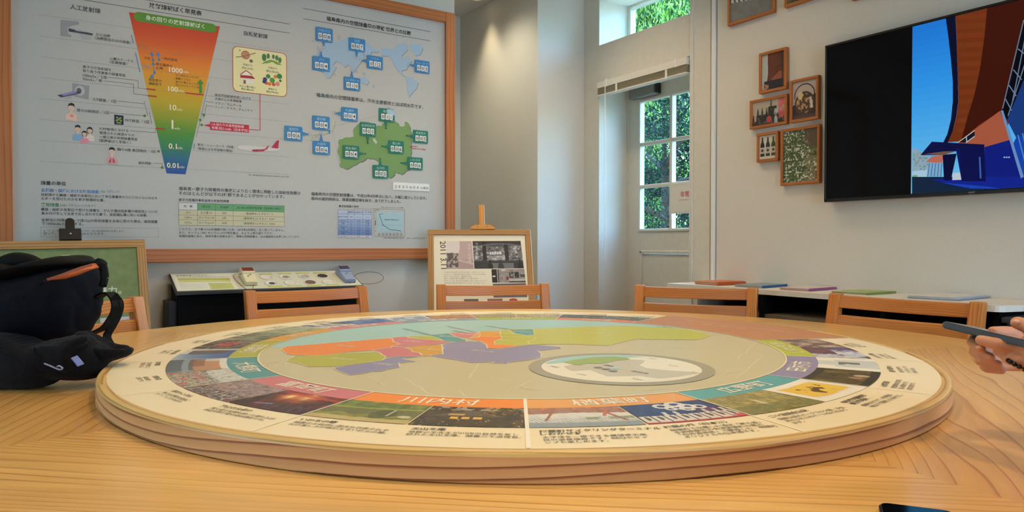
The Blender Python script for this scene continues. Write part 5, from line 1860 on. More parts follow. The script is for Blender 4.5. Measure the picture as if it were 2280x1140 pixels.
CAP = {0: ((('楢葉町サイクリングターミナル', 'しおかぜ荘'), ('太平洋を一望できる展望露天風', '呂の温泉施設です。BBQやキャ', 'ンプも楽しめます。')), (('楢葉の風（日本酒）',), ('楢葉町で収穫した酒米「夢の香」', 'を姉妹都市の会津美里町の蔵元', '「白井酒造店」で醸造した、楢葉町', 'オリジナルの日本酒です。'))),
       1: ((('二ツ沼総合公園',), ('国際公認のパークゴルフ場、子供', '用のふわふわドームなどがあり', 'ます。')), (('特別栽培農産物', '朝日栽培米'), ('農薬をおさえて、化学肥料', '5割以下で栽培したお米です。'))),
       2: ((('入水鍾乳洞',), ('阿武隈高地の石灰洞、', '長い時間をかけた', '自然の造形です。')), (('田村の里の水',), ('地元の湧き水を', '使ったおいしい水', 'が味わえます。'))),
       3: ((('いわきの風景',), ('海と山の恵みが', '豊かなまちです。')), (('体験教室',), ('親子で楽しめる', '催しがあります。'))),
       13: ((('いわなの郷',), ('緑豊かな自然に囲まれ四季それぞ', 'れの楽しみが味わえるいわなの郷。')), (('天山文庫',), ('草野心平先生が川内の自然を愛し', '訪れた天山文庫。蔵書三千点保有。'))),
       12: ((('桜のトンネル',), ('夜には幻想的な景色に', 'ライトアップされます。')), (('麓山の火祭り',), ('燃え盛る松明を担いだ男たちが', '参道を駆け登る姿は勇壮です。'))),
       11: ((('町の施設',), ('交流の拠点として', '開館しました。')), (('大熊の祭',), ('復興を願う', 'お祭りです。'))),
       10: ((('だるま市',), ('新年の恒例の', '行事です。')), (('駅前の広場',), ('新しい町の', '玄関口です。')))}
for i, (nm, c) in enumerate(SEC):
    d0, d1 = BND[i], BND[i + 1]
    dm = (d0 + d1) / 2
    gap = 0.22
    if nm is None:
        s.poly(arc(RP - 0.001, d0 + gap, d1 - gap, 24) + arc(RI + 0.002, d1 - gap, d0 + gap, 24), c, 2)
        for (t_, x0, y0, x1, y1) in (('浜通りと田村の市町村', 1562, 722.5, 1658, 733.5), ('東日本大震災と原子力災害からの復興に歩むまちを紹介します', 1530, 714, 1765, 742)):
            s.tpx(t_, x0, x1, y0, (236, 220, 200), 0.01, 4, y1)
        continue
    s.poly(arc(RL, d0, d1, 12) + arc(RI + 0.002, d1, d0, 12), vivid(c, 1.15), 2)
    # label: upright for someone sitting outside
    a = R(dm) - (YAW - PI / 2)
    tdir = (-math.sin(a), math.cos(a))
    u, v = pol(0.688, dm)
    s.text(nm, u, v, size=0.046 if i in (0, 13, 12, 1, 2, 3, 11, 10) else 0.036, col=(248, 240, 220), layer=4, bold=0.012, du=tdir, align='C')
    near = i in (0, 1, 2, 11, 12, 13)
    for k in (0, 1):
        h0 = d0 + (d1 - d0) * (0.5 * k) + 0.12
        h1 = d0 + (d1 - d0) * (0.5 * k + 0.5) - 0.12
        arr = PH[i][k](56, 120) if near else PH[i][k](14, 26)

        def fn(s_, t_, h0=h0, h1=h1):
            return pol(RPH + (RL - RPH) * t_, h0 + (h1 - h0) * s_)
        s.image(arr, fn, 3)
        if i in CAP:
            ttl, body = CAP[i][k]
        else:
            ttl, body = (('まちの風景',), ('四季の自然と文化が', '楽しめます。'))
        ca = (h0 + h1) / 2
        a = R(ca) - (YAW - PI / 2)
        tdir = (-math.sin(a), math.cos(a))
        rdir = (math.cos(a), math.sin(a))
        lead = 0.0
        st = -0.0745
        for t_ in ttl:
            u, v = rdir[0] * (0.849 + lead) + tdir[0] * st, rdir[1] * (0.849 + lead) + tdir[1] * st
            s.text(t_, u, v, size=0.0125, col=(70, 62, 50), layer=4, bold=0.02, du=tdir)
            lead += 0.0135
        lead += 0.003
        for t_ in body:
            u, v = rdir[0] * (0.849 + lead) + tdir[0] * st, rdir[1] * (0.849 + lead) + tdir[1] * st
            s.text(t_, u, v, size=0.0104, col=(84, 76, 62), layer=4, bold=0.008, du=tdir)
            lead += 0.0125
for i, d in enumerate(BND[:-1]):
    w_ = 0.006 if i == 0 else 0.0028
    s.line([pol(RI, d), pol(RP - 0.001, d)], w_, (250, 244, 226), 5)
s.line(arc(RI, 0, 360, 120), 0.003, (246, 238, 214), 6)
s.build('printed_map', M['gloss_print'], tt, to)

# ================================================================== CHAIRS
def make_chair(label):
    """local axes: x across, +y backwards, origin on the floor under the seat"""
    t = thing('wooden_chair', label, 'chair', (0, 0, 0))
    hw = 0.2725

    def yb(z):                                # line of the raked rear posts
        return 0.205 + max(0, z - 0.40) * 0.20 + max(0, 0.40 - z) * 0.10
    for sx in (-1, 1):
        bm = bmesh.new()
        x0, x1 = sx * (hw - 0.044), sx * hw
        ring = []
        for z, d in ((0, 0.034), (0.40, 0.05), (0.62, 0.046), (0.832, 0.036)):
            ring.append([bm.verts.new((x, yb(z) + dy, z)) for x, dy in ((x0, -d / 2), (x1, -d / 2), (x1, d / 2), (x0, d / 2))])
        for a, b_ in zip(ring[:-1], ring[1:]):
            for k in range(4):
                bm.faces.new((a[k], a[(k + 1) % 4], b_[(k + 1) % 4], b_[k]))
        bm.faces.new(ring[0][::-1])
        bm.faces.new(ring[-1])
        bmesh.ops.recalc_face_normals(bm, faces=bm.faces)
        bmesh.ops.bevel(bm, geom=list(bm.edges), offset=0.006, segments=2, affect='EDGES', profile=0.6)
        bm_obj('rear_leg', bm, M['chair'], t, along=2)
        bm = bmesh.new()
        bbox(bm, (sx * (hw - 0.05), -0.235, 0), (sx * (hw - 0.008), -0.193, 0.41), 0.006, 2)
        bm_obj('front_leg', bm, M['chair'], t, along=2)
        bm = bmesh.new()
        bbox(bm, (sx * (hw - 0.045), -0.2, 0.345), (sx * (hw - 0.015), 0.195, 0.405), 0.004)
        bm_obj('side_rail', bm, M['chair'], t, along=1)
    bm = bmesh.new()
    n = 10
    for (z0, z1) in ((0.778, 0.826), (0.706, 0.752), (0.636, 0.680)):
        verts = []
        for k in range(n + 1):
            x = -(hw - 0.042) + 2 * (hw - 0.042) * k / n
            q = 1 - (2 * k / n - 1) ** 2
            dy = 0.020 * q
            sag = 0.004 * q
            verts.append([bm.verts.new(p) for p in ((x, yb(z0) + dy - 0.010, z0 - sag), (x, yb(z0) + dy + 0.010, z0 - sag), (x, yb(z1) + dy + 0.008, z1 - sag), (x, yb(z1) + dy - 0.010, z1 - sag))])
        for a, b_ in zip(verts[:-1], verts[1:]):
            for j in range(4):
                bm.faces.new((a[j], a[(j + 1) % 4], b_[(j + 1) % 4], b_[j]))
        bm.faces.new(verts[0][::-1])
        bm.faces.new(verts[-1])
        bmesh.ops.recalc_face_normals(bm, faces=bm.faces)
        lng = [e for e in bm.edges if abs((e.verts[0].co - e.verts[1].co).x) > 0.02]
        bmesh.ops.bevel(bm, geom=lng, offset=0.004, segments=2, affect='EDGES', profile=0.6)
        bm_obj('back_slat', bm, M['chair'], t, along=0)
        bm = bmesh.new()
    bm.free()
    bm = bmesh.new()
    bbox(bm, (-hw + 0.006, -0.245, 0.405), (hw - 0.006, 0.178, 0.432), 0.008, 2)
    bm_obj('seat', bm, M['chair'], t, along=0)
    bm = bmesh.new()
    bbox(bm, (-hw + 0.05, -0.225, 0.345), (hw - 0.05, -0.200, 0.405), 0.004)
    bm_obj('front_rail', bm, M['chair'], t, along=0)
    return t


def put_chair(t, mx, my, face):
    """middle of the back-rest top at mx, my; face = direction of its width in degrees"""
    a = R(face)
    out = Vector((-math.sin(a), math.cos(a), 0))
    t.location = Vector((mx, my, 0)) - out * 0.291
    t.rotation_euler = (0, 0, a)


ch0 = make_chair('larch chair with its back to the black display cabinet')
CH = [('larch chair with its back to the black display cabinet', (543.5, 647.7), (813.7, 636.8)), ('larch chair in front of the easel with the framed black and white poster', (971.3, 634.5), (1221.6, 632)),
      ('larch chair in front of the exit door and the near end of the booklets', (1415.8, 636.8), (1688, 644)), ('larch chair in front of the green and white booklets on the counter', (1850.8, 653.6), (2195, 675))]
GRP = 'larch chairs around the round table'
ch0['group'] = GRP
for k, (lb, a, b_) in enumerate(CH):
    t = ch0 if k == 0 else dup(ch0, lb, GRP)
    p, q = onz(*a, 0.802), onz(*b_, 0.802)
    zc = 0.802
    # the posts' outer faces are 0.545 m apart: slide along the ray until that holds
    for _ in range(12):
        w = (p - q).length
        zc += (w - 0.545) * 0.4
        p, q = onz(*a, zc), onz(*b_, zc)
    mid = (p + q) / 2
    put_chair(t, mid.x, mid.y, math.degrees(math.atan2(q.y - p.y, q.x - p.x)))
t = dup(ch0, 'larch chair behind the backpack in front of the green board', GRP)
fa = 35.0
rp = onz(312, 659, 0.832)
put_chair(t, rp.x - 0.2725 * math.cos(R(fa)), rp.y - 0.2725 * math.sin(R(fa)), fa)
left_chair = t
t = dup(ch0, 'larch chair carrying the person with the phone', GRP)
pa_ = R(-92.0)
put_chair(t, TC.x + 1.66 * math.cos(pa_), TC.y + 1.66 * math.sin(pa_), -92 - 90 + 4)
person_chair = t

# ================================================================== BLACK DISPLAY CABINET WITH A SLOPING TOP
yb_, yf_ = YW - 0.02, YW - 0.225
BL_, BR_ = ony(376, 609, yb_), ony(774, 602.5, yb_)
FL_, FR_ = ony(391.5, 649, yf_), ony(813.7, 637, yf_)
zbk, zfr = (BL_.z + BR_.z) / 2, (FL_.z + FR_.z) / 2
x0, x1 = (BL_.x + FL_.x) / 2, (BR_.x + FR_.x) / 2
cab = thing('display_cabinet', 'black display cabinet with a sloping printed top against the wall under the board', 'cabinet', ((x0 + x1) / 2, yb_, 0))
co_ = cab.location.copy()
bm = bmesh.new()
yc_ = yf_ + 0.02
hexa(bm, [Vector(p) - co_ for p in ((x0 + 0.01, yc_, 0), (x1 - 0.01, yc_, 0), (x1 - 0.01, yb_, 0), (x0 + 0.01, yb_, 0), (x0 + 0.01, yc_, zfr - 0.018), (x1 - 0.01, yc_, zfr - 0.018), (x1 - 0.01, yb_, zbk - 0.018), (x0 + 0.01, yb_, zbk - 0.018))], 0.002, 1)
bm_obj('body', bm, M['black_matt'], cab)
bm = bmesh.new()
hexa(bm, [Vector(p) - co_ for p in ((x0, yf_, zfr - 0.016), (x1, yf_, zfr - 0.016), (x1, yb_, zbk - 0.016), (x0, yb_, zbk - 0.016), (x0, yf_, zfr), (x1, yf_, zfr), (x1, yb_, zbk), (x0, yb_, zbk))], 0.0015, 1)
bm_obj('top_board', bm, M['black'], cab)
pz = ony(380, 672, yf_ + 0.05).z
xl = ony(374, 700, yf_ + 0.05).x
bm = bmesh.new()
bbox(bm, Vector((xl, yf_ + 0.045, 0)) - co_, Vector((x0 + 0.02, yb_, pz)) - co_, 0.002)
bm_obj('side_box', bm, plain('charcoal_box', (34, 33, 33), 0.6), cab)
slope = Vector((0, yb_ - yf_, zbk - zfr))
s = Sheet(Vector((x0, yf_, zfr)) + slope.cross(Vector((1, 0, 0))).normalized() * -0.0006, (1, 0, 0), slope)
LS, WT = slope.length, x1 - x0
s.rect(0.006, 0.006, WT - 0.006, LS - 0.005, (206, 206, 186), 1)


def CB(x, y):
    return (330 + x / 4.145, 550 + y / 4.145)


s.px([CB(226, 262), CB(762, 250), CB(835, 388), CB(278, 403)], (224, 224, 208), 2)
s.px([CB(268, 292), CB(752, 290), CB(756, 303), CB(275, 306)], (178, 184, 62), 3)
s.px([CB(275, 308), CB(756, 305), CB(762, 322), CB(284, 324)], (206, 208, 138), 3)
s.px([CB(550, 332), CB(765, 330), CB(800, 384), CB(578, 390)], (200, 206, 130), 3)
s.tpx('放射線を測ってみよう！', *[CB(255, 0)[0], CB(555, 0)[0]], CB(0, 272)[1], (70, 74, 62), 0.02, 4, CB(0, 266)[1])
for k in range(2):
    s.tpx('身のまわりの物の放射線の量を測定器を使って調べてみましょう', CB(375 if k == 0 else 268, 0)[0], CB(740, 0)[0], CB(0, 276 + 10 * k)[1], (96, 98, 84), 0.0, 4, CB(0, 272 + 10 * k)[1])
for k in range(5):
    s.tpx('測り方' if k == 0 else '測定器の先をサンプルに近づけて数字を読みとりましょう', *[CB(285 + 5 * k, 0)[0], CB((330 if k == 0 else 525) + 6 * k, 0)[0]], CB(0, 340 + 11 * k)[1], (96, 98, 84), 0.0, 4, CB(0, 338 + 11 * k)[1])
    s.tpx('緑色の欄の説明を読みましょう', *[CB(572 + 6 * k, 0)[0], CB(756 + 8 * k, 0)[0]], CB(0, 345 + 10 * k)[1], (130, 140, 70), 0.0, 4, CB(0, 343 + 10 * k)[1])
DISH = [(1095, 280, (226, 222, 206)), (1270, 278, (150, 140, 128)), (1447, 273, (190, 186, 172)), (1607, 269, (62, 58, 58)), (1142, 337, (220, 216, 200)), (1318, 333, (214, 208, 186)), (1497, 328, (110, 88, 76)), (1665, 324, (206, 204, 192))]
BAR = [(1015, 250, 1140), (1190, 246, 1315), (1358, 243, 1480), (1520, 240, 1642), (1105, 365, 1240), (1285, 360, 1418), (1462, 356, 1592), (1637, 350, 1758)]
for (x, y, x2) in BAR:
    s.px([CB(x, y - 4), CB(x2, y - 6), CB(x2 + 4, y + 3), CB(x + 4, y + 5)], (186, 190, 74), 3)
for (x, y, c) in DISH:
    u, v = s.uv(*CB(x, y))
    s.disc(u, v, 0.0335, (176, 176, 160), 2, n=28)
s.build('printed_sheet', M['paper'], cab, co_)
nrm = s.n
rot = Matrix((s.u, s.v, s.n)).transposed().to_4x4()
for k, (x, y, c) in enumerate(DISH):
    u, v = s.uv(*CB(x, y))
    bm = bmesh.new()
    lathe(bm, [(0.0001, 0.0012), (0.025, 0.0012), (0.027, 0.003), (0.0315, 0.0032), (0.0325, 0.0012), (0.0325, 0.0006)], 28)
    bm.transform(Matrix.Translation(s.at(u, v) - co_) @ rot)
    d = bm_obj('sample_dish', bm, M['white_plastic'], cab, smooth=True)
    bm = bmesh.new()
    g = np.random.default_rng(k)
    if k in (1, 3, 6):
        lathe(bm, [(0.0001, 0.0034), (0.014 if k == 1 else 0.0245, 0.0032), (0.016 if k == 1 else 0.026, 0.0013)], 24)
    elif k == 2:
        for j in range(40):
            r_, an = 0.022 * math.sqrt(g.random()), g.random() * 6.3
            bbox(bm, (r_ * math.cos(an) - 0.002, r_ * math.sin(an) - 0.002, 0.0013), (r_ * math.cos(an) + 0.002, r_ * math.sin(an) + 0.002, 0.0035))
    else:
        lathe(bm, [(0.0001, 0.0024), (0.012, 0.0022), (0.015, 0.0013)], 20)
        if k == 4:
            for j in range(8):
                bbox(bm, (-0.008 + 0.002 * j, -0.006 + 0.004 * (j % 3), 0.002), (-0.006 + 0.002 * j, -0.004 + 0.004 * (j % 3), 0.0045))
    bm.transform(Matrix.Translation(s.at(u, v) - co_) @ rot)
    bm_obj('sample', bm, plain('sample_%s' % 'abcdefgh'[k], c if k != 4 else (90, 92, 92), 0.6, noise=0.15, nscale=150), d)


def meter(name, label, bx, by, fx, fy, body, disp, cord_pts):
    """hand-held survey meter lying up the slope"""
    b_, f = s.uv(*CB(bx, by)), s.uv(*CB(fx, fy))
    axis = Vector((b_[0] - f[0], b_[1] - f[1], 0))
    L = axis.length
    ang = math.atan2(axis.x, axis.y)
    mt_ = Matrix.Translation(s.at(f[0], f[1], 4)) @ rot @ Matrix.Rotation(-ang, 4, 'Z')
    t = thing(name, label, 'radiation meter', s.at(f[0], f[1], 4))
    tm = Matrix.Translation(-t.location) @ mt_
    bm = bmesh.new()
    hexa(bm, [(-0.030, 0.004, 0.0005), (0.030, 0.004, 0.0005), (0.034, L, 0.0005), (-0.034, L, 0.0005), (-0.027, 0.0, 0.022), (0.027, 0.0, 0.022), (0.030, L, 0.034), (-0.030, L, 0.034)], 0.006, 3)
    bm.transform(tm)
    o = bm_obj('case', bm, body, t, smooth=False)
    bm = bmesh.new()
    hexa(bm, [(-0.031, L - 0.056, 0.030), (0.031, L - 0.056, 0.030), (0.031, L - 0.004, 0.033), (-0.031, L - 0.004, 0.033), (-0.029, L - 0.052, 0.040), (0.029, L - 0.052, 0.040), (0.029, L - 0.008, 0.043), (-0.029, L - 0.008, 0.043)], 0.003, 2)
    bm.transform(tm)
    bm_obj('display_housing', bm, body, t)
    bm = bmesh.new()
    hexa(bm, [(-0.026, L - 0.048, 0.0405), (0.026, L - 0.048, 0.0405), (0.026, L - 0.012, 0.0432), (-0.026, L - 0.012, 0.0432), (-0.026, L - 0.048, 0.0412), (0.026, L - 0.048, 0.0412), (0.026, L - 0.012, 0.0439), (-0.026, L - 0.012, 0.0439)])
    bm.transform(tm)
    bm_obj('display', bm, disp, t)
    bm = bmesh.new()
    for yy in (0.42, 0.52):
        lathe(bm, [(0.0001, 0.0015), (0.004, 0.0015), (0.005, 0.0)], 12, (0.006 if yy > .5 else -0.006, L * yy, 0.0275 + 0.012 * (yy - 0.4)))
    bm.transform(tm)
    bm_obj('button', bm, M['grey_plastic'], t)
    bm = bmesh.new()
    tube(bm, [p - t.location for p in catmull(cord_pts, 10)], 0.0011, 6)
    bm_obj('security_wire', bm, M['black'], t)
    return t


def CP(x, y, lift=0.003):
    u, v = s.uv(*CB(x, y))
    return s.at(u, v) + s.n * lift


meter('radiation_meter', 'cream hand-held radiation meter with a dark red display on the cabinet', 900, 262, 955, 362, M['cream_plastic'], plain('red_display', (112, 44, 36), 0.3),
      [CP(965, 392), CP(968, 360), CP(950, 345, 0.02), CP(890, 308, 0.025), CP(830, 285, 0.02), CP(787, 278, 0.01), CP(800, 305, 0.006), CP(855, 355), CP(905, 394)])
Pw = lambda x, y: ony(*CB(x, y), yf_ + 0.10)
meter('radiation_meter', 'blue-grey hand-held radiation meter with a navy display at the cabinet right end', 1780, 242, 1868, 334, M['blue_plastic'], plain('navy_display', (46, 50, 84), 0.3),
      [CP(1868, 340), CP(1862, 320, 0.01), Pw(1885, 290), Pw(1930, 250), Pw(2020, 228), Pw(2120, 240), Pw(2172, 282), Pw(2130, 325), Pw(2040, 341), Pw(1960, 335), CP(1905, 330)])

# ================================================================== EASELS
# the one in the middle, leaning well back, facing the table
AZ_ = R(63)
lean_dir = Vector((math.cos(AZ_), math.sin(AZ_), 0))
TILT = R(25)
upv = (lean_dir * math.sin(TILT) + Vector((0, 0, 1)) * math.cos(TILT)).normalized()
rtv = Vector((math.sin(AZ_), -math.cos(AZ_), 0))
nv = rtv.cross(upv)
ptop = Q(1066, 511, 3.90)                     # middle of the frame's top edge, front face
LO = lambda px, py: onplane(px, py, ptop, nv)


def luv(px, py):
    p = LO(px, py) - ptop
    return p.dot(rtv), p.dot(upv)


uL = luv(952.5, 540)[0]
uR = luv(1181.5, 518)[0]
HFR = 0.74
fp = thing('framed_poster', 'oak framed black and white poster dated 2011 3.11 standing on the pine easel', 'poster', ptop + upv * -HFR)
fo = fp.location.copy()


def lbox(name, u0, u1, v0, v1, n0, n1, mat, parent, org, along=None, bevel=0.0015, o0=None, axes=None):
    o0 = ptop if o0 is None else o0
    ru, uu, nn = axes or (rtv, upv, nv)
    bm = bmesh.new()
    hexa(bm, [o0 + ru * a + uu * b_ + nn * c - org for (a, b_, c) in ((u0, v0, n0), (u1, v0, n0), (u1, v1, n0), (u0, v1, n0), (u0, v0, n1), (u1, v0, n1), (u1, v1, n1), (u0, v1, n1))], bevel, 1)
    bmesh.ops.recalc_face_normals(bm, faces=bm.faces)
    me = bpy.data.meshes.new(name)
    bm.to_mesh(me)
    bm.free()
    me.uv_layers.new(name='UVMap')
    for li, lp in enumerate(me.loops):
        co = me.vertices[lp.vertex_index].co + org - o0
        a, b_, c = co.dot(ru), co.dot(uu), co.dot(nn)
        me.uv_layers[0].data[li].uv = (a, b_ + c) if along == 0 else (b_, a + c)
    return link(name, me, mat, parent)


FWI = 0.031
lbox('frame_rail', uL, uR, -FWI, 0, -0.02, 0, M['oak'], fp, fo, 0)
lbox('frame_rail', uL, uR, -HFR, -HFR + FWI, -0.02, 0, M['oak'], fp, fo, 0)
lbox('frame_rail', uL, uL + FWI, -HFR + FWI, -FWI, -0.02, 0, M['oak'], fp, fo, 1)
lbox('frame_rail', uR - FWI, uR, -HFR + FWI, -FWI, -0.02, 0, M['oak'], fp, fo, 1)
lbox('backing', uL + 0.005, uR - 0.005, -HFR + 0.005, -0.005, -0.018, -0.009, M['white_plastic'], fp, fo, 0)
s = Sheet(ptop + nv * -0.0085, rtv, upv)
s.rect(uL + FWI, -HFR + FWI, uR - FWI, -FWI, (232, 226, 206), 1)


def E7(x, y):
    return (880 + x / 3.8, 420 + y / 3.8)


def E5(x, y):
    return (960 + x / 7.125, 530 + y / 7.125)


def photo1(h, w):
    x, y = grid(h, w)
    n = vnoise(h, w, 12, 14, 41)
    im = np.ones((h, w, 3)) * np.array([186, 164, 164.0])
    im = blend(im, (222, 216, 214), (((x - 0.2) / 0.32) ** 2 + ((y - 0.86) / 0.5) ** 2 < 1) * 0.9)
    im = blend(im, (170, 146, 148), ((y < 0.34) & (x > 0.42)) * 0.8)
    im = blend(im, (204, 188, 188), (np.abs(y - 0.30 + 0.25 * (x - 0.5)) < 0.03) * (x > 0.42) * 0.8)
    land = (x < 0.44) & (y < 0.58 - 0.1 * np.abs(x - 0.2)) & (y > 0.05)
    im = blend(im, (150, 140, 138), land * 1.0)
    im = blend(im, (84, 76, 76), land * (n > 0.5) * 0.9)
    im = blend(im, (206, 198, 196), land * (n < 0.3) * 0.8)
    return im


def photo2(h, w):
    x, y = grid(h, w)
    n = vnoise(h, w, 14, 18, 42)
    im = np.ones((h, w, 3)) * np.array([74, 76, 82.0])
    scr = (y > 0.30) & (y < 0.78 + 0.14 * np.abs(x - 0.5))
    im = blend(im, (126, 128, 134), scr * (0.7))
    im = blend(im, (196, 196, 198), scr * (n > 0.62) * 0.9)
    im = blend(im, (64, 66, 72), scr * (n < 0.32) * 0.9)
    im = blend(im, (226, 226, 226), ((np.abs(y - 0.56 - 0.05 * (x - 0.5)) < 0.05) & (x > 0.34) & (x < 0.58) & (np.abs((x * 40) % 1 - 0.5) < 0.33)) * 0.9)
    im = blend(im, (190, 192, 196), ((y > 0.30) & (y < 0.46) & (x > 0.30) & (x < 0.68)) * 0.5)
    for c in (0.23, 0.68):
        im = blend(im, (26, 27, 31), ((np.abs(x - c) < 0.04) & (y > 0.28)) * 0.9)
    im = blend(im, (34, 36, 42), (y > 0.90 - 0.25 * (x - 0.55) ** 2) * 0.7)
    im = blend(im, (120, 122, 126), (np.abs(y - 0.90 + 0.5 * (x - 0.55) ** 2) < 0.02) * 0.7)
    im = blend(im, (40, 42, 48), (y < 0.26) * 0.8)
    im = blend(im, (150, 152, 156), ((y < 0.2) & (x > 0.36) & (x < 0.80)) * 0.6)
    for c, r_ in ((0.20, 0.06), (0.33, 0.05), (0.54, 0.06), (0.93, 0.05)):
        im = blend(im, (52, 54, 58) if r_ > 0.05 else (24, 25, 29), ((((x - c) / r_) ** 2 + ((y - 0.06) / 0.15) ** 2 < 1) | (((x - c) / (r_ * 0.5)) ** 2 + ((y - 0.25) / 0.07) ** 2 < 1)) * 1.0)
    return im


def photo3(h, w):
    x, y = grid(h, w)
    n = vnoise(h, w, 8, 14, 43)
    im = pal(n, [(120, 112, 110), (150, 142, 140), (170, 160, 158)])
    im = blend(im, (26, 26, 28), (x < 0.21) * 1.0)
    im = blend(im, (206, 204, 202), ((x > 0.16) & (x < 0.185)) * 0.8)
    im = blend(im, (222, 222, 222), ((x > 0.03) & (x < 0.10) & (y > 0.42) & (y < 0.52)) * 1.0)
    im = blend(im, (36, 36, 40), ((x > 0.52) & (x < 0.82) & (np.abs(x - 0.67) > 0.012) & (y > 0.36) & (y < 0.78)) * 0.95)
    im = blend(im, (170, 168, 168), ((x > 0.55) & (x < 0.80) & (y > 0.42) & (y < 0.74) & (n > 0.6)) * 0.8)
    im = blend(im, (130, 40, 52), ((x > 0.42) & (x < 0.50) & (y > 0.20) & (y < 0.44)) * 0.95)
    im = blend(im, (60, 58, 60), ((x > 0.86) & (np.abs(y - 0.5) < 0.1)) * 0.8)
    im = blend(im, (206, 202, 200), ((y < 0.26) & (y > 0.14) & (x > 0.5)) * 0.8)
    im = blend(im, (40, 40, 44), ((y < 0.10) & (x > 0.5)) * 0.8)
    im = blend(im, (216, 214, 212), (((x - 0.36) ** 2 + (y - 0.92) ** 2) < 0.004) * 0.9)
    return im


s.image_px(photo1(60, 52), E5(240, 50), E5(642, 50), E5(676, 490), E5(244, 492), 2)
s.image_px(photo2(70, 100), E5(655, 50), E5(1418, 46), E5(1472, 482), E5(686, 488), 2)
s.image_px(photo3(40, 76), E5(955, 496), E5(1477, 490), E5(1500, 706), E5(970, 710), 2)
s.px([E5(976, 726), E5(1503, 716), E5(1526, 938), E5(992, 945)], (92, 90, 92), 2)
s.px([E5(985, 850), E5(1515, 840), E5(1526, 938), E5(992, 945)], (104, 102, 108), 3)
s.px([E5(520, 968), E5(748, 966), E5(752, 1010), E5(524, 1012)], (96, 92, 88), 2)
s.px([E5(890, 964), E5(1130, 960), E5(1136, 1010), E5(896, 1012)], (150, 100, 106), 2)
s.px([E5(1240, 970), E5(1300, 955), E5(1360, 965), E5(1376, 1010), E5(1240, 1012)], (190, 60, 74), 2)
# the date runs down the margin
p0, p1 = s.uv(*E5(140, 52)), s.uv(*E5(158, 492))
L = math.hypot(p1[0] - p0[0], p1[1] - p0[1])
s.text('2011 3.11', p0[0], p0[1], width=L, col=(58, 58, 64), layer=3, bold=0.01, du=((p1[0] - p0[0]) / L, (p1[1] - p0[1]) / L))
for k, ch in enumerate('未来への道標'):
    s.tpx(ch, E5(578 + 2 * k, 0)[0], E5(626 + 2 * k, 0)[0], E5(0, 128 + 52 * k)[1], (226, 214, 214), 0.0, 3, E5(0, 128 + 52 * k)[1])
for k, ch in enumerate('つなぐ教訓'):
    s.tpx(ch, E5(695 + 3 * k, 0)[0], E5(742 + 3 * k, 0)[0], E5(0, 110 + 52 * k)[1], (214, 214, 216), 0.0, 3, E5(0, 110 + 52 * k)[1])
for k, (t_, x1_) in enumerate((('この施設は東日本大震災と原子力災害の記録を、次の世代につなぐために', 852), ('生まれました。実物の資料や映像、証言を通して、あの日からの出来事を', 872), ('学ぶことができます。復興の歩みを', 640), ('知り、未来を考える場所として皆さまを', 738), ('お待ちしています。展示や語り部の講話、研修などの催しも行っており', 880), ('全国の学校や団体の見学を受け入れています。ぜひお越しください', 866))):
    s.tpx(t_, E5(206, 0)[0], E5(x1_, 0)[0], E5(0, 548 + 35 * k)[1], (132, 126, 114), 0.0, 3, E5(0, 548 + 35 * k)[1])
s.build('printed_sheet', M['paper'], fp, fo)

ez = thing('easel', 'pine studio easel with a wooden clamp on its mast behind the framed poster', 'easel', ptop + upv * -1.2)
ez.location.z = 0
eo = ez.location.copy()
um = luv(1074.5, 505)[0]
mtop = (onplane(1076, 459, ptop + nv * -0.05, nv) - ptop).dot(upv)
lb_ = -(ptop.z - 0.0) / upv.z
lbox('mast', um - 0.0155, um + 0.0155, lb_ + 0.12, mtop, -0.060, -0.032, M['pine'], ez, eo, 1)
bm = bmesh.new()
cw, chh = 0.066, 0.026
zc0 = 0.002
for_pts = [(um - cw, zc0), (um + cw, zc0), (um + cw, zc0 + 0.010), (um + 0.040, zc0 + chh), (um - 0.040, zc0 + chh), (um - cw, zc0 + 0.010)]
f_ = bm.faces.new([bm.verts.new(ptop + rtv * a + upv * b_ + nv * 0.004 - eo) for a, b_ in for_pts])
g_ = bmesh.ops.extrude_face_region(bm, geom=[f_])
for v in [x for x in g_['geom'] if isinstance(x, bmesh.types.BMVert)]:
    v.co -= nv * 0.036
bmesh.ops.recalc_face_normals(bm, faces=bm.faces)
cl_ = bm_obj('clamp', bm, M['pine'], ez, along=0)
for du_ in (-0.026, 0.026):
    bm = bmesh.new()
    bmesh.ops.create_icosphere(bm, subdivisions=2, radius=0.0022)
    bm.transform(Matrix.Translation(ptop + rtv * (um + du_) + upv * 0.016 + nv * 0.004 - eo))
    bm_obj('screw', bm, M['black'], cl_)
lbox('tray', um - 0.26, um + 0.26, -HFR - 0.024, -HFR - 0.001, -0.032, 0.02, M['pine'], ez, eo, 0)
for sx in (-1, 1):
    lbox('front_leg', um + sx * 0.21 - 0.017, um + sx * 0.21 + 0.017, lb_ + 0.02, -0.25, -0.058, -0.024, M['pine'], ez, eo, 1)
lbox('cross_bar', um - 0.23, um + 0.23, -0.30, -0.262, -0.060, -0.033, M['pine'], ez, eo, 0)
pb_ = ptop + rtv * um + upv * -0.22 - nv * 0.062
bm = bmesh.new()
e_ = Vector((pb_.x, pb_.y, 0)) + lean_dir * 0.22
tube(bm, [pb_ - eo, e_ - eo], 0.014, 8)
bm_obj('rear_leg', bm, M['pine'], ez, along=2)

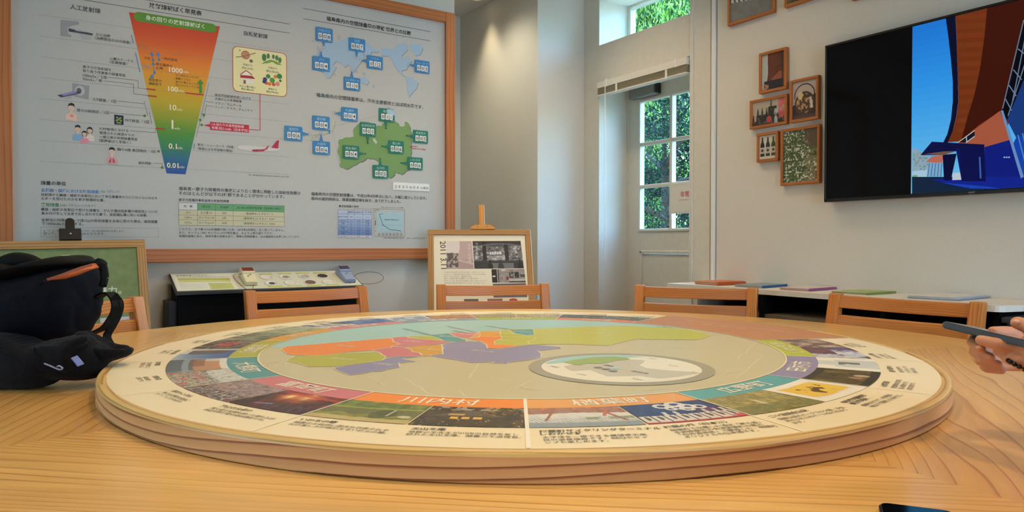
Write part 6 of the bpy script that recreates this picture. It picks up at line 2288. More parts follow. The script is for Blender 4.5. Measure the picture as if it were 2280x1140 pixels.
# the one on the left, black, holding the green board by a spring clip
TL_ = R(18)
up2 = Vector((0, math.sin(TL_), math.cos(TL_)))
rt2 = Vector((1, 0, 0))
n2_ = rt2.cross(up2)
p2_ = ony(323, 533.2, 3.44)
gx = p2_.x
q_ = onplane(0, 537, p2_, n2_)
roll = math.atan2((q_ - p2_).dot(up2), -(q_ - p2_).dot(rt2)) * -1
roll = -roll
ru = (rt2 * math.cos(roll) + up2 * math.sin(roll)) if (q_ - p2_).dot(up2) < 0 else (rt2 * math.cos(roll) - up2 * math.sin(roll))
ru = (p2_ - q_).normalized()
uu = n2_.cross(ru).normalized()
ax2 = (ru, uu, n2_)
WB, HB = 0.86, 0.62
gb = thing('framed_green_board', 'green sign board in an oak frame on the black easel behind the backpack', 'sign', p2_ + ru * (-WB / 2) + uu * -HB)
go = gb.location.copy()
fw = 0.034
for (a, b_, c, d, al) in ((-WB, 0, -fw, 0, 0), (-WB, 0, -HB, -HB + fw, 0), (-WB, -WB + fw, -HB + fw, -fw, 1), (-fw, 0, -HB + fw, -fw, 1)):
    lbox('frame_rail', a, b_, c, d, -0.022, 0, M['oak'], gb, go, al, o0=p2_, axes=ax2)
lbox('board', -WB + 0.01, -0.01, -HB + 0.01, -0.01, -0.016, -0.008, M['green_board'], gb, go, 0, o0=p2_, axes=ax2)
s = Sheet(p2_ + n2_ * -0.0075, ru, uu)
cu_, cv_ = s.uv(150, 592)
rr_ = abs(s.uv(185, 592)[0] - s.uv(115, 592)[0]) / 2
arcp = [(cu_ + rr_ * math.cos(t_), cv_ + rr_ * 0.82 * math.sin(t_)) for t_ in np.linspace(0, 2 * PI, 49)]
s.line(arcp, 0.0028, (216, 222, 206), 2)
s.tpx('ほっと', 138, 160, 577, (216, 222, 206), 0.0, 2, 577)
s.tpx('ふるさと', 130, 170, 592, (216, 222, 206), 0.0, 2, 592)
p0, p1 = s.uv(150, 652), s.uv(271, 653)
s.text('まちの魅力。', p1[0], p1[1], width=p1[0] - p0[0], col=(216, 222, 206), layer=2, bold=0.012, align='R')
s.build('lettering', M['paper'], gb, go)
e2 = thing('easel', 'black metal easel with a black spring clip over the top of the green board', 'easel', (gb.location.x, gb.location.y + 0.05, 0))
eo = e2.location.copy()
uc = s.uv(157, 530)[0]
w1, w2 = s.uv(132, 533)[0], s.uv(182, 533)[0]
vt = s.uv(157, 510.5)[1]
vt2 = s.uv(157, 486)[1]
hw_ = (w2 - w1) / 2
cl_ = lbox('clip_jaw', uc - hw_, uc + hw_, 0.0006, vt, -0.040, 0.006, M['black'], e2, eo, 0, 0.002, p2_, ax2)
bm = bmesh.new()
sw = hw_ * 0.42
pts = [(uc - sw, vt - 0.004), (uc + sw, vt - 0.004)] + [(uc + sw * math.cos(t_), vt2 - sw + sw * math.sin(t_)) for t_ in np.linspace(0, PI, 12)]
f_ = bm.faces.new([bm.verts.new(p2_ + ru * a + uu * b_ - n2_ * 0.004 - eo) for a, b_ in pts])
g_ = bmesh.ops.extrude_face_region(bm, geom=[f_])
for v in [x for x in g_['geom'] if isinstance(x, bmesh.types.BMVert)]:
    v.co -= n2_ * 0.024
bm_obj('mast', bm, M['black'], e2)
bm = bmesh.new()
bmesh.ops.create_icosphere(bm, subdivisions=2, radius=0.0055)
bm.transform(Matrix.Translation(p2_ + ru * uc + uu * (vt * 0.52) + n2_ * 0.006 - eo))
bm_obj('rivet', bm, M['chrome'], cl_, smooth=True)
lbox('ledge', uc - 0.24, uc + 0.24, -HB - 0.03, -HB - 0.001, -0.04, 0.02, M['black'], e2, eo, 0, 0.002, p2_, ax2)
pu0, pu1 = Sheet(p2_, ru, uu).uv(222, 700)[0], Sheet(p2_, ru, uu).uv(291, 700)[0]
pp = thing('paper_bundle', 'loose white printed papers standing on the easel ledge behind the left chair', 'papers', p2_ + ru * ((pu0 + pu1) / 2) + uu * -HB)
PM = plain('crumpled_paper', (206, 196, 202), 0.7, noise=0.14, nscale=30)
for k, (da, db, hh_, off) in enumerate(((0.0, 0.0, 0.285, 0.002), (0.018, -0.03, 0.262, 0.007), (-0.02, 0.02, 0.20, 0.012))):
    lbox('paper', pu0 + da, pu1 + da + db, -HB + 0.0005, -HB + hh_, off, off + 0.003, PM, pp, pp.location.copy(), 0, 0.0, p2_, ax2)
for sx in (-1, 1):
    bm = bmesh.new()
    a = p2_ + ru * (uc + sx * 0.03) - n2_ * 0.03
    b_ = p2_ + ru * (uc + sx * 0.30) - n2_ * 0.03
    b_ = b_ - uu * ((b_.z) / uu.z)
    tube(bm, [a - eo, b_ - eo], 0.010, 8)
    bm_obj('leg', bm, M['black'], e2)
bm = bmesh.new()
a = p2_ + ru * uc - n2_ * 0.035
tube(bm, [a - eo, Vector((a.x, YW - 0.02, 0.0)) - eo], 0.010, 8)
bm_obj('rear_leg', bm, M['black'], e2)

# ================================================================== TELEVISION ON THE RIGHT WALL
XT = XW - 0.055
tv_y0 = onx(1836.5, 300, XT).y
tz1, tz0 = onx(1835, 103, XT).z, onx(1838, 450, XT).z
TW = (tz1 - tz0) * 1.745
tv = thing('television', 'large black wall television showing a blue and orange building beside the picture frames', 'television', (XT, tv_y0 - TW / 2, tz0))
vo = tv.location.copy()
box('case', Vector((XT + 0.002, tv_y0 - TW, tz0)) - vo, Vector((XW - 0.012, tv_y0, tz1)) - vo, M['black'], tv, 0.003, 2)
bm = bmesh.new()
bz = 0.009
for (y0, y1, z0, z1) in ((tv_y0 - TW, tv_y0, tz1 - bz, tz1), (tv_y0 - TW, tv_y0, tz0, tz0 + 0.013), (tv_y0 - bz, tv_y0, tz0, tz1), (tv_y0 - TW, tv_y0 - TW + bz, tz0, tz1)):
    bbox(bm, Vector((XT - 0.003, y0, z0)) - vo, Vector((XT + 0.004, y1, z1)) - vo, 0.001)
bm_obj('bezel', bm, M['black'], tv)
box('wall_bracket', Vector((XW - 0.014, tv_y0 - TW / 2 - 0.2, tz0 + 0.2)) - vo, Vector((XW, tv_y0 - TW / 2 + 0.2, tz1 - 0.2)) - vo, M['black'], tv)
s = Sheet((XT + 0.0012, tv_y0, tz0), (0, -1, 0), (0, 0, 1))
s.rect(bz, 0.013, TW - bz, tz1 - tz0 - bz, (4, 4, 5), 0)
PXL = 2029.5


def Z(*p):
    return [(1920 + x / 2.478, y / 2.478) for x, y in p]


ul = s.uv(PXL, 300)[0]
ur = TW - ul                                   # the picture sits centred between black bars
vlo, vhi = 0.016, tz1 - tz0 - bz - 0.002


def CL(pts):
    return [(min(max(u, ul), ur), min(max(v, vlo), vhi)) for u, v in (s.uv(*p) for p in pts)]


nb = 24
for k in range(nb):
    f0, f1 = k / nb, (k + 1) / nb
    c = pal(np.array([(f0 + f1) / 2]), [(126, 206, 250), (84, 184, 250), (48, 156, 244), (30, 126, 226)])[0]
    s.rect(ul, vlo + (vhi - vlo) * f0, ur, vlo + (vhi - vlo) * f1, c, 1)


def tvp(c, layer, *p):
    s.poly(CL(Z(*p)), c, layer)


soffit = [(515, 60), (690, 20), (675, 200), (650, 380), (620, 520), (580, 650), (545, 775), (470, 785), (500, 720), (520, 640), (530, 560), (527, 400), (520, 200)]
tvp((118, 52, 20), 2, (515, 60), (900, -60), (960, 300), (800, 700), (640, 700), (545, 780), (470, 785), (500, 720), (520, 640), (530, 560), (527, 400), (520, 200))
for k in range(14):
    f = k / 14
    y0 = 30 + 52 * k
    tvp((128 - 3 * (k % 3), 58 - 2 * (k % 2), 24), 3, (518 + 8 * f, y0), (690 - 70 * f, y0 - 10), (690 - 74 * f, y0 + 20), (519 + 8 * f, y0 + 26))
tvp((66, 20, 8), 4, (690, 0), (1000, -80), (1000, 300), (830, 420), (765, 612), (640, 692), (545, 777), (580, 650), (620, 520), (650, 380), (675, 200))
tvp((8, 14, 44), 5, (462, 60), (475, 200), (490, 330), (500, 450), (500, 560), (490, 660), (470, 740), (448, 785), (472, 787), (500, 722), (520, 640), (530, 560), (527, 400), (520, 200), (515, 50))
tvp((176, 92, 66), 5, (760, 612), (820, 775), (675, 812), (525, 795), (535, 780), (640, 700))
tvp((16, 24, 44), 6, (530, 786), (621, 720), (621, 752), (572, 788))
for (xa, ya, xb, yb2) in ((530, 786, 621, 720), (572, 788, 621, 752), (575, 755, 578, 786)):
    s.line(CL(Z((xa, ya), (xb, yb2))), 0.003, (206, 206, 200), 7)
tvp((5, 7, 16), 6, (892, 100), (1000, -40), (1000, 520), (800, 665), (770, 605), (830, 400))
for (xa, ya, xb, yb2) in ((892, 110, 775, 600), (905, 330, 805, 640), (860, 270, 900, 300), (835, 385, 880, 440), (810, 470, 850, 530), (790, 545, 825, 610), (905, 180, 830, 560)):
    s.line(CL(Z((xa, ya), (xb, yb2))), 0.0035, (110, 130, 160), 7)
tvp((26, 60, 130), 6, (892, 440), (1000, 400), (1000, 700), (850, 760), (800, 662))
tvp((12, 30, 130), 6, (675, 812), (815, 772), (880, 985), (680, 1000))
tvp((22, 70, 180), 6, (850, 760), (1000, 690), (1000, 985), (890, 985), (835, 790))
tvp((110, 150, 200), 8, (765, 612), (778, 608), (892, 975), (876, 985))
for k in range(4):
    s.line(CL(Z((860 + 25 * k, 745 - 10 * k), (900 + 25 * k, 900))), 0.004, (80, 140, 220), 8)
tvp((150, 178, 196), 5, (275, 815), (300, 822), (340, 850), (372, 868), (360, 935), (275, 950))
g = np.random.default_rng(3)
for k in range(40):
    x, y = 277 + 88 * g.random(), 830 + 110 * g.random()
    if y > 812 + (x - 277) * 0.5:
        p = Z((x, y))[0]
        s.poly([(min(max(a, ul), ur), b_) for a, b_ in [(s.uv(*p)[0] + 0.004 * math.cos(t_), s.uv(*p)[1] + 0.005 * math.sin(t_)) for t_ in np.linspace(0, 5.2, 6)]], (110 + int(50 * g.random()), 140 + int(40 * g.random()), 160), 6)
tvp((196, 112, 90), 6, (350, 895), (385, 862), (450, 855), (442, 900))
tvp((130, 180, 220), 6, (368, 900), (442, 896), (436, 975), (355, 975))
for k in range(5):
    s.line(CL(Z((372 + 17 * k, 900), (362 + 18 * k, 975))), 0.002, (30, 60, 100), 7)
tvp((176, 210, 232), 6, (275, 945), (360, 936), (356, 976), (275, 976))
tvp((120, 170, 120), 7, (278, 968), (305, 966), (305, 976), (278, 976))
tvp((18, 38, 66), 6, (275, 976), (1000, 976), (1000, 1080), (275, 1080))
tvp((14, 36, 150), 7, (380, 990), (700, 975), (1000, 975), (1000, 1040), (700, 1050), (560, 1035), (470, 1015))
tvp((30, 70, 190), 8, (440, 1008), (700, 1030), (760, 1045), (600, 1040))
tvp((10, 16, 70), 9, (385, 782), (675, 797), (675, 832), (520, 834), (450, 856), (322, 856))
tvp((6, 10, 56), 10, (445, 854), (522, 848), (490, 995), (452, 995))
tvp((14, 22, 96), 10, (517, 820), (560, 815), (562, 1000), (550, 1000))
tvp((8, 14, 78), 11, (540, 818), (675, 800), (682, 1000), (552, 1000))
tvp((120, 90, 74), 10, (345, 850), (450, 836), (520, 834), (450, 856))
tvp((200, 214, 226), 9, (500, 955), (545, 952), (548, 992), (498, 994))
tvp((60, 100, 180), 12, (645, 866), (654, 866), (660, 985), (650, 985))
for k in range(3):
    s.discpx(*Z((785 + 13 * k, 868))[0], 2.2, (150, 170, 220), 9)
s.build('picture', M['screen'], tv, vo)
s2 = Sheet((XT - 0.0032, tv_y0, tz0), (0, -1, 0), (0, 0, 1))
a, b_ = s2.uv(2160, 431), s2.uv(2177, 430)
s2.text('SONY', TW / 2, 0.0042, size=0.0085, col=(150, 150, 152), layer=1, bold=0.02, align='C')
s2.build('maker_mark', M['paper'], tv, vo)

# ================================================================== PICTURE FRAMES ON THE RIGHT WALL
XF = XW - 0.024


def grape(h, w):
    return None


def ph_soffit(h, w):
    x, y = grid(h, w)
    n = vnoise(h, w, 10, 4, 51)
    im = np.ones((h, w, 3)) * np.array([170, 172, 172.0])
    im = blend(im, (96, 50, 32), (x > 0.30 - 0.16 * (1 - y) ** 2 * 1.2 + 0.04 * np.sin(y * 5)) * 1.0)
    im = blend(im, (70, 34, 24), ((x > 0.62 + 0.25 * (y - 0.5)) & (n > 0.4)) * 0.6)
    im = blend(im, (150, 84, 62), ((y < 0.46) & (y > 0.24) & (x > 0.42) & (y < 0.24 + 0.55 * (x - 0.35))) * 0.9)
    im = blend(im, (34, 36, 42), ((y < 0.25) & (x > 0.10)) * 0.95)
    im = blend(im, (176, 120, 96), ((y < 0.16) & (x < 0.30) & (n > 0.5)) * 0.9)
    im = blend(im, (56, 48, 46), ((x > 0.88)) * 0.8)
    return im


def ph_basket(h, w):
    x, y = grid(h, w)
    n = vnoise(h, w, 14, 12, 52)
    im = np.ones((h, w, 3)) * np.array([176, 160, 150.0])
    im = blend(im, (52, 42, 42), (y < 0.5 + 0.25 * (x - 0.4) - 0.02) * 1.0)
    d = ((x - 0.5) / 0.42) ** 2 + ((y - 0.40) / 0.32) ** 2
    im = blend(im, (70, 52, 40), (d < 1) * 1.0)
    im = blend(im, (176, 136, 92), (d < 0.7) * (n > 0.52) * 1.0)
    im = blend(im, (206, 188, 142), (((x - 0.32) ** 2 + (y - 0.62) ** 2) < 0.012) * 0.9)
    im = blend(im, (196, 190, 176), ((np.abs(x - 0.78 + 0.25 * (y - 0.4)) < 0.05) & (y > 0.25) & (y < 0.55)) * 0.9)
    dd = ((x - 0.5) / 0.42) ** 2 + ((y - 0.62) / 0.30) ** 2
    im = blend(im, (40, 32, 28), ((np.abs(dd - 1) < 0.10) & (y > 0.55)) * 1.0)
    im = blend(im, (92, 70, 62), (y < 0.10) * 0.7)
    return im


def ph_goods(h, w):
    x, y = grid(h, w)
    n = vnoise(h, w, 12, 18, 53)
    n2 = vnoise(h, w, 5, 9, 54)
    im = np.ones((h, w, 3)) * np.array([170, 158, 140.0])
    top = 0.62 + 0.28 * (np.abs(x - 0.62) < 0.13) - 0.25 * (x < 0.12)
    spike = 0.28 * np.maximum(0, np.sin(x * 46)) * (x < 0.6)
    blk = y < top - 0.18 + spike
    im = blend(im, (44, 40, 38), blk * 1.0)
    im = blend(im, (96, 88, 78), blk * (n > 0.6) * 0.9)
    im = blend(im, (176, 70, 66), (((x - 0.52) ** 2 * 3 + (y - 0.2) ** 2) < 0.02) * 0.95)
    im = blend(im, (200, 92, 100), ((x > 0.80) & (n2 > 0.4) & (y > 0.2)) * 0.85)
    im = blend(im, (170, 176, 172), ((x > 0.68) & (x < 0.78) & (y < 0.6) & (n > 0.4)) * 0.9)
    return im


def ph_flowers(h, w):
    x, y = grid(h, w)
    n = vnoise(h, w, 16, 12, 55)
    n2 = vnoise(h, w, 34, 26, 56)
    im = pal(n, [(34, 46, 26), (60, 76, 42), (84, 100, 60), (66, 66, 46)])
    dens = (x < 0.75) | (y < 0.6)
    im = blend(im, (214, 214, 196), (n2 > 0.64) * dens * 0.95)
    im = blend(im, (150, 130, 106), ((x > 0.62) & (y < 0.6) & (n > 0.45) & (n2 < 0.6)) * 0.6)
    im = blend(im, (96, 70, 58), ((x > 0.62) & (y > 0.68)) * (0.5 + 0.4 * n))
    return im


def ph_road(h, w):
    x, y = grid(h, w)
    n = vnoise(h, w, 10, 8, 57)
    im = pal(n, [(110, 108, 104), (130, 128, 124)])
    im = blend(im, (60, 58, 58), (y > 0.45 - 0.1 * x) * 0.8)
    im = blend(im, (206, 204, 198), (np.abs(y - 0.5 + 0.14 * x) < 0.04) * (np.abs((x * 9) % 1 - 0.5) < 0.28))
    im = blend(im, (176, 176, 176), (y > 0.75) * 0.7)
    return im


def ph_dark(sd):
    def f(h, w):
        return pal(vnoise(h, w, 6, 8, sd), [(40, 36, 30), (80, 70, 52), (120, 104, 78), (60, 54, 46)])
    return f


def frame(label, pxs, paint, kind='', cells=(100, 76), group='picture frames on the right wall'):
    """outer corners as TL, TR, BR, BL"""
    P = [onx(*p, XF) for p in pxs]
    y0 = (P[0].y + P[3].y) / 2
    y1 = (P[1].y + P[2].y) / 2
    z1 = (P[0].z + P[1].z) / 2
    z0 = (P[2].z + P[3].z) / 2
    t = thing('picture_frame', label, 'picture frame', (XF, (y0 + y1) / 2, z0), 0, group)
    o = t.location.copy()
    w_ = 0.0135
    for (a, b_, c, d, al) in ((y0, y1, z1 - w_, z1, 1), (y0, y1, z0, z0 + w_, 1), (y0, y0 - w_, z0 + w_, z1 - w_, 2), (y1 + w_, y1, z0 + w_, z1 - w_, 2)):
        box('frame_rail', Vector((XF, a, c)) - o, Vector((XW - 0.001, b_, d)) - o, M['frame'], t, 0.0012, 1, al)
    box('backing', Vector((XF + 0.008, y0 - 0.004, z0 + 0.004)) - o, Vector((XW - 0.004, y1 + 0.004, z1 - 0.004)) - o, M['white_plastic'], t)
    s = Sheet((XF + 0.0075, y0 - w_, z0 + w_), (0, -1, 0), (0, 0, 1))
    W_, H_ = (y0 - y1) - 2 * w_, (z1 - z0) - 2 * w_
    if kind == 'bottles':
        s.rect(0, 0, W_, H_, (196, 190, 176), 1)
        for k, c in enumerate(((40, 34, 30), (52, 52, 44), (62, 74, 40))):
            x = W_ * (0.18 + 0.33 * k)
            bw = W_ * 0.125
            sh = [(-bw, 0.12), (bw, 0.12), (bw, 0.56), (bw * 0.9, 0.64), (bw * 0.42, 0.74), (bw * 0.36, 0.92), (-bw * 0.36, 0.92), (-bw * 0.42, 0.74), (-bw * 0.9, 0.64), (-bw, 0.56)]
            s.poly([(x + a, H_ * b_) for a, b_ in sh], c, 2)
            s.rect(x - bw, H_ * 0.24, x + bw, H_ * 0.50, (178, 170, 156), 3)
            s.disc(x, H_ * 0.37, bw * 0.6, (66, 60, 56), 4, n=10)
    else:
        def fn(a, b_):
            return (a * W_, b_ * H_)
        s.image(paint(*cells), fn, 1)
    s.build('photograph', M['gloss_print'], t, o)
    return t


frame('narrow wooden frame with a photo of a brown timber soffit, top of the cluster', ((1689.7, 118.6), (1750.5, 104.4), (1749.6, 198), (1689, 208.9)), ph_soffit)
frame('wooden frame with a photo of a food basket beside the television', ((1757.2, 179.7), (1821.7, 166.8), (1821.7, 264.4), (1758.5, 273.7)), ph_basket)
frame('wide wooden frame with a photo of black and red goods', ((1668.2, 224.2), (1751.1, 208.9), (1751.1, 275.8), (1669.4, 287.8)), ph_goods, cells=(80, 128))
frame('smallest wooden frame with a photo of three dark bottles', ((1683.8, 297.3), (1731.1, 291.8), (1731.1, 357.2), (1684.5, 361.8)), None, 'bottles')
frame('largest whole wooden frame of the cluster with a photo of white flowers', ((1737, 289), (1824.2, 275.8), (1824.8, 407.3), (1737.6, 414)), ph_flowers, cells=(140, 104))
frame('wooden frame with a photo of a road and white fence, top left of the wall', ((1618.5, -48), (1723.5, -86), (1722.3, 26.2), (1620.2, 57.7)), ph_road, cells=(70, 90))
frame('wooden frame above the cluster of which only the dark lower edge shows', ((1745.5, -95), (1856, -140), (1855, -16), (1746, 16.5)), ph_dark(61), cells=(20, 26))
frame('wooden frame above the television of which only the lower rail corner shows', ((1896, -150), (2010, -195), (2010, -37), (1897, 5)), ph_dark(62), cells=(20, 26))

# ================================================================== WHITE COUNTER WITH BLACK SHELVES
ZK = 0.815
pL = onz(1485, 630.5, ZK)
pR = onz(2233, 681.5, ZK)
xk = (pL.x + pR.x) / 2
yk0, yk1 = pL.y, pR.y
k_ = thing('counter', 'long white topped counter over black shelves along the right wall', 'counter', (XW - 0.15, (yk0 + yk1) / 2, 0))
ko = k_.location.copy()
bm = bmesh.new()
prof = [(pL.x, yk0), (XW - 0.002, yk0), (XW - 0.002, yk1 - 0.02), (pR.x + 0.10, yk1 - 0.02)]
cr = 0.035
for t_ in np.linspace(0, PI / 2, 6):
    prof.append((pR.x + cr - cr * math.sin(t_), yk1 + cr - 0.02 * 0 - cr * math.cos(t_)))
fv = [bm.verts.new(Vector((x, y, ZK - 0.022)) - ko) for x, y in prof]
f_ = bm.faces.new(fv)
g_ = bmesh.ops.extrude_face_region(bm, geom=[f_])
for v in [x for x in g_['geom'] if isinstance(x, bmesh.types.BMVert)]:
    v.co.z += 0.022
bm_obj('worktop', bm, M['white_lam'], k_)
xa = min(pL.x, pR.x) + 0.03
ya = onx(1553, 690, xa).y
yb2 = onx(2225, 720, xa).y
bm = bmesh.new()
bbox(bm, Vector((XW - 0.03, yb2, 0.0)) - ko, Vector((XW - 0.012, ya, ZK - 0.023)) - ko)
bm_obj('back_panel', bm, M['black_matt'], k_)
yd = [ya, onx(1690, 690, xa).y, onx(1960, 690, xa).y, yb2]
for i, y in enumerate(yd):
    e = 0.018
    box('upright', Vector((xa, max(y - e, yb2), 0.0)) - ko, Vector((XW - 0.03, max(y - e, yb2) + e, ZK - 0.023)) - ko, M['black_matt'] if i else M['grey_plastic'], k_)
for i in range(3):
    y0, y1 = yd[i] - 0.018, yd[i + 1]
    for z in (0.06, 0.28, 0.50, 0.69):
        box('shelf', Vector((xa + 0.015, y1, z)) - ko, Vector((XW - 0.03, y0, z + 0.016)) - ko, M['black'] if z < 0.6 else plain('taupe_shelf', (112, 98, 80), 0.6), k_)
# a few light things lie inside; a low grey box stands at the near end
bx = thing('storage_box', 'blue-grey storage box under the near end of the white counter', 'box', (XW - 0.16, yb2 - 0.11, 0))
bm = bmesh.new()
hexa(bm, [(-0.14, -0.20, 0), (0.15, -0.20, 0), (0.15, 0.085, 0), (-0.14, 0.085, 0), (-0.15, -0.21, 0.76), (0.155, -0.21, 0.76), (0.155, 0.095, 0.76), (-0.15, 0.095, 0.76)], 0.008, 2)
bm_obj('body', bm, plain('slate_plastic', (92, 98, 108), 0.5), bx)
bm = bmesh.new()
bbox(bm, (-0.165, -0.225, 0.755), (0.158, 0.105, 0.776), 0.005, 2)
bm_obj('lid', bm, plain('slate_lid', (58, 62, 70), 0.5), bx)

zt_ = ZK + 0.0006
ORD = {3: ('bottom', 'middle', 'topmost'), 4: ('bottom', 'second from the bottom', 'second from the top', 'topmost'), 5: ('bottom', 'second from the bottom', 'middle', 'second from the top', 'topmost')}


def booklets(label, n, Lp, Mp, Rp, cover, page, th, top=None, group=None, fan=0.0):
    A, B, C_ = onz(*Lp, zt_), onz(*Mp, zt_), onz(*Rp, zt_)
    D = A + C_ - B
    cm = plain('cover_' + label.split()[0], cover, 0.4, noise=0.05)
    tm_ = plain('cover_top_' + label.split()[0], top or cover, 0.4, noise=0.10, nscale=25)
    g = np.random.default_rng(n)
    for k in range(n):
        z0 = k * th
        sh = Vector((g.uniform(-1, 1), g.uniform(-1, 1), 0)) * (0.0035 + fan * k)
        q = [A + sh, B + sh, C_ + sh, D + sh]
        c = (q[0] + q[2]) / 2
        t = thing('booklet', label.replace('in the pile', ORD[n][k] + ' of the pile', 1), 'booklet', (c.x, c.y, zt_ + z0), 0, group)
        cz = Vector((c.x, c.y, zt_))
        bm = bmesh.new()
        hexa(bm, [p - cz + Vector((0, 0, 0.0007)) for p in q] + [p - cz + Vector((0, 0, th - 0.0008)) for p in q])
        bm_obj('pages', bm, page, t)
        # cover: bottom, spine along B-C, top
        d1 = (B - A).normalized() * 0.0012
        e1 = (C_ - B).normalized() * 0.001
        for nm_, pts in (('back_cover', [q[0] - e1 * 0, q[1] + d1, q[2] + d1, q[3]]), ('front_cover', [q[0], q[1] + d1, q[2] + d1, q[3]])):
            zz0 = 0.0 if nm_ == 'back_cover' else th - 0.0007
            bm = bmesh.new()
            hexa(bm, [p - cz + Vector((0, 0, zz0)) for p in pts] + [p - cz + Vector((0, 0, zz0 + 0.0006)) for p in pts])
            bm_obj(nm_, bm, tm_ if (nm_ == 'front_cover' and k == n - 1) else cm, t)
        bm = bmesh.new()
        hexa(bm, [p - cz for p in (q[1], q[1] + d1, q[2] + d1, q[2])] + [p - cz + Vector((0, 0, th - 0.0002)) for p in (q[1], q[1] + d1, q[2] + d1, q[2])])
        bm_obj('spine', bm, cm, t)


PG = plain('page_edges', (206, 190, 160), 0.8, noise=0.12, nscale=200)
PGW = plain('white_page_edges', (216, 210, 200), 0.8, noise=0.10, nscale=200)
booklets('orange spined booklet in the pile at the counter far end', 5, (1547, 632.5), (1597, 636), (1660, 633.2), (206, 100, 44), PG, 0.0034, None, 'orange booklets piled on the counter')
booklets('blue spined booklet in the pile on the counter', 4, (1635, 638.5), (1695, 642), (1754, 637.5), (44, 108, 166), PG, 0.0030, (120, 140, 150), 'blue booklets piled on the counter')
booklets('pink spined booklet in the pile on the counter', 4, (1735, 645), (1799, 648.6), (1860, 644), (178, 92, 146), PG, 0.0030, (206, 196, 186), 'pink booklets piled on the counter')
booklets('green booklet in the pile on the counter', 3, (1852, 652.5), (1929.5, 657), (1995, 653), (140, 158, 84), PG, 0.0032, (150, 170, 92), 'green booklets piled on the counter')
booklets('white booklet in the pile at the counter near end', 5, (2020, 663.5), (2131, 669.5), (2201, 663), (188, 194, 206), PGW, 0.0024, (214, 210, 200), 'white booklets piled on the counter', 0.001)

# ================================================================== BACKPACK AND FLEECE ON THE TABLE
BD = 1.66                                      # how far ahead the backpack stands
V5 = lambda x, y, b: Q(x / 3.0, 520 + y / 3.0, b)
bp = thing('backpack', 'navy and black backpack with an orange zip lying on the table', 'backpack', W(-1.10, BD, ZT))
bo_ = bp.location.copy()


def puffy(name, outline, thick, back, mat, parent, org, noise=0.006, seed=0, rings=7, p=2.2, sub=2, depth=0.0):
    """a stuffed cloth volume: silhouette points in 3-D, bulging towards and away from the camera"""
    pts = [Vector(q) for q in catmull(outline + [outline[0]], 3)[:-1]]
    c = sum(pts, Vector()) / len(pts)
    bm = bmesh.new()
    n = len(pts)
    outr = [bm.verts.new(q) for q in pts]
    for sgn, th in ((-1, thick), (1, back)):
        prev = outr
        for k in range(1, rings + 1):
            f = 1 - (k / (rings + 0.5)) ** 1.3
            h = th * (1 - f ** p) ** (1 / p)
            cur = [bm.verts.new(c + (q - c) * f + FW * (sgn * h)) for q in pts]
            for i in range(n):
                j = (i + 1) % n
                bm.faces.new((prev[i], prev[j], cur[j], cur[i]))
            prev = cur
        cv = bm.verts.new(c + FW * (sgn * th))
        for i in range(n):
            bm.faces.new((prev[i], prev[(i + 1) % n], cv))
    bmesh.ops.recalc_face_normals(bm, faces=bm.faces)
    me = bpy.data.meshes.new(name)
    bm.to_mesh(me)
    bm.free()
    tmp = bpy.data.objects.new('tmp', me)
    COL.objects.link(tmp)
    ss = tmp.modifiers.new('s', 'SUBSURF')
    ss.levels = sub
    dg = bpy.context.evaluated_depsgraph_get()
    me2 = bpy.data.meshes.new_from_object(tmp.evaluated_get(dg))
    bpy.data.objects.remove(tmp)
    from mathutils import noise as mn
    for v in me2.vertices:
        q = v.co
        v.co = q + v.normal * (mn.noise(q * 7 + Vector((seed, 0, 0))) * noise)
    tmp = bpy.data.objects.new('tmp', me2)
    COL.objects.link(tmp)
    md = tmp.modifiers.new('r', 'REMESH')
    md.mode = 'VOXEL'
    md.voxel_size = 0.005
    sm = tmp.modifiers.new('s', 'SMOOTH')
    sm.iterations = 8
    dg = bpy.context.evaluated_depsgraph_get()
    me3 = bpy.data.meshes.new_from_object(tmp.evaluated_get(dg))
    bpy.data.objects.remove(tmp)
    me2 = me3
    ax = Vector((0.6, 0.2, 0.75)).normalized()
    for v in me2.vertices:                     # creases run mostly one way
        q = v.co
        w_ = Vector((q.dot(ax) * 16, q.x * 5 - q.y * 3, seed)) + Vector((mn.noise(q * 10), mn.noise(q * 10 + Vector((9, 9, 9))), 0)) * 0.8
        v.co = q + v.normal * ((abs(mn.noise(w_)) - 0.25) * noise * 0.9)
        v.co.z = max(v.co.z, ZT + 0.001)
        v.co -= org
    for p_ in me2.polygons:
        p_.use_smooth = True
    return link(name, me2, mat, parent)


body = [(-150, 330), (-60, 296), (60, 282), (170, 262), (280, 252), (400, 232), (520, 212), (620, 198), (655, 220), (672, 262), (676, 330), (670, 420), (674, 480), (648, 560), (604, 635), (545, 700), (420, 740), (250, 770), (60, 790), (-100, 780), (-190, 600), (-190, 450)]
puffy('body', [V5(x, y, BD) for x, y in body], 0.16, 0.07, M['bag'], bp, bo_, 0.010, 1)
lid = [(-120, 330), (-40, 280), (60, 310), (190, 318), (300, 300), (420, 262), (540, 215), (640, 192), (636, 172), (590, 146), (500, 146), (420, 158), (350, 176), (300, 200), (230, 184), (160, 171), (100, 170), (50, 184), (0, 214), (-80, 250), (-150, 300)]
puffy('top_lid', [V5(x, y, BD - 0.02) for x, y in lid], 0.12, 0.06, M['bag_black'], bp, bo_, 0.006, 2, rings=5)
bm = bmesh.new()
tube(bm, [q - bo_ for q in catmull([V5(x, y, BD - 0.085) for x, y in ((-60, 258), (20, 206), (100, 180), (190, 190), (260, 222))], 6)], 0.018, 8)
bm_obj('grab_handle', bm, M['bag_black'], bp, smooth=True)
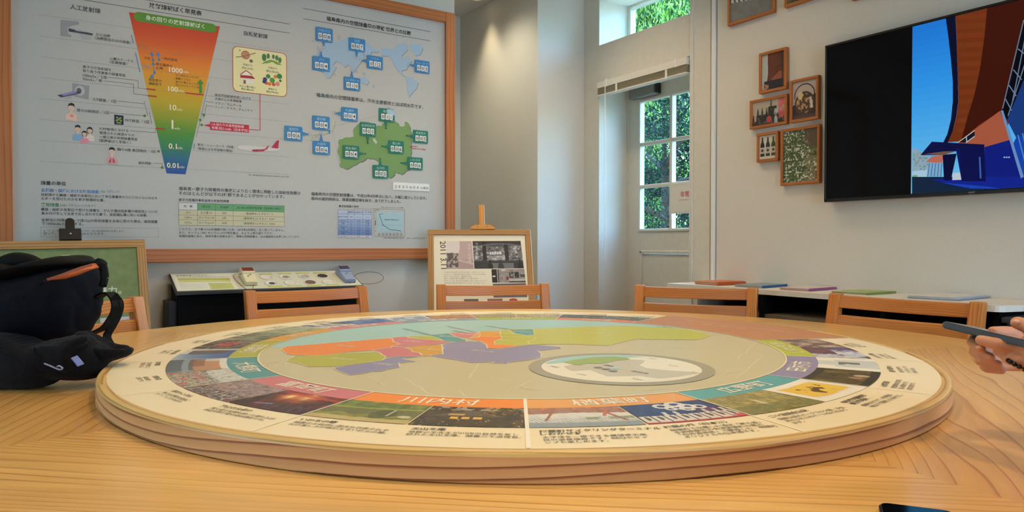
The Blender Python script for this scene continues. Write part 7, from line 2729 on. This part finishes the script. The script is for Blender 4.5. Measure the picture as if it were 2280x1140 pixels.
# orange zip tape running up to the right
bm = bmesh.new()
za = catmull([V5(x, y, b) for x, y, b in ((332, 300, BD - 0.150), (420, 272, BD - 0.150), (510, 238, BD - 0.136), (580, 214, BD - 0.112), (640, 198, BD - 0.074))], 6)
zb = catmull([V5(x, y, b) for x, y, b in ((376, 308, BD - 0.154), (460, 284, BD - 0.152), (530, 256, BD - 0.138), (590, 236, BD - 0.116), (644, 220, BD - 0.078))], 6)
n_ = len(za)
rows = []
for k in range(n_):
    a, b_ = za[k] - bo_, zb[k] - bo_
    rows.append([bm.verts.new(a + (b_ - a) * f - FW * (0.012 + 0.005 * math.sin(PI * f))) for f in (0, 0.25, 0.5, 0.75, 1)] + [bm.verts.new(b_ + FW * 0.03), bm.verts.new(a + FW * 0.03)])
for a, b_ in zip(rows[:-1], rows[1:]):
    for k in range(7):
        bm.faces.new((a[k], a[(k + 1) % 7], b_[(k + 1) % 7], b_[k]))
bm.faces.new(rows[0])
bm.faces.new(rows[-1][::-1])
zp = bm_obj('zip_tape', bm, M['orange'], bp, smooth=True)
bm = bmesh.new()
for k in range(n_ - 1):
    a, b_ = (za[k] + zb[k]) / 2 - bo_, (za[k + 1] + zb[k + 1]) / 2 - bo_
    for f in (0.2, 0.6):
        c = a + (b_ - a) * f - FW * 0.017
        bbox(bm, c - Vector((0.0016, 0.002, 0.0025)), c + Vector((0.0016, 0.002, 0.0025)))
bm_obj('zip_teeth', bm, plain('dark_orange_teeth', (150, 74, 34), 0.5), zp)
bm = bmesh.new()
tube(bm, [q - bo_ for q in catmull([V5(x, y, b) for x, y, b in ((650, 196, BD - 0.07), (680, 205, BD - 0.06), (694, 250, BD - 0.055), (697, 300, BD - 0.05), (686, 345, BD - 0.06))], 6)], [0.011] * 8 + [0.009] * 17, 8)
for k in range(12):
    c = catmull([V5(x, y, BD - 0.07) for x, y in ((655, 205), (685, 215), (694, 260), (696, 310), (688, 340))], 3)[k] - bo_
    bbox(bm, c - Vector((0.004, 0.004, 0.004)), c + Vector((0.004, 0.004, 0.004)), 0.001)
bm_obj('side_strap', bm, M['bag_black'], bp)
# front pocket seam and webbing
bm = bmesh.new()
tube(bm, [q - bo_ for q in catmull([V5(x, y, b) for x, y, b in ((-60, 420, BD - 0.13), (60, 392, BD - 0.135), (200, 350, BD - 0.136), (300, 318, BD - 0.134))], 6)], 0.004, 6)
bm_obj('piping', bm, M['bag_black'], bp, smooth=True)
# shoulder strap looping out to the right


def ribbon(name, ctr, wid, th, mat, parent, org):
    bm = bmesh.new()
    c = catmull(ctr, 6)
    rows = []
    wv = None
    for i, q in enumerate(c):
        t = (c[min(i + 1, len(c) - 1)] - c[max(i - 1, 0)]).normalized()
        n = t.cross(UP.cross(t).normalized())
        side = FW * 0.93 + RIGHT * 0.36
        side = (side - t * side.dot(t)).normalized()
        nn = t.cross(side).normalized()
        w_ = wid[min(i, len(wid) - 1)] if isinstance(wid, list) else wid
        rows.append([bm.verts.new(q + side * a * w_ + nn * b_ * th - org) for a, b_ in ((-1, -1), (1, -1), (1, 1), (-1, 1))])
    for a, b_ in zip(rows[:-1], rows[1:]):
        for k in range(4):
            bm.faces.new((a[k], a[(k + 1) % 4], b_[(k + 1) % 4], b_[k]))
    bm.faces.new(rows[0])
    bm.faces.new(rows[-1][::-1])
    return bm_obj(name, bm, mat, parent)


ribbon('shoulder_strap', [V5(x, y, b) for x, y, b in ((650, 430, BD), (705, 398, BD - 0.02), (742, 402, BD - 0.03), (772, 440, BD - 0.04), (780, 490, BD - 0.05), (757, 560, BD - 0.05), (705, 625, BD - 0.06), (620, 665, BD - 0.06))], 0.013, 0.002, M['bag_black'], bp, bo_)
ribbon('shoulder_strap', [V5(x, y, b) for x, y, b in ((760, 420, BD - 0.05), (800, 470, BD - 0.03), (790, 540, BD - 0.03), (750, 620, BD - 0.04), (715, 690, BD - 0.05), (745, 752, BD - 0.08))], 0.009, 0.002, M['bag_black'], bp, bo_)
bm = bmesh.new()
tube(bm, [q - bo_ for q in catmull([V5(x, y, BD - 0.06) for x, y in ((793, 448), (800, 470), (808, 500), (818, 524))], 4)], 0.0025, 6)
bm_obj('zip_pull', bm, M['bag_black'], bp)

fl = thing('fleece_jacket', 'crumpled charcoal fleece jacket heaped in front of the backpack', 'jacket', W(-1.05, 1.52, ZT))
flo = fl.location.copy()
fz = [((-160, 640), (60, 640), (250, 730), (330, 700), (430, 690), (470, 680), (600, 690), (650, 760), (690, 800), (684, 880), (680, 930), (560, 962), (460, 965), (410, 975), (360, 1010), (180, 1036), (0, 1040), (-160, 1030)),
      ((480, 700), (520, 650), (560, 640), (600, 668), (640, 700), (700, 740), (760, 772), (850, 774), (876, 782), (840, 820), (760, 850), (690, 885), (600, 860), (520, 780)),
      ((230, 760), (300, 722), (420, 702), (560, 690), (590, 700), (540, 750), (520, 830), (530, 950), (430, 960), (330, 880))]
puffy('body', [V5(x, y, 1.52) for x, y in fz[0]], 0.07, 0.05, M['fleece'], fl, flo, 0.013, 5, rings=6)
puffy('sleeve', [V5(x, y, 1.54) for x, y in fz[1]], 0.045, 0.04, M['fleece'], fl, flo, 0.010, 6, rings=5)
puffy('collar', [V5(x, y, 1.475) for x, y in fz[2]], 0.028, 0.03, M['fleece'], fl, flo, 0.010, 7, rings=5)
ribbon('care_label', [V5(x, y, 1.435) for x, y in ((494, 824), (510, 842), (528, 864), (540, 880))], 0.0075, 0.0012, M['blue_tag'], fl, flo)
bm = bmesh.new()
tube(bm, [q - flo for q in catmull([V5(x, y, 1.43) for x, y in ((295, 868), (340, 886), (395, 908), (418, 900), (395, 884), (382, 890))], 5)], 0.0016, 6)
bm_obj('drawcord', bm, M['white_cord'], fl, smooth=True)

# ================================================================== PHONES AND THE PERSON AT THE TABLE
pc = onz(1957, 1133, ZT)
ph = thing('smartphone', 'black smartphone lying on the table at the near edge of the picture', 'phone', (0, 0, ZT + 0.0005))
dirx = (onz(2040, 1141.5, ZT) - onz(1970, 1132.5, ZT)).normalized()
diry = Vector((dirx.y, -dirx.x, 0))
if diry.dot(FW) > 0:
    diry = -diry
bm = bmesh.new()
pw, pl_, th, cr = 0.075, 0.150, 0.008, 0.011
out = []
for (cx_, cy_, st) in ((pw - cr, pl_ - cr, 0), (cr, pl_ - cr, PI / 2), (cr, cr, PI), (pw - cr, cr, 1.5 * PI)):
    out += [(cx_ + cr * math.cos(st + k * PI / 12), cy_ + cr * math.sin(st + k * PI / 12)) for k in range(7)]
corner = pc - dirx * 0.001 - diry * 0.0005
ctr = corner + dirx * pw / 2 + diry * pl_ / 2
ph.location = (ctr.x, ctr.y, ZT + 0.0005)
f_ = bm.faces.new([bm.verts.new(corner + dirx * a + diry * b_ - Vector((ctr.x, ctr.y, ZT))) for a, b_ in out])
g_ = bmesh.ops.extrude_face_region(bm, geom=[f_])
for v in [x for x in g_['geom'] if isinstance(x, bmesh.types.BMVert)]:
    v.co.z += th
bmesh.ops.bevel(bm, geom=[e for e in bm.edges if abs(e.verts[0].co.z - e.verts[1].co.z) < 1e-6], offset=0.002, segments=2, affect='EDGES')
bm_obj('case', bm, M['black'], ph)
bm = bmesh.new()
f_ = bm.faces.new([bm.verts.new(corner + dirx * (pw / 2 + (a - pw / 2) * 0.93) + diry * (pl_ / 2 + (b_ - pl_ / 2) * 0.96) - Vector((ctr.x, ctr.y, ZT)) + Vector((0, 0, th + 0.0002))) for a, b_ in out])
bm_obj('glass', bm, M['phone_glass'], ph)

# phone in the hand
tipA, tipB = Q(2130, 727, 1.12), Q(2258, 757, 1.03)
ax = (tipA - tipB).normalized()
PLEN = 0.150
nscr = Vector((0, 0, 1)) + (RIGHT * 0.57 + FW * 0.82) * 0.21
nscr = (nscr - ax * nscr.dot(ax)).normalized()
sd = ax.cross(nscr).normalized()
hp = thing('smartphone', 'blue-grey cased smartphone held edge-on in the hand', 'phone', (tipA + tipB) / 2)
bm = bmesh.new()
out = []
cr = 0.009
for (cx_, cy_, st) in ((0.035 - cr, -cr, 0), (-0.035 + cr, -cr, PI / 2), (-0.035 + cr, -PLEN + cr, PI), (0.035 - cr, -PLEN + cr, 1.5 * PI)):
    out += [(cx_ + cr * math.cos(st + k * PI / 8), cy_ + cr * math.sin(st + k * PI / 8)) for k in range(5)]
f_ = bm.faces.new([bm.verts.new(tipA + sd * a + ax * b_ - nscr * 0.0055 - hp.location) for a, b_ in out])
g_ = bmesh.ops.extrude_face_region(bm, geom=[f_])
for v in [x for x in g_['geom'] if isinstance(x, bmesh.types.BMVert)]:
    v.co += nscr * 0.0105
bmesh.ops.recalc_face_normals(bm, faces=bm.faces)
bmesh.ops.bevel(bm, geom=[e for e in bm.edges if len(e.link_faces) == 2 and e.calc_face_angle() > 1.2], offset=0.002, segments=2, affect='EDGES')
bm_obj('case', bm, M['phone'], hp)
bm = bmesh.new()
f_ = bm.faces.new([bm.verts.new(tipA + sd * a * 0.93 + ax * (-PLEN / 2 + (b_ + PLEN / 2) * 0.96) + nscr * 0.0052 - hp.location) for a, b_ in out])
bm_obj('glass', bm, M['phone_glass'], hp)

# the person sits outside the frame on the right; the hands reach into it
pr = thing('person', 'person out of frame on the right whose hands hold a phone over the table', 'person', W(0.80, 0.50, 0.0))
po = pr.location.copy()
sh_l, sh_r = W(0.66, 0.36, 1.02), W(1.00, 0.58, 1.02)
el_l, el_r = W(0.76, 0.62, 0.775), W(1.12, 0.86, 0.775)
wr_l, wr_r = Q(2345, 812, 0.97), Q(2360, 806, 1.10)
neck = W(0.83, 0.45, 1.10)
pel = W(0.82, 0.30, 0.565)
facing = (W(0.72, 1.1, 0) - W(0.83, 0.45, 0)).normalized()
head = neck + facing * 0.05 + Vector((0, 0, 0.16))


def HQ(*pts):
    return [(Q(x, y, b), r_) for x, y, b, r_ in pts]


skin = [
    [(neck - Vector((0, 0, 0.06)), 0.055), (neck + facing * 0.015 + Vector((0, 0, 0.05)), 0.052)],
    [(el_l, 0.042), (wr_l, 0.027)], [(el_r, 0.042), (wr_r, 0.027)],
    # right hand: palm and four fingers curled round the phone, thumb over its far edge
    [(wr_r, 0.026), (Q(2325, 790, 1.10), 0.028), (Q(2300, 782, 1.10), 0.026)],
    [(wr_r, 0.024), (Q(2320, 812, 1.10), 0.022), (Q(2295, 806, 1.10), 0.020)],
    HQ((2300, 768, 1.10, .012), (2240, 755, 1.118, .0092), (2172, 754, 1.104, .0078), (2164, 762, 1.080, .0074), (2184, 775, 1.058, .0066)),
    HQ((2300, 783, 1.10, .012), (2236, 776, 1.115, .0092), (2172, 777, 1.095, .0080), (2170, 784, 1.072, .0076), (2204, 795, 1.052, .0068)),
    HQ((2298, 798, 1.10, .0115), (2240, 797, 1.105, .0086), (2182, 799, 1.084, .0074), (2182, 804, 1.064, .0070), (2222, 811, 1.050, .0064)),
    HQ((2296, 812, 1.10, .0105), (2246, 815, 1.095, .0080), (2192, 817, 1.075, .0068), (2198, 821, 1.060, .0064), (2230, 825, 1.050, .0058)),
    HQ((2320, 780, 1.12, .016), (2275, 747, 1.125, .013), (2238, 741, 1.115, .0108), (2212, 739, 1.10, .0088)),
    # left hand: index under the phone's near edge, thumb raised over the screen
    [(wr_l, 0.025), (Q(2325, 790, 0.985), 0.026), (Q(2308, 776, 0.99), 0.022)],
    HQ((2310, 778, 1.00, .0125), (2268, 772, 1.008, .0104), (2218, 766, 1.018, .0092), (2184, 757, 1.030, .0074)),
    HQ((2310, 794, 0.995, .0120), (2266, 793, 1.008, .0096), (2238, 788, 1.022, .0082), (2222, 782, 1.032, .0070)),
    HQ((2312, 804, 0.992, .012), (2272, 803, 1.00, .0098), (2248, 800, 1.014, .0085), (2240, 794, 1.028, .0074)),
    HQ((2316, 816, 0.990, .011), (2284, 814, 1.00, .0088), (2266, 810, 1.012, .0076), (2262, 805, 1.022, .0068)),
    HQ((2335, 785, 0.985, .017), (2312, 745, 0.99, .0135), (2290, 727, 1.00, .0108), (2266, 719, 1.01, .0092)),
]
ears = [(head + (facing.cross(Vector((0, 0, 1))) * sgn) * 0.078 + Vector((0, 0, -0.005)), (0.018, 0.018, 0.03)) for sgn in (-1, 1)]
organic('body', skin, M['skin'], pr, 0.0021, 2, loc=po, blobs=[(head, (0.082, 0.098, 0.118)), (head + facing * 0.045 + Vector((0, 0, -0.06)), (0.05, 0.05, 0.055)), (head + facing * 0.095 + Vector((0, 0, -0.012)), (0.014, 0.016, 0.024))] + ears)
sdv = facing.cross(Vector((0, 0, 1)))
for sgn in (-1, 1):
    bm = bmesh.new()
    bmesh.ops.create_icosphere(bm, subdivisions=2, radius=0.011)
    bm.transform(Matrix.Translation(head + facing * 0.083 + sdv * 0.032 * sgn + Vector((0, 0, 0.012)) - po))
    bm_obj('eye', bm, M['black'], pr, smooth=True)
bm = bmesh.new()
tube(bm, [head + facing * 0.094 + sdv * a + Vector((0, 0, -0.062 - 0.002 * abs(a) / 0.02)) - po for a in (-0.022, -0.01, 0, 0.01, 0.022)], [0.002, 0.005, 0.005, 0.005, 0.002], 8)
bm_obj('mouth', bm, plain('lips', (170, 90, 80), 0.5), pr)
organic('hair', [[(head - facing * 0.03 + Vector((0, 0, 0.03)), 0.084), (head - facing * 0.04 + Vector((0, 0, -0.03)), 0.066)]], M['hair'], pr, 0.008, 4, blobs=[(head + facing * 0.0 + Vector((0, 0, 0.045)), (0.087, 0.098, 0.082))], loc=po)
for (p, nrm_) in ((Q(2262, 716.5, 1.003), None), (Q(2181, 774, 1.0535), None)):
    bm = bmesh.new()
    bmesh.ops.create_icosphere(bm, subdivisions=2, radius=1)
    for v in bm.verts:
        v.co = Vector((v.co.x * 0.0055, v.co.y * 0.005, v.co.z * 0.0036))
    bm.transform(Matrix.Translation(p - po))
    bm_obj('fingernail', bm, M['nail'], pr, smooth=True)
hips = sdv * 0.10
organic('shirt', [[(pel + Vector((0, 0, 0.05)), 0.15), (pel + (neck - pel) * 0.55, 0.14), (neck - Vector((0, 0, 0.10)), 0.11)], [(neck - Vector((0, 0, 0.09)), 0.07), (sh_l, 0.060)], [(neck - Vector((0, 0, 0.09)), 0.07), (sh_r, 0.060)],
                  [(sh_l, 0.060), (el_l, 0.048)], [(sh_r, 0.060), (el_r, 0.048)], [(el_l, 0.048), (el_l + (wr_l - el_l) * 0.45, 0.042)], [(el_r, 0.048), (el_r + (wr_r - el_r) * 0.45, 0.042)]], M['shirt'], pr, 0.009, 6, loc=po)
kn = [pel + hips * s_ + facing * 0.44 + Vector((0, 0, -0.02)) for s_ in (-1, 1)]
organic('trousers', [[(pel - hips, 0.12), (pel + hips, 0.12)]] + [[(pel + hips * s_, 0.10), (k, 0.068), (Vector((k.x, k.y, 0.10)) + facing * 0.03, 0.052)] for s_, k in zip((-1, 1), kn)], M['trousers'], pr, 0.010, 6, loc=po)
for k in kn:
    bm = bmesh.new()
    f0 = Vector((k.x, k.y, 0.0)) + facing * 0.03
    capsules(bm, [(f0 + Vector((0, 0, 0.05)) - facing * 0.03, 0.048), (f0 + facing * 0.14 + Vector((0, 0, 0.036)), 0.036)])
    for v in bm.verts:
        v.co.z = max(v.co.z, 0.002)
        v.co -= po
    bm_obj('shoe', bm, M['black'], pr, smooth=True)
# beads round the left wrist
br = thing('bracelet', 'black beaded bracelet on the wrist beside the phone', 'bracelet', Q(2284, 818, 1.0))
bc = br.location.copy()
wd = (Vector((0, 0, 1)) + RIGHT * 0.35 - FW * 0.25).normalized()
e1 = wd.cross(FW).normalized()
e2_ = wd.cross(e1)
for k in range(20):
    a = 2 * PI * k / 20
    bm = bmesh.new()
    bmesh.ops.create_icosphere(bm, subdivisions=2, radius=0.0036)
    bm.transform(Matrix.Translation((e1 * math.cos(a) + e2_ * math.sin(a)) * 0.0225))
    bm_obj('bead', bm, M['phone_glass'], br, smooth=True)
